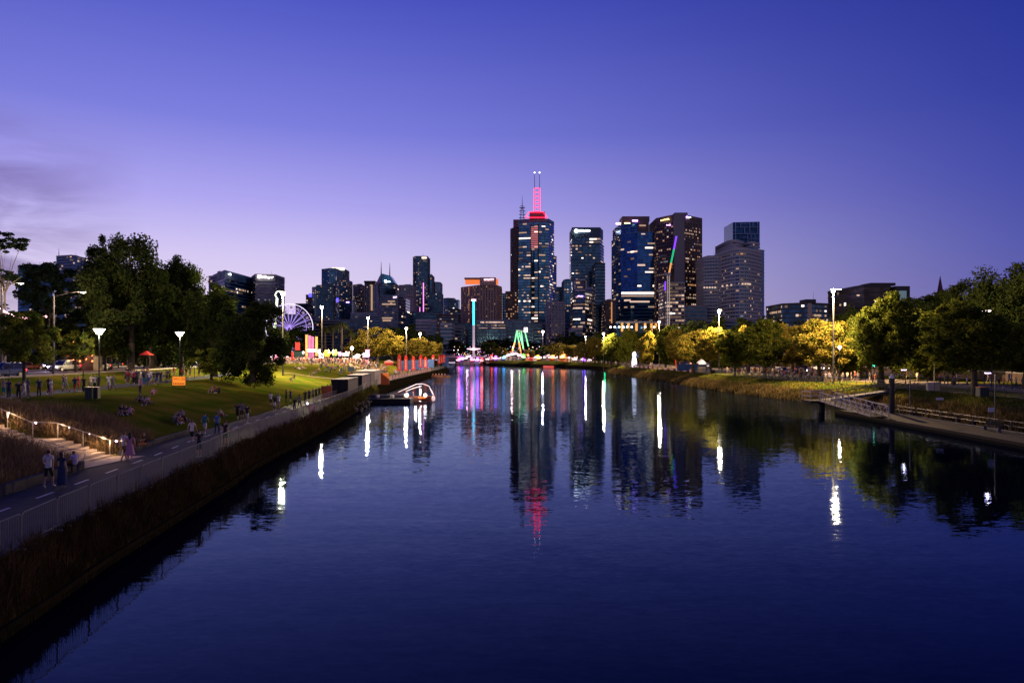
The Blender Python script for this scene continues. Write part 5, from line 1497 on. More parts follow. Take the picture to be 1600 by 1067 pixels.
# upper path walkers
UP = [(6, 622, 'beige', 'teal', 'standing'), (14, 624, 'navy', 'navy', 'standing'), (38, 627, 'white', 'white', 'walking'), (29, 628, 'black', 'black', 'standing'), (44, 620, 'grey', 'grey', 'standing'), (61, 621, 'navy', 'black', 'standing'), (80, 622, 'white', 'pink', 'standing with bent arms'), (76, 618, 'black', 'black', 'walking'),
      (103, 613, 'grey', 'grey', 'walking'), (99, 611, 'black', 'grey', 'standing'), (117, 616, 'navy', 'red', 'walking'), (123, 613, 'red', 'red', 'strolling'), (131, 616, 'black', 'black', 'walking'), (142, 611, 'cream', 'grey', 'standing'), (148, 612, 'white', 'black', 'standing'), (154, 612, 'navy', 'navy', 'standing'),
      (170, 611, 'white', 'lilac', 'walking'), (177, 611, 'grey', 'grey', 'walking'), (209, 596, 'black', 'black', 'standing'), (219, 616, 'pink', 'navy', 'standing'), (214, 600, 'navy', 'black', 'standing'), (228, 604, 'grey', 'teal', 'walking'), (222, 596, 'black', 'black', 'standing'),
      (231, 592, 'red', 'black', 'standing'), (236, 598, 'white', 'blue', 'walking'), (241, 601, 'black', 'beige', 'standing'), (246, 598, 'navy', 'teal', 'standing'), (251, 600, 'black', 'navy', 'standing'), (256, 596, 'beige', 'blue', 'walking'), (261, 598, 'black', 'black', 'standing'), (265, 594, 'grey', 'black', 'standing'),
      (272, 590, 'red', 'beige', 'standing'), (284, 592, 'red', 'navy', 'standing'), (291, 592, 'black', 'pink', 'walking'), (297, 590, 'pink', 'grey', 'standing'), (304, 592, 'grey', 'beige', 'standing'), (311, 590, 'black', 'grey', 'standing'), (320, 588, 'beige', 'black', 'standing'), (331, 588, 'navy', 'black', 'walking'), (345, 587, 'black', 'black', 'standing'),
      (356, 586, 'beige', 'beige', 'walking'), (362, 585, 'grey', 'black', 'standing')]
for (px, py, tp, bt, pose) in UP:
    at(px, py, pose, tp, bt, R.choice((0, AW, 1.4, -1.4)) + R.uniform(-.4, .4), 'person in %s top and %s bottoms %s on the upper path %s' % (tp, bt, PW(pose), 'above the steps' if px < 95 else ('near the bin' if px < 200 else 'behind the orange sign')), 'people on the upper park path', skin=R.randrange(3), hair=R.randrange(4), legs=bt in ('black', 'navy'))
# big crowd at the back of the lit lawn
tops = list(TOPS.keys()); cw = ['white', 'cream', 'pink', 'beige', 'grey', 'black', 'black', 'navy', 'red', 'orange', 'grey', 'lilac']
def crowd(n, fX, fY, pl, grp, poses, sc=1.0):
    k = 0
    while k < n:
        Y = fY(); X = fX(Y)
        tp, bt = R.choice(cw), R.choice(('black', 'navy', 'grey', 'beige', 'blue'))
        pose = R.choice(poses)
        person(X, Y, R.uniform(0, 6.28), pose, tp, bt, 'person in %s top and %s bottoms %s %s' % (tp, bt, PW(pose), pl), grp, skin=R.randrange(3), hair=R.randrange(4), far=True, legs=R.random() < .4, sc=R.uniform(.92, 1.06))
        k += 1
st4 = ('standing', 'standing', 'walking', 'strolling', 'standing with bent arms')
def far_crowd(name, spots, seed):
    # hundreds of figures too small to tell apart: one object
    rs = random.Random(seed); keys = ['standing', 'walking', 'strolling', 'sitting']
    arr = {}
    for k_ in keys:
        if (k_, 'far') not in BODY: BODY[(k_, 'far')] = body_mesh(k_, 0, False)
        me = BODY[(k_, 'far')]; me.calc_loop_triangles()
        v = np.empty(len(me.vertices) * 3, np.float32); me.vertices.foreach_get('co', v)
        tr = np.empty(len(me.loop_triangles) * 3, np.int32); me.loop_triangles.foreach_get('vertices', tr)
        mi = np.empty(len(me.loop_triangles), np.int32); me.loop_triangles.foreach_get('material_index', mi)
        arr[k_] = (v.reshape(-1, 3), tr.reshape(-1, 3), mi)
    mats = [SKINS[0], SKINS[1]] + [TOPM[q] for q in tops] + [HAIRS[0]]
    Vs = []; Ts = []; Ms = []; off_ = 0
    for (X, Y, sit) in spots:
        v, tr, mi = arr['sitting' if sit else rs.choice(keys[:3])]
        a = rs.uniform(0, 6.28); c_, s_ = math.cos(a), math.sin(a); k2 = rs.uniform(.9, 1.06)
        w = np.stack([(v[:, 0] * c_ - v[:, 1] * s_) * k2 + X, (v[:, 0] * s_ + v[:, 1] * c_) * k2 + Y, v[:, 2] * k2 + ground(X, Y)], 1)
        sk_ = rs.randrange(2); tp = 2 + tops.index(rs.choice(cw)); bt = 2 + tops.index(rs.choice(('black', 'navy', 'grey', 'beige')))
        mp_ = np.array([sk_, tp, bt, len(mats) - 1, sk_, 2, 2])
        Vs.append(w); Ts.append(tr + off_); Ms.append(mp_[mi]); off_ += len(v)
    return tag(put(name, np_mesh(name, np.concatenate(Vs), np.concatenate(Ts), mats, np.concatenate(Ms))), 'dense crowd of small standing figures ' + seed_label[seed], 'crowd', None, 'stuff')
seed_label = {4: 'on the walk under the yellow elms', 1: 'behind the floodlit lawn', 2: 'at the fair by the river bend', 3: 'along the far left walk by the red flags'}
sp = []
for _ in range(330):
    Y_ = R.uniform(184, 222); sp.append((WX(R.uniform(425, 604), Y_), Y_, R.random() < .12))
far_crowd('crowd', sp, 1)
sp = []
for _ in range(90):
    Y_ = R.uniform(230, 440); sp.append((max(WX(R.uniform(880, 1085), Y_), XR(Y_) + 6), Y_, False))
far_crowd('crowd', sp, 2)
sp = []
for _ in range(130):
    Y_ = R.uniform(122, 172); sp.append((max(WX(R.uniform(1085, 1350), Y_), XR(Y_) + R.uniform(8.5, 16)), Y_, False))
far_crowd('crowd', sp, 4)
sp = []
for _ in range(60):
    Y_ = R.uniform(150, 290); sp.append((XL(Y_) - R.uniform(1.8, 6), Y_, False))
far_crowd('crowd', sp, 3)
crowd(45, lambda Y: WX(R.uniform(500, 592), Y), lambda: R.uniform(158, 184), 'in the crowd on the upper lawn', 'crowd sitting on the upper lawn', ('sitting', 'sitting', 'lounging', 'standing'))
crowd(16, lambda Y: WX(R.uniform(196, 262), Y), lambda: R.uniform(84, 96), 'in the dark group behind the orange sign', 'dark group behind the orange sign', st4)
# right bank walkers
RW = [(1090, 1240, 24), (1240, 1340, 16), (1340, 1460, 14), (1460, 1600, 16)]
k = 0
for (a, b2, n_) in RW:
    for i in range(n_):
        px = lerp(a, b2, (i + R.random()) / n_)
        Y = R.uniform(92, 110) if px > 1460 else (R.uniform(110, 135) if px > 1340 else R.uniform(135, 165))
        X = max(WX(px, Y), XR(Y) + 9.5)
        tp, bt = R.choice(cw), R.choice(('black', 'navy', 'grey', 'beige', 'black'))
        person(X, Y, R.choice((1.57, -1.57, 1.57, 0)) + R.uniform(-.4, .4), R.choice(('walking', 'strolling', 'standing', 'walking')), tp, bt,
               'person in %s top and %s bottoms on the right walk %s' % (tp, bt, 'beneath the yellow elms' if px < 1340 else ('behind the curved footbridge' if px < 1460 else 'by the thick trunked elm')), 'people on the right bank walk', skin=R.randrange(3), hair=R.randrange(4), legs=R.random() < .4)

# ------------------------------------------------------------------ barriers
galv = mat('galvanised_steel', (.13, .13, .15), .5, .4)
def barrier_meshes(n=16):
    W, H = 2.3, 1.1
    fr = MB()
    fr.path([(-W / 2, 0, .12), (-W / 2, 0, H - .1), (-W / 2 + .1, 0, H), (W / 2 - .1, 0, H), (W / 2, 0, H - .1), (W / 2, 0, .12), (-W / 2, 0, .12)], .019, 6)
    ba = MB()
    for i in range(n):
        xx = lerp(-W / 2, W / 2, (i + 1) / (n + 1)); ba.tube((xx, 0, .12), (xx, 0, H), .008, n=4, cap=False)
    ft = MB(); ft.box((0, 0, .03), (.05, .62, .05)); ft.box((0, 0, .09), (.04, .05, .1))
    return fr.mesh('frame', galv), ba.mesh('infill_bar', galv), ft.mesh('foot', galv)
bfr, bba, bft = barrier_meshes()
bfar = MB().path([(-1.15, 0, .12), (-1.15, 0, 1.1), (1.15, 0, 1.1), (1.15, 0, .12), (-1.15, 0, .12)], .02, 5)
for i in range(14): bfar.tube((lerp(-1.1, 1.1, i / 13), 0, .12), (lerp(-1.1, 1.1, i / 13), 0, 1.1), .01, n=3, cap=False)
bfar_m = bfar.mesh('crowd_barrier', galv)
def barrier(X, Y, z, rz, near, label, group):
    if near:
        t = thing('crowd_barrier', (X, Y, z), rz, label, 'barrier', group)
        put('frame', bfr, t); tag(put('infill_bar', bba, t), kind='stuff')
        put('foot', bft, t, (-.85, 0, 0)); put('foot', bft, t, (.85, 0, 0))
    else:
        tag(put('crowd_barrier', bfar_m, None, (X, Y, z), rz), label, 'barrier', group)
Y = 15.0; i = 0
while Y < 285:
    X0, X1 = XL(Y) - 1.12, XL(Y + 2.36) - 1.12
    d = Vector((X1 - X0, 2.36)); rz = math.atan2(d.y, d.x)
    if not (118 < Y < 122):
        barrier((X0 + X1) / 2, Y + 1.18, 1.81, rz + R.uniform(-.012, .012), Y < 110, 'grey steel crowd barrier in the run along the %s' % ('near riverside path' if Y < 60 else ('riverside path before the containers' if Y < 115 else 'far riverside walk')), 'crowd barriers on the left bank')
    Y += 2.36 / math.hypot(1, (X1 - X0) / 2.36); i += 1
for q in range(7):   # second run across the path by the containers
    X, Y0 = XL(80 + q * 2.3) - 3.1, 80 + q * 2.3
    barrier(X, Y0 + 1.15, 1.81, math.atan2(2.3, XL(Y0 + 2.3) - XL(Y0)), True, 'grey steel crowd barrier in the second run beside the orange panel', 'crowd barriers on the left bank')
Y = 60.0
while Y < 300:
    v = 7.6 if Y < 170 else 6.4
    X0, X1 = XR(Y) + v, XR(Y + 2.36) + v
    barrier((X0 + X1) / 2, Y + 1.18, ground((X0 + X1) / 2, Y + 1.18), math.atan2(2.36, X1 - X0), Y < 105, 'grey steel crowd barrier in the run along the right bank %s' % ('by the thick trunked elm' if Y < 105 else 'under the elms'), 'crowd barriers on the right bank')
    Y += 2.38
for q in range(5):
    X, Y0, z0 = hit(14 + q * 7, 590 - q * 1.2)
    barrier(X, Y0, z0, -.9, True, 'grey steel crowd barrier on the kerb beside the young green tree', 'barriers at the road kerb')
# printed banners tied to the far barriers
ban = mat('banner_pink', (.5, .12, .16), .7, noise=(.6, .5, .5), nscale=1.4)
Y = 150
while Y < 236:
    X0 = XL(Y) - 1.06; X1 = XL(Y + 4) - 1.06
    o = MB().box((0, 0, .6), (3.8, .03, .8)).build('fence_banner', ban, None, ((X0 + X1) / 2 + .02, Y + 2, 1.81), math.atan2(4, X1 - X0))
    tag(o, 'pink and white printed banner tied to the far left riverside barriers', 'banner', 'banners on the far left barriers'); Y += 5
Y = 190
while Y < 262:
    X0 = XR(Y) + 5.9; X1 = XR(Y + 4) + 5.9
    o = MB().box((0, 0, .6), (3.4, .03, .75)).build('fence_banner', ban, None, ((X0 + X1) / 2, Y + 2, ground(X0, Y + 2)), math.atan2(4, X1 - X0))
    tag(o, 'pink and white printed banner tied to the right bank barriers by the blue screens', 'banner', 'banners on the right barriers'); Y += 6
X, Y, z = XL(68) - 1.3, 68, 1.81
o = MB().box((0, 0, .45), (2.6, .03, .8)).build('fence_banner', mat('banner_magenta', (.5, .08, .2), .7, noise=(.25, .2, .5), nscale=2), None, (XL(71.5) - 1.35, 71.5, 1.81), math.atan2(2.3, -.15))
tag(o, 'magenta and violet banner on the barrier beside the small white light', 'banner')
# ------------------------------------------------------------------ lamps
pole_m = mat('lamp_pole', (.07, .065, .065), .7, .0)
darkpole = mat('lamp_pole_dark', (.03, .035, .035), .5, .3)
def plight(name, loc, power, color, radius=.25, parent=None):
    l = bpy.data.lights.new(name, 'POINT'); l.energy = power; l.color = color; l.specular_factor = .06; l.shadow_soft_size = radius
    o = bpy.data.objects.new(name, l); col.objects.link(o); o.location = loc
    if parent is not None: o.parent = parent
    return o
bulbw = mat('lamp_glass_flood', (1, 1, 1), .5, emit=(1, .82, .72), es=15, sample=False)
bulbp = mat('lamp_glass_post', (1, 1, 1), .5, emit=(1, .82, .76), es=9, sample=False)
bulbv = mat('lamp_led_violet', (1, 1, 1), .5, emit=(.72, .58, 1), es=16, sample=False)
PB = 2.6
def PWR(px): return 4.2 if px > 900 else 2.6
def tall_lamp(px, Y, ytop, label, power, color=(1, .74, .42), r=.42, zb=None, heads=1):
    X = WX(px, Y); zb = ground(X, Y) if zb is None else zb
    H = WZ(ytop, Y) - zb
    t = thing('street_lamp', (X, Y, zb), 0, label, 'street lamp', 'tall floodlight poles')
    MB().tube((0, 0, 0), (0, 0, H), .16, .09, 8).build('pole', pole_m, t)
    MB().box((0, 0, 0), (.9 * heads, .4, .1)).build('lamp_head', darkpole, t, (.4 * (heads - 1), 0, H + .3))
    MB().ball((0, 0, 0), r * .75, 10, sz=.7).build('lamp_glass', bulbw, t, (0, 0, H - .05))
    if power: plight('lamp_light', (0, -.9, H - .5), power * PWR(px), color, .35, t)
    return t
tall_lamp(442, 128, 459, 'brightest tall floodlight pole standing before the ferris wheel', 26000, (1, .80, .40), .55, 3.2)
tall_lamp(503, 182, 480, 'tall lamp pole on the lawn left of the date palms', 16000, (1, .70, .38), .6)
tall_lamp(575, 214, 497, 'tall lamp pole in front of the floodlit yellow tree', 15000, (1, .66, .40), .6)
tall_lamp(635, 236, 513, 'lamp pole rising behind the green trees left of the red flags', 12000, (1, .66, .40), .6)
tall_lamp(656.5, 262, 521, 'shorter far lamp pole above the yellow green tree', 8000, (1, .66, .45), .6)
tall_lamp(848, 440, 518, 'white lamp pole at the river bend right of the pendulum ride', 14000, (1, .75, .85), 1.15)
tall_lamp(915, 402, 526, 'small lamp pole left of the first bright bank lamp', 6000, (1, .7, .5), .4)
tall_lamp(943, 300, 521, 'bright lamp pole over the yellow tree at the bend', 15000, (1, .66, .34), .75)
tall_lamp(1030, 236, 503, 'lamp pole above the yellow elm beside the podium', 15000, (1, .66, .34), .6)
tall_lamp(1123.5, 176, 486, 'second tall lamp pole over the bright yellow elm', 17000, (1, .66, .34), .6)
tall_lamp(1302, 119, 455, 'tallest lamp pole with twin heads between the yellow elm and dark trees', 19000, (1, .66, .34), .42, heads=2)
def post_lamp(px, Y, ytop, label, power, group='park lamp posts', color=(1, .78, .62), wide=True, zb=None):
    X = WX(px, Y); zb = ground(X, Y) if zb is None else zb
    H = WZ(ytop, Y) - zb
    t = thing('lamp_post', (X, Y, zb), 0, label, 'lamp post', group)
    MB().tube((0, 0, 0), (0, 0, H - .55), .07, .05, 8).tube((0, 0, 0), (0, 0, .5), .11, .1, 8).build('pole', darkpole, t)
    if wide:
        MB().prism([(-.1, -.1), (.1, -.1), (.1, .1), (-.1, .1)], 0, .05).build('lamp_base', darkpole, t, (0, 0, H - .58))
        mb = MB(); q = []
        for (s_, z_) in ((.14, -.52), (.40, 0.0)):
            q.append([(-s_, -s_, z_), (s_, -s_, z_), (s_, s_, z_), (-s_, s_, z_)])
        for i in range(4):
            j = (i + 1) % 4; mb.face([q[0][i], q[0][j], q[1][j], q[1][i]])
        mb.face(q[0][::-1]); mb.face(q[1])
        mb.build('lantern_glass', bulbp, t, (0, 0, H))
        MB().box((0, 0, .05), (.86, .86, .05)).build('lantern_lid', darkpole, t, (0, 0, H))
    else:
        MB().ball((0, 0, 0), .3, 10, sz=.8).build('lantern_glass', bulbp, t, (0, 0, H - .25))
        MB().box((0, 0, 0), (.5, .5, .05)).build('lantern_lid', darkpole, t, (0, 0, H + .02))
    if power: plight('lamp_light', (0, -.05, H - .75), power, color, .2, t)
    return t
post_lamp(155, 70, 514, 'lamp post with a wide tapered lantern beside the bin', 1100)
post_lamp(281, 88, 519, 'lamp post with a tapered lantern behind the orange sign', 800)
for (px, Yd, yt, lab) in ((446, 175, 547, 'small lamp post beside the dark hanging leaves'), (474, 190, 549, 'small lamp post left of the purple banners'), (513, 196, 550, 'small lamp post behind the crowd right of the lit sign'),
                          (1312, 118, 540, 'round lamp close behind the tallest pole'), (1415, 112, 536, 'round lamp on a post between the wide elms'), (1581, 93, 533, 'round lamp post at the far right under the dark trees'), (1255, 150, 552, 'small violet white lamp among the yellow elm branches')):
    post_lamp(px, Yd, yt, lab, 500 if px < 1000 else 420, 'small globe lamp posts', wide=False, color=(1, .66, .42) if px > 1000 else (1, .8, .75))
# extra floodlights seen as glare points at the fair
for (px, py, Yd, pw, lab) in ((498, 549, 205, 6000, 'bright white work light between the banners and the crowd'), (550, 544, 208, 6000, 'bright white work light left of the yellow tree')):
    X = WX(px, Yd); t = thing('work_light', (X, Yd, 5), 0, lab, 'work light', 'work lights at the fair')
    H = WZ(py, Yd) - 5
    MB().tube((0, 0, 0), (0, 0, H), .06, n=6).build('mast', pole_m, t); MB().ball((0, 0, 0), .5, 10).build('lamp_glass', bulbw, t, (0, 0, H))
    plight('lamp_light', (0, -.6, H), pw, (1, .85, .7), .3, t)
# road lamps left
def arm_lamp(px, Y, ytop, dxpx, label, power, c2=(1, .7, .45)):
    X = WX(px, Y); zb = ground(X, Y); H = WZ(ytop, Y) - zb; dx = dxpx / F * Y
    t = thing('street_lamp', (X, Y, zb), 0, label, 'street lamp', 'road lamps with arms')
    MB().tube((0, 0, 0), (0, 0, H), .17, .1, 8).build('pole', pole_m, t)
    MB().path([(0, 0, H - .1), (dx * .5, 0, H + .35), (dx, 0, H + .55)], .05, 6).build('arm', pole_m, t)
    MB().box((dx, 0, H + .5), (.7, .3, .14)).build('lamp_head', darkpole, t)
    MB().box((dx, 0, H + .40), (.5, .24, .07)).build('lamp_glass', bulbp, t)
    if power: plight('lamp_light', (dx, 0, H + .2), power, c2, .2, t)
arm_lamp(84, 86, 462, 46, 'street lamp with a long arm over the queue of cars', 4200)
arm_lamp(3, 90, 448, 30, 'street lamp at the left edge behind the gum tree trunk', 1800)
arm_lamp(200, 118, 536, -24, 'street lamp hidden behind the broad dark tree lighting the road', 1800)
arm_lamp(390, 150, 520, -24, 'street lamp behind the low dark tree', 3000)
# poles on the pontoon
def pontoon_lamp(px, Y, ytop, label):
    X = WX(px, Y); t = thing('pontoon_lamp', (X, Y, .55), 0, label, 'lamp post', 'violet lamps on the pontoon')
    H = WZ(ytop, Y) - .55
    MB().tube((0, 0, 0), (0, 0, H), .07, .06, 8).build('pole', pole_m, t)
    MB().tube((0, 0, H - .1), (-.65, 0, H + .12), .03, n=6).build('arm', pole_m, t)
    MB().box((-.75, 0, H + .13), (.62, .22, .07)).build('lamp_head', pole_m, t)
    MB().box((-.75, 0, H + .075), (.52, .18, .04)).build('lamp_glass', bulbv, t)
    plight('lamp_light', (-.75, 0, H - .05), 40, (1, .62, .55), .08, t)
pontoon_lamp(1422, 83, 579, 'violet lamp post at the middle of the pontoon'); pontoon_lamp(1555, 68, 584, 'violet lamp post at the near end of the pontoon')
# thin poles, traffic lights on the right
def mini_pole(px, Y, y0, y1, name, label, extra=None, cat='pole'):
    X = WX(px, Y); z0 = ground(X, Y) if y0 is None else WZ(y0, Y); H = WZ(y1, Y) - z0
    t = thing(name, (X, Y, z0), 0, label, cat)
    MB().tube((0, 0, 0), (0, 0, H), .09, .07, 6).build('pole', pole_m, t)
    if extra:
        MB().box((0, -.1, H - .3), (.34, .25, .9)).build('signal_housing', darkpole, t)
        MB().ball((0, -.26, H + extra[1]), .15, 8).build('signal_light', extra[0], t)
    return t
red_l = mat('signal_red', (1, 0, 0), .5, emit=(1, .04, .05), es=6, sample=False); grn_l = mat('signal_green', (0, 1, .5), .5, emit=(.05, 1, .6), es=8, sample=False)
mini_pole(1364, 118, None, 566, 'traffic_light', 'traffic light showing green beside the large right elm', (grn_l, -.6), 'traffic light')
mini_pole(1476, 110, None, 571, 'traffic_light', 'traffic light showing red behind the barriers', (red_l, 0), 'traffic light')
mini_pole(1342, 125, None, 568, 'sign_post', 'pale bare post left of the green traffic light')
mini_pole(1460, 115, None, 560, 'sign_post', 'tall pale bare post behind the white bins')
t = mini_pole(1549, 100, None, 490, 'street_lamp', 'tall pole whose lit lamp glints through the dark trees on the right', None, 'street lamp')
MB().box((-.7, 0, 0), (1.1, .3, .15)).build('lamp_glass', bulbp, t, (0, 0, WZ(486, 100) - t.location.z))
# ------------------------------------------------------------------ cars
tyre = mat('tyre', (.015, .015, .015), .8); rimm = mat('rim', (.4, .4, .42), .35, .8); cglass = mat('car_glass', (.015, .02, .035), .08, spec=.8)
headl = mat('headlight', (1, 1, 1), .4, emit=(.80, .72, 1), es=26, sample=False); taill = mat('taillight', (1, 0, 0), .4, emit=(1, .03, .05), es=6, sample=False)
PAINT = {'white': mat('car_paint_white', (.62, .62, .64), .3), 'blue': mat('car_paint_blue', (.05, .08, .22), .3, .2), 'silver': mat('car_paint_silver', (.30, .30, .33), .3, .4), 'dark': mat('car_paint_dark', (.03, .03, .04), .3), 'red': mat('car_paint_red', (.25, .02, .02), .3)}
PART = {}
def car_parts(kind):
    if kind in PART: return PART[kind]
    L, W, hb, hr = (4.6, 1.84, .98, 1.66) if kind == 'suv' else ((4.6, 1.8, .88, 1.42) if kind == 'sedan' else (4.9, 1.9, 1.15, 2.0))
    zc = .22 if kind != 'suv' else .26
    # body: loft of rounded cross sections along x, front at +x
    stn = [(L / 2, .42, .58, .62), (L / 2 - .08, .30, .74, .80), (L / 2 - .45, .24, hb - .10, .9), (L / 2 - 1.2, zc, hb - .02, .97), (0, zc, hb, 1.0), (-L / 2 + .9, zc, hb + .02, .99), (-L / 2 + .12, .28, hb + .02, .93), (-L / 2, .42, hb - .12, .86)]
    V = []; n_ = 8
    for (x_, z0, z1, w) in stn:
        hw = W / 2 * w
        for (a, b2) in ((-.86, 0), (-1, .22), (-1, .72), (-.90, 1), (.90, 1), (1, .72), (1, .22), (.86, 0)):
            V.append((x_, a * hw, lerp(z0, z1, b2)))
    mb = MB(); mb.v = V
    for i in range(len(stn) - 1):
        for j in range(n_):
            j2 = (j + 1) % n_
            mb.f.append((i * n_ + j, i * n_ + j2, (i + 1) * n_ + j2, (i + 1) * n_ + j)); mb.m.append(0)
    mb.f.append(tuple(range(n_ - 1, -1, -1))); mb.m.append(0)
    mb.f.append(tuple(range((len(stn) - 1) * n_, len(stn) * n_))); mb.m.append(0)
    body = mb
    rear = -L / 2 + (.15 if kind != 'sedan' else .75)
    g0, g1 = (L / 2 - 1.15, rear); r0, r1 = (L / 2 - 1.95, rear + (.35 if kind != 'sedan' else .75))
    cab = MB(); w0, w1 = W / 2 * .93, W / 2 * .76
    q0 = [(g0, -w0, hb - .05), (g1, -w0, hb - .02), (g1, w0, hb - .02), (g0, w0, hb - .05)]; q1 = [(r0, -w1, hr - .06), (r1, -w1, hr - .06), (r1, w1, hr - .06), (r0, w1, hr - .06)]
    for i in range(4):
        j = (i + 1) % 4; cab.face([q0[i], q0[j], q1[j], q1[i]])
    rf = MB(); q2 = [(r0 - .12, -w1 * .9, hr), (r1 + .1, -w1 * .9, hr), (r1 + .1, w1 * .9, hr), (r0 - .12, w1 * .9, hr)]
    for i in range(4):
        j = (i + 1) % 4; rf.face([q1[i], q1[j], q2[j], q2[i]])
    rf.face(q2)
    for s_ in (-1, 1):      # pillars
        for (a0, a1) in (((g0, hb - .04), (r0, hr - .05)), ((g1, hb), (r1, hr - .05)), (((g0 + g1) / 2, hb), ((r0 + r1) / 2, hr - .05))):
            rf.tube((a0[0], s_ * w0, a0[1]), (a1[0], s_ * w1, a1[1]), .045, n=5)
        rf.box((g0 - .2, s_ * (w0 + .14), hb + .08), (.12, .2, .14))
    wh = MB().tube((0, -.11, 0), (0, .11, 0), .34, n=16); rm = MB().tube((0, -.125, 0), (0, .125, 0), .22, n=10)
    hl = MB().box((0, 0, 0), (.12, .38, .15)); tlm = MB().box((0, 0, 0), (.06, .30, .22))
    gr = MB().box((0, 0, 0), (.05, .8, .2)); pl = MB().box((0, 0, 0), (.03, .4, .12))
    PART[kind] = (L, W, hb, body, cab.mesh('windows', cglass), rf, wh.mesh('tyre', tyre), rm.mesh('rim', rimm), hl.mesh('headlight', headl), tlm.mesh('taillight', taill), gr.mesh('grille', tyre), pl.mesh('number_plate', paint))
    return PART[kind]
def car(px, py, kind, paint_, rz, label, lights='front', at_=None):
    X, Y, z = hit(px, py) if at_ is None else (at_[0], at_[1], ground(*at_))
    L, W, hb, body, wi, rf, ty, ri, hl, tlm, gr, pl = car_parts(kind)
    t = thing('parked_car' if kind != 'van' else 'van', (X, Y, z + .02), rz, label, 'car' if kind != 'van' else 'van', 'vehicles on the left bank road' if X < 0 else 'vehicles on the right bank road')
    body.build('body', PAINT[paint_], t, smooth=False); put('windows', wi, t); rf.build('roof', PAINT[paint_], t)
    for sx in (1, -1):
        for sy in (1, -1):
            w = put('wheel', ty, t, (sx * L * .30, sy * (W / 2 - .1), .34)); put('rim', ri, w)
    for sy in (1, -1):
        put('headlight', hl, t, (L / 2 - .12, sy * W * .33, .68)); put('taillight', tlm, t, (-L / 2 + .01, sy * W * .37, hb - .18))
    put('grille', gr, t, (L / 2 - .01, 0, .56)); put('number_plate', pl, t, (L / 2 + .03, 0, .42))
    if lights == 'front':
        l = bpy.data.lights.new('headlight_beam', 'SPOT'); l.energy = 900; l.spot_size = 1.5; l.spot_blend = .8; l.color = (.9, .75, 1); l.shadow_soft_size = .1
        o = bpy.data.objects.new('headlight_beam', l); col.objects.link(o); o.parent = t; o.location = (L / 2 + .15, 0, .68); o.rotation_euler = (math.radians(82), 0, -pi / 2)
    return t
RZ = math.radians(-99)
car(100, 580, 'suv', 'white', RZ, 'white SUV with bright headlights at the head of the queue beside the lamp arm pole')
car(80, 577, 'sedan', 'dark', RZ, 'dark car with headlights on half hidden beside the white SUV')
car(4, 590, 'suv', 'blue', RZ, 'blue car at the left edge behind the young green tree')
car(150, 578, 'sedan', 'silver', RZ, 'silver sedan with headlights on behind the sapling')
car(172, 575, 'sedan', 'dark', RZ, 'dark sedan following the silver sedan near the lamp post')
car(132, 574, 'suv', 'red', RZ + pi, 'dark red SUV with glowing tail lights between the queued cars', 'rear')
car(238, 571, 'sedan', 'silver', RZ, 'silver sedan with headlights seen right of the broad tree trunk')
car(312, 571, 'suv', 'white', RZ, 'white SUV with violet headlights under the dark trees')
car(45, 578, 'sedan', 'red', RZ + pi, 'red sedan with tail lights on behind the young green tree', 'rear')
for (px, Yd, pc, k, lab) in ((1256, 165, 'silver', 'van', 'silver van with violet headlights under the large yellow elm'), (1222, 158, 'silver', 'suv', 'pale SUV parked behind the walkers under the yellow elm'), (1282, 175, 'white', 'suv', 'white SUV behind the large yellow elm')):
    car(0, 0, k, pc, -pi / 2 + .2, lab, 'front' if px == 1256 else 'none', (WX(px, Yd), Yd))
# ------------------------------------------------------------------ park furniture on the left
X, Y, z = hit(140, 624)
t = thing('wheelie_bin', (X, Y, z), .2, 'dark wheelie bin with yellow lid at the foot of the lamp post', 'bin')
MB().prism([(-.27, -.27), (.27, -.27), (.3, .3), (-.3, .3)], .06, 1.0).build('bin_body', mat('bin_green', (.015, .035, .03), .5), t)
MB().box((0, 0, 1.04), (.66, .68, .07)).build('lid', mat('bin_lid_yellow', (.45, .28, .03), .5), t)
for s_ in (-.3, .3): MB().tube((s_ - .04, .34, .1), (s_ + .04, .34, .1), .1, n=10).build('wheel', tyre, t)
X, Y, z = hit(149, 624)
t = thing('wheelie_bin', (X, Y, z), .2, 'second wheelie bin with red lid just right of the yellow lidded bin', 'bin')
MB().prism([(-.27, -.27), (.27, -.27), (.3, .3), (-.3, .3)], .06, .98).build('bin_body', MC['bin_green'], t)
MB().box((0, 0, 1.02), (.64, .66, .07)).build('lid', mat('bin_lid_red', (.2, .03, .03), .5), t)
X, Y, z = hit(280, 606)
t = thing('message_sign', (X, Y, z), .05, 'glowing orange road message sign standing on the lawn', 'sign')
sgm = mat('sign_orange_light', (.5, .2, .03), .5, emit=(1, .26, .02), es=1.0, sample=False)
s = Y / F
MB().box((0, 0, 0), (20 * s, .12, 13.5 * s)).build('sign_panel', sgm, t, (0, 0, 10.8 * s))
fr = MB()
for (a, b2, c2, d2) in ((0, 6.95 * s, 20.8 * s, .5 * s), (0, -6.95 * s, 20.8 * s, .5 * s), (-10.2 * s, 0, .5 * s, 13.6 * s), (10.2 * s, 0, .5 * s, 13.6 * s)): fr.box((a, -.02, 10.8 * s + b2), (c2, .18, d2))
fr.build('frame', darkpole, t)
tm = mat('sign_dark_red_text', (.10, .02, .005), .7)
add_text('sign_lettering', '1-25', 4.6 * s * 1.3, (4 * s, -.075, 13.6 * s), 0, tm, t, .01); mb = MB()
for i in range(7): mb.box(((-8 + i * 2.55) * s, -.07, 6.6 * s), (1.7 * s, .03, 2.6 * s))
for i in range(4): mb.box(((-7.6 + i * 1.6) * s, -.07, 14 * s), (1.0 * s, .03, 2.2 * s))
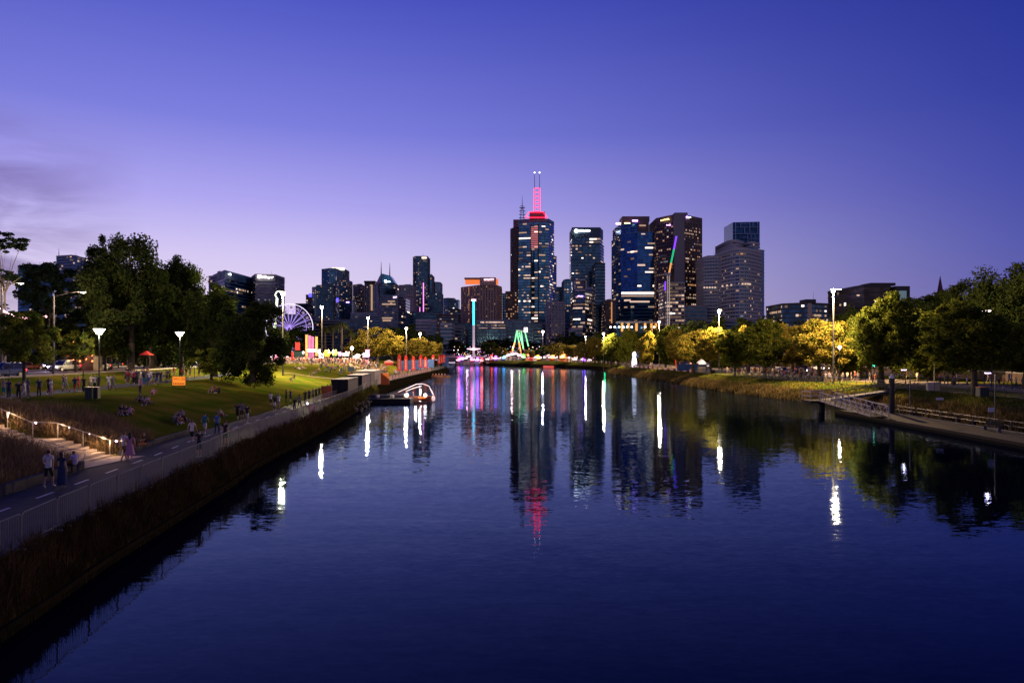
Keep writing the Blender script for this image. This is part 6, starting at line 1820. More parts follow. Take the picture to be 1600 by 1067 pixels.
mb.build('sign_lettering', mat('sign_lettering_rust', (.2, .05, .01), .6, emit=(1, .2, .02), es=.25, sample=False), t)
for a in (-8 * s, 8 * s): MB().tube((a, 0, 0), (a, 0, 4.2 * s), .05, n=6).build('leg', darkpole, t)
# string of pink bulbs at the upper left
t = thing('string_lights', (WX(0, 92), 92, 12), 0, 'string of pink white bulbs hanging between the gum trees', 'string lights')
pb = mat('bulb_pink', (1, 1, 1), .5, emit=(1, .42, .5), es=7, sample=False)
mb = MB(); wire = MB(); pr = None
for i in range(22):
    px = -4 + i * 3.6; py = 480 + 7 * math.sin(i * .19) + i * .95
    p = (WX(px, 92) - WX(0, 92), 0, WZ(py, 92) - 12)
    mb.ball(p, .10 if i % 3 else .15, 6)
    if pr: wire.tube(pr, p, .015, n=4, cap=False)
    pr = p
wire.build('wire', darkpole, t); tag(mb.build('bulb', pb, t), kind='stuff')
# warm glow row of lights in the small tree behind the cars (orange sign lamps)
ol = mat('orange_lamp', (1, .4, .1), .5, emit=(1, .26, .06), es=5, sample=False)
t = thing('lit_kiosk', (WX(133, 108), 108, 5.3), 0, 'small roadside kiosk glowing orange behind the warm lit tree', 'kiosk')
MB().box((0, 0, 1.4), (4, 2.4, 2.8)).build('kiosk_body', Wm['brown'], t)
mb = MB()
for i in range(5):
    for j in range(4): mb.ball((-1.9 + i * .95, -1.3, 1.5 + j * .9 + (i % 2) * .3), .13, 6)
tag(mb.build('orange_bulb', ol, t), kind='stuff')
plight('kiosk_light', (0, -2.2, 2.5), 120, (1, .4, .18), .3, t)
def parasol(px, Yd, ytop, ybot, label, m):
    X = WX(px, Yd); z0 = ground(X, Yd); t = thing('market_umbrella', (X, Yd, z0), 0, label, 'umbrella')
    H = WZ(ytop, Yd) - z0
    MB().tube((0, 0, 0), (0, 0, H), .04, n=6).build('pole', pole_m, t)
    MB().lathe([(1.1, -.7), (1.05, -.62), (.05, 0)], 8, (0, 0, H)).build('canopy', m, t)
parasol(229, 112, 548, 572, 'red market umbrella with a glowing canopy right of the big trunk', mat('canopy_red_glow', (.5, .03, .03), .7, emit=(1, .05, .04), es=.22, sample=False))  # canopy cloth glows by itself, no lamp stands below it

# ------------------------------------------------------------------ containers, panels, flags on the left walk
def container(px0, px1, y0, Yf, L, label, m, side=None):
    X0, X1 = WX(px0, Yf), WX(px1, Yf)
    W = X1 - X0; H = WZ(y0, Yf) - 1.82
    t = thing('shipping_container', ((X0 + X1) / 2, Yf, 1.82), 0.06, label, 'container')
    MB().box((0, L / 2, H / 2), (W - .1, L - .1, H - .1)).build('container_body', m, t)
    fr = MB()
    for a in (-W / 2, W / 2):
        for b2 in (0, L): fr.box((a, b2, H / 2), (.14, .14, H))
        for c2 in (.06, H - .06): fr.box((a, L / 2, c2), (.12, L, .12))
    for b2 in (0, L):
        for c2 in (.06, H - .06): fr.box((0, b2, c2), (W, .12, .12))
    fr.build('frame', m, t)
    rb = MB()
    k = 0
    while k * .3 < L - .3: rb.box((W / 2 - .03, .2 + k * .3, H / 2), (.09, .14, H - .3)); k += 1
    tag(rb.build('side_rib', side or m, t), kind='stuff')
    for a in (-W / 4, W / 4): MB().box((a, -.03, H / 2), (W / 2 - .12, .05, H - .25)).build('door_panel', m, t)
    MB().box((0, L / 2, H + .01), (W, L, .05)).build('roof', side or m, t)
    return t
blackc = mat('container_black', (.012, .014, .018), .85); greyc = mat('container_grey', (.11, .10, .12), .6); lilacc = mat('container_lilac', (.20, .17, .22), .6); whitec = mat('container_white', (.55, .50, .48), .6)
container(518.5, 543, 593, 96, 9, 'black shipping container with a grey ribbed side on the riverside path', blackc, greyc)
container(541, 565, 586.5, 113, 10, 'second dark container with lilac side behind the black one', blackc, lilacc)
container(556, 585, 579.5, 131, 11, 'white roofed container farthest along the row of three', lilacc, whitec)
container(584, 592, 579, 146, 6, 'narrow grey cabin at the end of the container row', greyc)
orp = mat('panel_orange', (.55, .13, .03), .6)
def panel(px0, px1, y0, y1, Yd, name, label, m, cat):
    s_ = Yd / F; X = WX((px0 + px1) / 2, Yd)
    t = thing(name, (X, Yd, WZ(y1, Yd)), 0, label, cat)
    w, h_ = (px1 - px0) * s_, (y1 - y0) * s_
    MB().box((0, 0, h_ / 2), (w, .08, h_)).build('panel', m, t)
    for a in (-w / 2, w / 2): MB().tube((a, .1, 0), (a, .1, h_ + .1), .04, n=6).build('post', galv, t)
    return t
panel(502, 518.5, 603, 622, 93.6, 'orange_screen', 'orange mesh screen left of the black container', orp, 'screen')
panel(595, 608, 583, 601, 136, 'orange_screen', 'orange mesh screen past the white container', orp, 'screen')
panel(543, 553, 573, 580, 165, 'blue_box', 'dark blue storage box on the lit lawn', mat('box_blue', (.03, .05, .14), .6), 'box')
bls = mat('screen_blue', (.03, .09, .30), .6, noise=(.05, .14, .42), nscale=.8)
for i, (a, b2, Yd) in enumerate(((626, 634, 205), (634, 643, 210), (643, 652, 216), (652, 660, 222), (660, 668, 230), (668, 678, 240))):
    panel(a, b2, 563.5 - i * .4, 580 - i * 1.2, Yd, 'blue_screen', ['first', 'second', 'third', 'fourth', 'fifth', 'sixth'][i] + ' blue screen panel behind the red flags counted from the containers', bls, 'screen')
panel(691, 701, 558, 572.5, 292, 'blue_screen', 'tall blue banner wall at the tip of the left bank', bls, 'screen')
for i, (a, b2) in enumerate(((1058, 1070), (1070, 1082), (1082, 1090), (1092, 1104))):
    panel(a, b2, 569, 579, 196, 'blue_screen', ['blue hoarding panel left of the elm trunk', 'blue hoarding panel behind the elm trunk', 'blue hoarding panel under the white tent', 'blue hoarding panel right of the white tent'][i], bls, 'screen')
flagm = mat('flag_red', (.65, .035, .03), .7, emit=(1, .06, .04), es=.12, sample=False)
flw = mat('flag_print_pink', (.8, .5, .48), .7)
def feather(px, Yd, ytop, ybot, label):
    X = WX(px, Yd); zb = WZ(ybot, Yd); H = WZ(ytop, Yd) - zb
    t = thing('feather_flag', (X, Yd, zb), R.uniform(-.25, .25), label, 'flag', 'red feather flags on the left walk')
    MB().path([(0, 0, 0), (0, 0, H * .6), (.12, 0, H * .85), (.5, 0, H)], .025, 6).build('pole', pole_m, t)
    mb = MB(); n_ = 12; w = 1.05
    L_ = []; R_ = []
    for i in range(n_ + 1):
        u = i / n_; z_ = H * (.12 + .88 * u)
        xl = .02 + (.5 if u > .6 else 0) * ((u - .6) / .4) ** 2 if u > .6 else .02
        xr = w * (1 - max(0, (u - .82) / .18) ** 2 * .45)
        yy = .12 * math.sin(u * 5)
        L_.append((xl, yy, z_)); R_.append((xr, yy + .06, z_))
    for i in range(n_): mb.face([L_[i], R_[i], R_[i + 1], L_[i + 1]])
    mb.build('flag_cloth', flagm, t)
    mb = MB()
    for k in range(7):
        z_ = H * (.25 + .075 * k); yy = .12 * math.sin(((z_ / H) - .12) / .88 * 5) - .02
        mb.box((w * .5, yy + .02, z_), (w * .42, .02, H * .045))
    mb.build('flag_print', flw, t)
for i, (px, Yd, y0, y1) in enumerate(((620.5, 178, 553, 583), (631, 188, 554, 583), (643, 200, 555.5, 581), (654.5, 212, 553.5, 577), (662, 222, 557, 577), (674, 240, 553.5, 573), (684, 262, 554, 570), (688, 270, 554, 569), (691.5, 280, 554, 568))):
    feather(px, Yd, y0, y1, ['tallest red feather flag nearest the containers', 'second red feather flag from the containers', 'leaning third red feather flag', 'fourth red feather flag by the blue screens', 'narrow fifth feather flag with pale print', 'sixth red feather flag near the walk end', 'seventh feather flag in the far cluster', 'eighth feather flag in the far cluster', 'last feather flag beside the tall blue banner wall'][i])

# ------------------------------------------------------------------ fair on the left bank
def post(px, Yd, y0, y1, w, name, label, m, cat, group=None):
    s_ = Yd / F
    t = thing(name, (WX(px, Yd), Yd, WZ(y1, Yd)), 0, label, cat, group)
    MB().box((0, 0, (y1 - y0) * s_ / 2), (w * s_, .12, (y1 - y0) * s_)).build('cloth', m, t)
    MB().tube((-w * s_ / 2 - .05, 0, -.3), (-w * s_ / 2 - .05, 0, (y1 - y0) * s_ + .3), .05, n=6).build('pole', pole_m, t)
bn_p = mat('banner_purple', (.3, .1, .3), .7, emit=(.8, .25, .6), es=.28, sample=False); bn_o = mat('banner_orange', (.6, .25, .05), .7, emit=(1, .5, .12), es=.7, sample=False); bn_r = mat('banner_red', (.5, .03, .03), .7, emit=(1, .06, .04), es=.55, sample=False)
post(479, 200, 523, 560, 3.2, 'tall_banner', 'tall orange banner at the left of the banner group', bn_o, 'banner'); post(483.5, 199, 524, 560, 4, 'tall_banner', 'tall purple banner second in the banner group', bn_p, 'banner')
post(488.5, 201, 526, 558, 4, 'tall_banner', 'pale purple banner in the middle of the banner group', bn_p, 'banner'); post(494.5, 202, 526, 556, 3.4, 'tall_banner', 'bright orange banner right in the banner group', bn_o, 'banner')
post(465, 205, 535, 547, 7, 'tall_banner', 'red hanging banner left of the banner group', bn_r, 'banner'); post(457, 200, 550, 562, 3.2, 'tall_banner', 'short red banner beside the dark hanging leaves', bn_r, 'banner')
post(466, 198, 549, 557, 12, 'stall', 'dark green market stall box behind the crowd', mat('stall_green', (.01, .05, .05), .6), 'stall')
wl_ = mat('lit_sign_cream', (1, 1, 1), .5, emit=(1, .80, .45), es=3.2, sample=False)
post(487, 197, 545.5, 549.5, 14, 'lit_sign', 'bright cream lit sign board over the crowd', wl_, 'sign')
def balloon(px, py, r, Yd, label, m):
    s_ = Yd / F; t = thing('inflatable_flower', (WX(px, Yd), Yd, 5), 0, label, 'inflatable')
    mb = MB(); c2 = (0, 0, WZ(py, Yd) - 5); rr_ = r * s_
    mb.ball(c2, rr_ * .5, 10)
    for k in range(6): mb.ball((c2[0] + rr_ * .75 * math.cos(k * pi / 3), 0, c2[2] + rr_ * .75 * math.sin(k * pi / 3)), rr_ * .38, 8)
    mb.build('petals', m, t, smooth=True)
    MB().tube((0, 0, 0), (0, 0, c2[2] - rr_), .12, n=6).build('stem', pole_m, t)
balloon(511, 552, 5.5, 196, 'large glowing yellow inflatable flower over the crowd', mat('inflatable_yellow', (.7, .5, .05), .6, emit=(1, .62, .08), es=1.0, sample=False))
balloon(523, 551, 5, 197, 'glowing green inflatable flower beside the yellow one', mat('inflatable_green', (.3, .5, .1), .6, emit=(.5, .8, .2), es=.7, sample=False))
balloon(531, 553, 3.4, 198, 'small glowing pink inflatable flower right of the green one', mat('inflatable_pink', (.7, .4, .6), .6, emit=(1, .5, .85), es=1.1, sample=False))
tentc = {'white': mat('tent_white_lit', (.8, .8, .8), .7, emit=(1, .75, .7), es=.8, sample=False), 'pink': mat('tent_pink_lit', (.8, .5, .6), .7, emit=(1, .35, .6), es=1.6, sample=False), 'red': mat('tent_red_lit', (.7, .1, .08), .7, emit=(1, .12, .08), es=1.5, sample=False),
         'orange': mat('tent_orange_lit', (.8, .4, .1), .7, emit=(1, .38, .1), es=1.8, sample=False), 'hot': mat('tent_white_hot', (1, 1, 1), .7, emit=(1, .80, .84), es=3.0, sample=False), 'cyan': mat('tent_cyan_lit', (.2, .6, .8), .7, emit=(.15, .7, 1), es=2.2, sample=False),
         'violet': mat('tent_violet_lit', (.5, .2, .8), .7, emit=(.55, .2, 1), es=2.6, sample=False), 'green': mat('tent_green_lit', (.2, .7, .3), .7, emit=(.35, 1, .25), es=1.8, sample=False), 'yellow': mat('tent_yellow_lit', (.7, .6, .1), .7, emit=(1, .75, .2), es=1.8, sample=False)}
satc = {k: mat('board_' + k, (.5, .5, .5), .6, emit=c_, es=e_, sample=False) for k, c_, e_ in (('pink', (1, .06, .32), 9), ('red', (1, .02, .02), 12), ('orange', (1, .16, .02), 11), ('cyan', (.02, .5, 1), 9), ('violet', (.30, .04, 1), 12), ('green', (.12, 1, .06), 8), ('yellow', (1, .5, .03), 8))}
dull = mat('tent_roof_dull', (.4, .36, .38), .8)
def stall(px, Yd, wpx, ytop, key, label, group, roof=None, zb=None, bulbs=True):
    s_ = Yd / F; X = WX(px, Yd); zb = ground(X, Yd) if zb is None else zb
    w = wpx * s_; H = WZ(ytop, Yd) - zb
    t = thing('market_stall', (X, Yd, zb), R.uniform(-.1, .1), label, 'stall', group)
    he = H * .68
    mb = MB(); q = [(-w / 2, -w * .35, he), (w / 2, -w * .35, he), (w / 2, w * .35, he), (-w / 2, w * .35, he)]
    for i in range(4): mb.face([q[i], q[(i + 1) % 4], (0, 0, H)])
    mb.build('canopy', tentc['white'] if roof and not bulbs else dull, t)
    if bulbs and key not in ('hot', 'white'):
        MB().box((R.uniform(-.3, .3) * w, -w * .37, he + .9), (w * .6, .12, 2.1)).build('light_board', satc[key], t)  # glowing board added to colour the light streaks in the water
    MB().box((0, -w * .33, he - .2), (w, .1, .34)).build('lit_fascia', tentc[key], t)
    MB().box((0, -w * .1, he * .3), (w * .85, w * .3, he * .6)).build('counter', TOPM[{'hot': 'cream', 'white': 'cream', 'pink': 'pink', 'red': 'red', 'orange': 'orange', 'cyan': 'blue', 'violet': 'lilac', 'green': 'green', 'yellow': 'orange'}[key]], t)
    for a in (-w / 2, w / 2): MB().tube((a, -w * .34, 0), (a, -w * .34, he), .07, n=5).build('post', pole_m, t)
    if bulbs:
        mb = MB()
        for k in range(6): mb.ball((-w / 2 + w * k / 5, -w * .36, he + .15 + R.uniform(0, .8)), .22, 6)
        tag(mb.build('bulb', tentc['hot'] if k % 2 else tentc[key], t), kind='stuff')
    return t
for (px, Yd, w, yt, k) in ((430, 205, 10, 556, 'pink'), (446, 206, 8, 556, 'white'), (503, 203, 7, 552, 'hot'), (541, 212, 10, 548, 'white'), (558, 208, 9, 553, 'white'), (572, 214, 10, 550, 'pink'), (608, 196, 14, 562, 'red')):
    stall(px, Yd, w, yt, k, {430: 'pink lit stall at the left end of the fair', 446: 'white lit stall behind the hanging dark leaves', 503: 'brilliant white stall beside the cream sign', 541: 'white tent right of the inflatable flowers', 558: 'low white tent beside the yellow tree', 572: 'pinkish tent under the yellow tree', 608: 'red awning stall at the top of the path'}[px], 'stalls of the left bank fair', zb=4.6 if px == 608 else None, bulbs=px != 608)
plight('fair_glow', (WX(520, 200), 196, 9), 3500, (1, .7, .5), .5)
# ferris wheel
whm = mat('wheel_violet_light', (.5, .3, .8), .5, emit=(.50, .36, 1), es=.8, sample=False); whw = mat('wheel_white_light', (1, 1, 1), .5, emit=(.88, .78, 1), es=1.2, sample=False)
Yw = 420; t = thing('ferris_wheel', (WX(452, Yw), Yw, 5), 0, 'ferris wheel glowing violet and white above the dark trees', 'ferris wheel')
cz = WZ(512, Yw) - 5; Rr = 37 / F * Yw
mb = MB()
pr = [(Rr * math.cos(2 * pi * i / 40), 0, cz + Rr * math.sin(2 * pi * i / 40)) for i in range(41)]
mb.path(pr, .24, 5); mb.build('outer_rim', whw, t)
mb = MB(); pr = [(Rr * .72 * math.cos(2 * pi * i / 40), .3, cz + Rr * .72 * math.sin(2 * pi * i / 40)) for i in range(41)]; mb.path(pr, .14, 5); mb.build('inner_rim', whm, t)
for i in range(20):
    a = 2 * pi * i / 20 + .05
    MB().tube((0, 0, cz), (Rr * math.cos(a), 0, cz + Rr * math.sin(a)), .16, n=5).tube((0, .9, cz), (Rr * .9 * math.cos(a + .1), .9, cz + Rr * .9 * math.sin(a + .1)), .13, n=5).build('spoke', whm, t)
    if i < 20:
        MB().ball((0, 0, 0), .85, 8).build('gondola', mat('gondola', (.5, .4, .55), .5, emit=(.7, .5, .8), es=.25, sample=False), t, (Rr * .88 * math.cos(a + .157), -.6, cz + Rr * .88 * math.sin(a + .157) - .3))
for s_ in (-1, 1): MB().tube((s_ * 7, 0, 0), (0, 0, cz), .4, n=6).build('support_leg', pole_m, t)
t = thing('booster_ride', (WX(433, 300), 300, 5), 0, 'spinning arm ride lit green white left of the brightest floodlight', 'fairground ride')
rm_ = mat('ride_green_white', (1, 1, 1), .5, emit=(.8, 1, .62), es=2, sample=False)
MB().tube((-1.1, 0, WZ(515, 300) - 5), (0, 0, WZ(466, 300) - 5), .55, n=6).build('arm', rm_, t)
MB().path([(0, 0, WZ(466, 300) - 5), (-.9, 0, WZ(461, 300) - 5), (-.2, 0, WZ(456, 300) - 5), (1.1, 0, WZ(455, 300) - 5), (1.9, 0, WZ(459, 300) - 5)], .28, 6).build('claw', rm_, t)
MB().box((-1.1, 0, (WZ(515, 300) - 5) / 2), (1.5, 1.5, WZ(515, 300) - 5)).build('base_tower', pole_m, t)
# cyan tower ride
Yt = 470; t = thing('drop_tower_ride', (WX(740, Yt), Yt, 4), 0, 'tall thin drop tower ride lit cyan with a white top cap', 'fairground ride')
z1, z2 = WZ(508, Yt) - 4, WZ(470, Yt) - 4
MB().tube((0, 0, 0), (0, 0, z1), .8, n=8).build('lower_mast', mat('mast_pale', (.5, .45, .5), .5, emit=(1, .85, 1), es=.22, sample=False), t)
MB().tube((0, 0, z1), (0, 0, z2), .7, n=8).build('cyan_mast', mat('mast_cyan', (.1, .6, .7), .5, emit=(.04, .68, .85), es=2.6, sample=False), t)
MB().box((0, 0, z2 + .4), (3, 2.6, 1)).build('top_cap', signp, t)
MB().lathe([(.8, 0), (4.6, .7), (4.6, 1.1), (.8, 1.3)], 14, (0, 0, WZ(547, Yt) - 4)).build('seat_ring', mat('seat_ring_pink', (1, .6, .8), .5, emit=(1, .6, .8), es=2.4, sample=False), t)
# pendulum ride
Yp = 462; t = thing('pendulum_ride', (WX(813, Yp), Yp, 3), 0, 'pendulum ride with green and orange lit A-frame legs and a white light box', 'fairground ride')
pg = mat('ride_green', (.2, .8, .4), .5, emit=(.25, 1, .38), es=1.1, sample=False); po = mat('ride_orange', (1, .4, .1), .5, emit=(1, .3, .06), es=2.0, sample=False)
def pp(px, py, dy=0): return (WX(px, Yp) - WX(813, Yp), dy, WZ(py, Yp) - 3)
for (a, b2, c2) in (((807.5, 517), (804.2, 535), (800.5, 549)), ((807.5, 517), (811, 535), (813.6, 549))):
    MB().tube(pp(*a), pp(*b2), .42, n=6).build('leg', pg, t); MB().tube(pp(*b2), pp(*c2), .42, n=6).build('leg', po, t)
for (a, c2) in (((814.5, 517), (818, 545)), ((820.5, 518), (826, 541))):
    MB().tube(pp(*a, dy=7), pp(*c2, dy=7), .42, n=6).build('leg', pg, t)
MB().tube(pp(807, 516.5), pp(821, 517, 7), .5, n=6).build('axle', mat('ride_grey', (.4, .5, .4), .5, emit=(.4, .8, .5), es=.3, sample=False), t)
MB().box(pp(821.5, 515.5, -1), (2.4, 2, 3)).build('light_box', tentc['hot'], t)
MB().tube(pp(811, 519, 3.5), pp(817, 540, 3.5), .45, n=6).build('pendulum_arm', pg, t)
plight('ride_light', (pp(812, 540)[0], 3, 8), 900, (.9, .6, .3), .5, t)
# stalls along the bend
seqs = [(716, 'pink', 6, 560), (722, 'violet', 6, 558), (727, 'hot', 7, 555), (733, 'hot', 6, 551), (738, 'pink', 7, 559), (745, 'violet', 6, 560), (752, 'red', 5, 561), (762, 'white', 6, 559), (768, 'red', 7, 557), (775, 'violet', 6, 559), (781, 'white', 7, 557), (787, 'cyan', 7, 557),
        (793, 'hot', 7, 552), (799, 'hot', 8, 550), (806, 'white', 8, 549), (812, 'hot', 7, 552), (818, 'green', 6, 555), (824, 'orange', 7, 553), (830, 'red', 7, 557), (836, 'white', 7, 556), (842, 'yellow', 6, 558), (849, 'hot', 7, 556), (856, 'white', 8, 553), (863, 'orange', 7, 557), (870, 'white', 8, 557),
        (877, 'orange', 8, 556), (884, 'orange', 8, 555), (891, 'white', 8, 557), (898, 'hot', 7, 559), (905, 'white', 7, 560), (912, 'violet', 6, 561), (920, 'white', 7, 562)]
for i, (px, k, w, yt) in enumerate(seqs):
    Yd = interp([(716, 480), (806, 462), (860, 434), (905, 398), (930, 372)], px)
    stall(px, Yd, w, yt, k, '%s lit fair stall %s' % ({'hot': 'brilliant white', 'white': 'soft white'}.get(k, k), {716: 'at the bridge end', 722: 'beside the bridge end stall', 727: 'before the pink bridge stalls', 733: 'with the tallest white peak left of the cyan tower', 738: 'at the foot of the cyan tower', 745: 'just right of the cyan tower', 752: 'second right of the cyan tower', 762: 'left of the round dark tree', 768: 'behind the round dark tree',
        775: 'right of the round dark tree', 781: 'halfway to the pendulum ride', 787: 'with a cyan board left of the pendulum ride', 793: 'left of the highest white peak', 799: 'at the left foot of the pendulum ride', 806: 'with the highest peak under the pendulum ride', 812: 'between the pendulum ride legs', 818: 'behind the pendulum ride', 824: 'at the right foot of the pendulum ride',
        830: 'one stall right of the pendulum ride', 836: 'two stalls right of the pendulum ride', 842: 'left of the white bend lamp', 849: 'at the foot of the white bend lamp', 856: 'behind the floating red panel', 863: 'right of the floating red panel', 870: 'left of the orange pair of stalls', 877: 'left one of the orange pair', 884: 'right one of the orange pair',
        891: 'right of the orange pair of stalls', 898: 'before the first yellow bank tree', 905: 'left of the small bank lamp', 912: 'at the small bank lamp', 920: 'last of the fair row'}[px]), 'fair stalls at the river bend', roof='white' if k == 'hot' else None)
for (px, Yd, z_, pw, c2) in ((728, 466, 8, 2500, (1, .35, .6)), (800, 448, 9, 3500, (1, .6, .5)), (850, 432, 8, 2200, (1, .7, .6)), (884, 412, 8, 2500, (1, .4, .15)), (905, 395, 7, 1500, (1, .6, .4))):
    plight('fair_glow', (WX(px, Yd), Yd + 14, z_ + 3), pw, c2, .8)
# loose sparkle of coloured bulbs over the fair
rs_ = random.Random(21)
for gi, (pa, pb_, nb, lab) in enumerate(((706, 760, 60, 'coloured bulbs strung over the fair left of the pendulum ride'), (760, 850, 120, 'coloured bulbs strung over the fair around the pendulum ride'), (850, 930, 90, 'coloured bulbs strung over the fair right of the pendulum ride'))):
    t = thing('string_lights', (WX(pa, 480), 480, 3), 0, lab, 'string lights')
    grp = {}
    for _ in range(nb):
        px = rs_.uniform(pa, pb_); Yd = interp([(716, 480), (806, 462), (860, 434), (905, 398), (930, 372)], px) + rs_.uniform(-2, 26)
        k = rs_.choice(('hot', 'white', 'pink', 'orange', 'red', 'hot', 'pink', 'violet', 'cyan', 'yellow', 'white'))
        grp.setdefault(k, MB()).ball((WX(px, Yd) - t.location.x, Yd - 480, rs_.uniform(2, 6.5) if rs_.random() < .8 else rs_.uniform(6, 10)), rs_.choice((.16, .22, .34)), 5)
    for k, mb in grp.items(): tag(mb.build('bulb', tentc[k], t), kind='stuff')
# the bridge closing the view at the far left of the river
t = thing('road_bridge', (-35, 486, 0), 0, 'low dark road bridge crossing the river behind the left bank tip', 'bridge')
MB().box((0, 0, 3.5), (34, 10, 3.2)).build('deck', darkconc, t)
MB().box((0, -4.9, 5.6), (34, .4, 1.0)).build('parapet', Wm['grey'], t)
for a in (-15, -4, 7, 14): MB().box((a, 0, 1), (1.2, 9, 2.2)).build('pier', darkconc, t)
# things on the right fair ground
t = stall(1096, 188, 13, 560, 'white', 'white peaked event tent behind the blue hoarding', 'tents on the right bank', roof='white', bulbs=False)
stall(1075, 205, 9, 566, 'orange', 'orange lit stall behind the blue hoarding', 'tents on the right bank', bulbs=False)
stall(1106, 198, 8, 566, 'white', 'small bright stall right of the white tent', 'tents on the right bank', bulbs=False)
t = thing('inflatable_figure', (WX(991, 262), 262, 2.6), .2, 'glowing white inflatable figure on the right bank', 'inflatable')
MB().lathe([(.01, 0), (.9, .3), (1.0, 2), (.8, 3.4), (.55, 4.0), (.8, 4.8), (.6, 5.8), (.01, 6.2)], 10).build('inflated_body', mat('inflatable_white', (.9, .9, 1), .6, emit=(.85, .8, 1), es=2.2, sample=False), t, smooth=True)
MB().box((2.1, 0, 5), (2.2, .2, 2.4)).build('blue_sign', bls, t)
t = thing('red_mast', (WX(1057, 215), 215, 3), 0, 'thin red lit mast leaning among the elms', 'mast')
MB().tube((0, 0, 0), (-.5, 0, WZ(552, 215) - 3), .15, n=6).build('pole', bn_r, t)
for (px, Yd, lab) in ((945, 262, 'green lit grass marker by the bend'),):
    plight('green_uplight', (WX(px, 296), 296, 1.2), 60, (.05, 1, .25), .3)
# wall on the right
t = thing('retaining_wall', (78, 110, 3.2), 0, 'long brick retaining wall with pale coping behind the right bank walkers', 'wall')
brk = mat('wall_brick', (.045, .028, .022), .9, noise=(.07, .045, .035), nscale=1.2); cop = mat('wall_coping', (.16, .15, .16), .8)
pts = [(66, 60), (72, 85), (80, 112), (82, 150), (84, 190), (84, 250)]
for a, b2 in zip(pts[:-1], pts[1:]):
    d = Vector((b2[0] - a[0], b2[1] - a[1])); n_ = max(1, int(d.length / 3.2)); rz = math.atan2(d.y, d.x)
    for k in range(n_):
        q = Vector(a) + d * ((k + .5) / n_)
        MB().box((0, 0, .8), (d.length / n_ - .03, .4, 1.7)).build('wall_panel', brk, t, (q.x - 78, q.y - 110, 0), rz)
        MB().box((0, 0, 1.76), (d.length / n_ - .02, .5, .2)).build('coping_stone', cop, t, (q.x - 78, q.y - 110, 0), rz)
for i, (px, lab, m) in enumerate(((1453, 'white portable cabinet behind the fence near the mooring pile', whitec), (1463, 'cream portable cabinet right of the white one', mat('cabinet_cream', (.5, .42, .28), .7)))):
    X = WX(px, 96); t = thing('portable_cabinet', (X, 96, ground(X, 96)), 0, lab, 'cabinet')
    MB().box((0, 0, .55), (.75, .6, 1.1)).build('cabinet_body', m, t); MB().box((0, 0, 1.12), (.85, .7, .06)).build('top', whitec, t)
X = WX(1535, 84); t = thing('wheelie_bin', (X, 84, ground(X, 84)), 0, 'large dark bin behind the thick trunked elm on the right', 'bin')
MB().box((0, 0, .55), (1.1, .8, 1.1)).build('bin_body', MC['bin_green'], t); MB().box((0, 0, 1.13), (1.2, .9, .08)).build('lid', TOPM['orange'], t)

# ------------------------------------------------------------------ gangway, pontoon, ramp
pal = mat('truss_white_paint', (.42, .37, .38), .55); deckm = mat('pontoon_deck', (.03, .028, .03), .9, noise=(.02, .019, .02), nscale=2, bump=.006, spec=.1)
t = thing('pontoon', (45, 70, 0), 0, 'long floating pontoon with handrail along the right bank', 'pontoon')
MB().box((0, 0, .2), (5.0, 42, .55)).build('float_hull', mat('float_dark', (.015, .015, .015), .9, spec=.05), t)
for i in range(20): MB().box((0, -20 + i * 2.08, .51), (5.1, 2.05, .08)).build('deck_board', deckm, t)
MB().box((-2.54, 0, .40), (.1, 42, .2)).build('edge_beam', mat('beam_wood', (.05, .042, .036), .9, spec=.1), t)
for zz in (1.1, 1.55):
    MB().tube((2.4, -21, zz), (2.4, 19.6, zz), .03, n=6).build('rail', galv, t)
for i in range(16): MB().tube((2.4, -20.5 + i * 2.7, .5), (2.4, -20.5 + i * 2.7, 1.56), .03, n=6).build('stanchion', galv, t)
MB().box((2.38, 0, .60), (.06, 41, .10)).build('kickboard', galv, t)
t = thing('gangway', (41.4, 93, 0), 0, 'white truss gangway sloping down onto the pontoon', 'gangway')
for s_, nm_ in ((0, 'near_truss'), (2.1, 'far_truss')):
    mb = MB(); A0, A1 = Vector((s_, 0, 1.6)), Vector((s_ + (0), -13.2, .72)); hh = Vector((0, 0, 1.15))
    mb.tube(A0, A1, .075, n=6); mb.tube(A0 + hh, A1 + hh, .075, n=6); mb.tube(A0, A0 + hh, .06, n=6); mb.tube(A1, A1 + hh, .06, n=6)
    n_ = 9
    for i in range(n_):
        p, q = A0.lerp(A1, i / n_), A0.lerp(A1, (i + 1) / n_); m_ = (p + q) / 2 + hh
        mb.tube(p, m_, .05, n=5); mb.tube(m_, q, .05, n=5)
    mb.build('truss', pal, t)
mb = MB(); mb.face([(.05, 0, 1.58), (2.05, 0, 1.58), (2.05, -13.2, .70), (.05, -13.2, .70)]).face([(.05, 0, 1.5), (.05, -13.2, .62), (2.05, -13.2, .62), (2.05, 0, 1.5)]); mb.build('walkway', deckm, t)
t = thing('landing_platform', (41.2, 94.6, 0), 0, 'small landing platform on a black pile at the top of the gangway', 'platform')
MB().box((.6, 0, 1.45), (3.0, 3.0, .3)).build('deck', deckm, t)
mb = MB()
for (a, b2) in ((-.9, -1.4), (.35, -1.4), (-.9, 1.4), (2.1, 1.4)): mb.tube((a, b2, 1.6), (a, b2, 2.8), .06, n=6)
for zz in (2.2, 2.8): mb.tube((-.9, -1.4, zz), (.35, -1.4, zz), .05, n=6); mb.tube((-.9, -1.4, zz), (-.9, 1.4, zz), .05, n=6); mb.tube((-.9, 1.4, zz), (2.1, 1.4, zz), .05, n=6)
mb.build('guard_rail', pal, t)
MB().tube((.9, -.6, -2), (.9, -.6, 1.3), .42, n=12).build('pile', blackc, t)
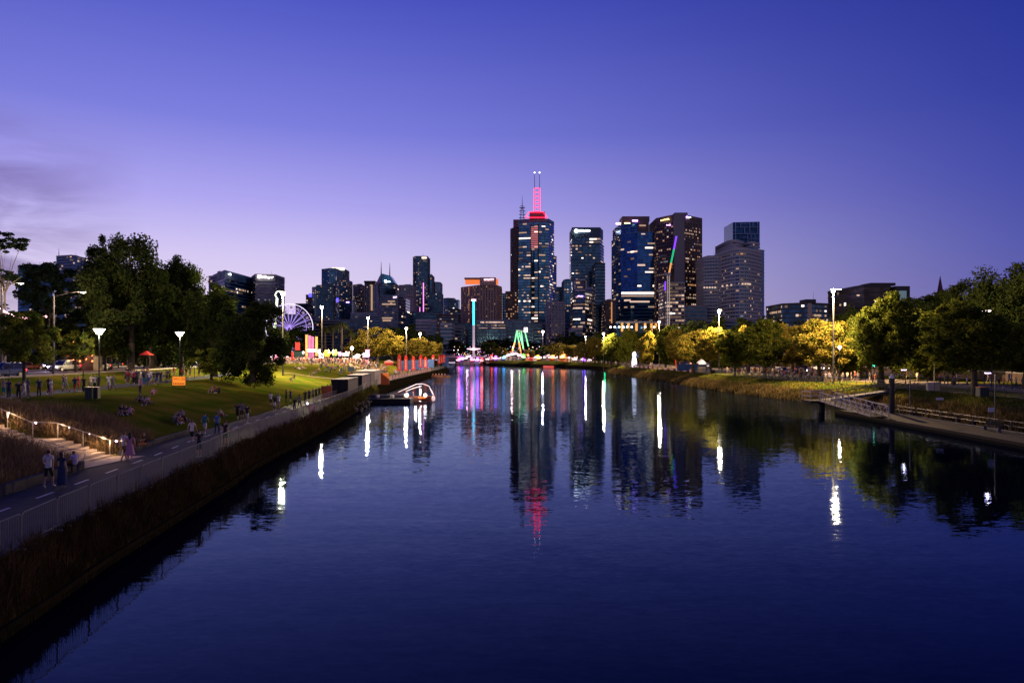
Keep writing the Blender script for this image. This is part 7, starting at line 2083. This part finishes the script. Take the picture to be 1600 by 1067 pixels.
t = thing('access_ramp', (43.2, 95.5, 0), 0, 'darker footbridge ramp from the bank to the gangway platform', 'footbridge')
A0, A1 = Vector((0, 0, 1.6)), Vector((18.5, 9, 3.05)); d = (A1 - A0); nn = Vector((-d.y, d.x, 0)).normalized() * 1.0
for s_ in (-1, 1):
    mb = MB(); o_ = nn * s_
    for hz in (.05, 1.1): mb.tube(A0 + o_ + Vector((0, 0, hz)), A1 + o_ + Vector((0, 0, hz)), .05, n=6)
    for i in range(10):
        p = A0.lerp(A1, i / 9) + o_; mb.tube(p, p + d.normalized() * .5 + Vector((0, 0, 1.1)), .04, n=5)
    mb.build('railing', galv, t)
q = [A0 + nn, A0 - nn, A1 - nn, A1 + nn]
MB().face([tuple(p) for p in q]).face([tuple(p - Vector((0, 0, .3))) for p in q[::-1]]).face([tuple(q[1]), tuple(q[1] - Vector((0, 0, .3))), tuple(q[2] - Vector((0, 0, .3))), tuple(q[2])]).build('walkway', darkconc, t)
t = thing('mooring_pile', (WX(1408, 84), 86, 0), 0, 'tall black mooring pile with a pale pointed cap beside the pontoon', 'pile')
MB().tube((0, 0, -2), (0, 0, 5.0), .30, n=12).build('shaft', blackc, t); MB().lathe([(.34, 4.9), (.34, 5.0), (.02, 5.5)], 12).build('cap', mat('pile_cap', (.3, .36, .42), .5), t)
for (px, py, Yd, lab) in ((1468, 623, 78, 'small white notice board on a post in the dark bank'), (1548, 640, 66.5, 'square white notice board beside the near pontoon lamp')):
    X = WX(px, Yd); zt = WZ(py, Yd); gz = ground(X, Yd)
    t = thing('notice_board', (X, Yd, min(gz, zt - .8)), 0, lab, 'sign'); hh = zt - t.location.z
    MB().tube((0, 0, 0), (0, 0, hh), .03, n=6).build('post', pole_m, t); MB().box((0, -.04, hh), (.85 if px < 1500 else .55, .03, .24 if px < 1500 else .42)).build('board', mat('board_white', (.6, .58, .6), .6), t)
t = thing('bench', (46.2, 66.5, .55), 0, 'dark bench on the pontoon before the handrail', 'bench')
MB().box((0, 0, .42), (.4, 2.4, .06)).build('seat', deckm, t); MB().box((.22, 0, .72), (.05, 2.4, .4)).build('backrest', deckm, t)
for a in (-1, 1): MB().box((0, a, .2), (.35, .06, .4)).build('leg', galv, t)
t = thing('lifebuoy_post', (43.1, 57.6, .55), 0, 'short pale post at the near end of the pontoon', 'post')
MB().tube((0, 0, 0), (0, 0, 1.5), .06, n=8).build('post', galv, t)

# ------------------------------------------------------------------ boats
t = thing('work_barge', (-20.2, 112, 0), .05, 'low black landing pontoon moored against the left bank', 'barge')
MB().prism([(-4.0, -2.5), (3.9, -2.5), (4.3, 2.5), (-4.2, 2.5)], -.3, .75).build('hull', blackc, t)
MB().box((0, -2.55, .78), (7.9, .12, .08)).build('edge_strip', galv, t)
MB().box((-.6, 1.2, 1.0), (6.2, .5, .45)).build('bench_row', mat('bench_dark', (.05, .06, .09), .6), t)
for a in (-1.6, .8): MB().ball((a, 0, 1.0), .35, 8).build('sack', whitec, t)
t = thing('lit_boat', (-15.6, 114, 0), 0, 'small boat hung with glowing pinkish white light ropes and two bright lamps', 'boat')
hull = MB(); prof = [(-2.6, .5, .0), (-2.2, .9, .8), (0, .9, 1.0), (2.0, .95, .8), (2.9, 1.15, .05)]
V = []
for (x_, z1, w) in prof:
    for (a, z_) in ((-1, z1), (-.7, .1), (.7, .1), (1, z1)): V.append((x_, a * max(w, .04), z_))
hull.v = V
for i in range(4):
    for j in range(3): hull.f.append((i * 4 + j, i * 4 + j + 1, (i + 1) * 4 + j + 1, (i + 1) * 4 + j)); hull.m.append(0)
hull.build('hull', mat('boat_hull_brown', (.3, .12, .06), .5), t)
rope = mat('rope_light', (1, 1, 1), .5, emit=(1, .60, .58), es=.7, sample=False)
for pts, nm_ in (([(-3.2, 0, 1.6), (-1.6, 0, 2.3), (-.2, 0, 2.9), (.9, 0, 3.0), (1.9, 0, 2.6), (2.5, 0, 1.6), (2.9, 0, .4)], 'light_rope'), ([(-2.0, .6, 1.7), (-.8, .6, 2.2), (.6, .6, 2.6)], 'light_rope'), ([(2.1, -.4, 2.3), (2.6, -.4, 1.2)], 'light_rope')):
    MB().path(pts, .055, 6).build(nm_, rope, t)
for a in (-1.6, 1.4):
    MB().ball((a, -.9, 1.15), .26, 8).build('lamp', bulbw, t)
MB().box((.9, -.9, .75), (1.2, .1, .3)).build('orange_fender', mat('fender_orange', (.7, .15, .03), .6, emit=(1, .2, .03), es=.6, sample=False), t)
MB().ball((2.7, -.6, .6), .3, 8, sz=1.6).build('lamp', rope, t)
plight('boat_light', (-.1, -1.4, 1.6), 260, (1, .75, .7), .2, t)
person(-15.3, 114, 1.0, 'perched', 'black', 'black', 'person sitting in the small boat hung with light ropes', None, z=.1)
person(-16.3, 114, -1.0, 'standing', 'navy', 'black', 'person standing in the small boat hung with light ropes', None, z=.05, sc=.95)
t = thing('rowing_boat', (WX(688, 232), 232, 0), .1, 'low brown rowing boat with seated people at the left bank tip', 'boat')
MB().prism([(-3, -.8), (2.4, -.8), (3.4, 0), (2.4, .8), (-3, .8)], -.2, .55).build('hull', mat('boat_wood', (.22, .10, .06), .6), t)
for k in range(5):
    person(WX(688, 232) - 2.4 + k, 232, -1.5, 'perched', R.choice(('white', 'pink', 'black', 'orange')), 'black', 'person seated %s in the low brown rowing boat' % ['at the stern', 'second from the stern', 'in the middle', 'second from the bow', 'at the bow'][k], 'people in the rowing boat', z=.05, far=True)
t = thing('red_float', (WX(857, 372), 372, 0), 0, 'floating red panel with black pointed ends on the far water', 'float')
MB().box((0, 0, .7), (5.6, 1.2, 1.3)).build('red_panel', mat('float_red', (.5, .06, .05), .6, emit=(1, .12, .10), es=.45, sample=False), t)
for s_ in (-1, 1): MB().face([(s_ * 2.9, 0, -.1), (s_ * 4.6, 0, -.1), (s_ * 2.9, 0, 1.4)]).face([(s_ * 2.9, .3, -.1), (s_ * 2.9, .3, 1.4), (s_ * 4.6, .3, -.1)]).build('black_end', blackc, t)
# light hidden under the steps' handrail and bushes beside the steps
for (xx, yy, zz, pw) in ((-23.5, 41.0, 2.6, 14), (-24.6, 41.0, 2.75, 26), (-27.0, 41.0, 3.6, 26), (-29.8, 41.0, 4.3, 26), (-32.5, 41.0, 4.9, 22)):
    plight('handrail_light', (xx, yy, zz), pw * 2.2, (1, .62, .36), .03)
plight('bike_light', (XL(72.5) - 2.1, 72.5, 2.75), 12, (.9, .9, 1), .05)
o = MB().ball((XL(72.5) - 2.1, 72.4, 2.75), .09, 8).build('bicycle_lamp', bulbv); tag(o, 'small bright white bicycle lamp on the path beside the magenta banner', 'bicycle lamp')
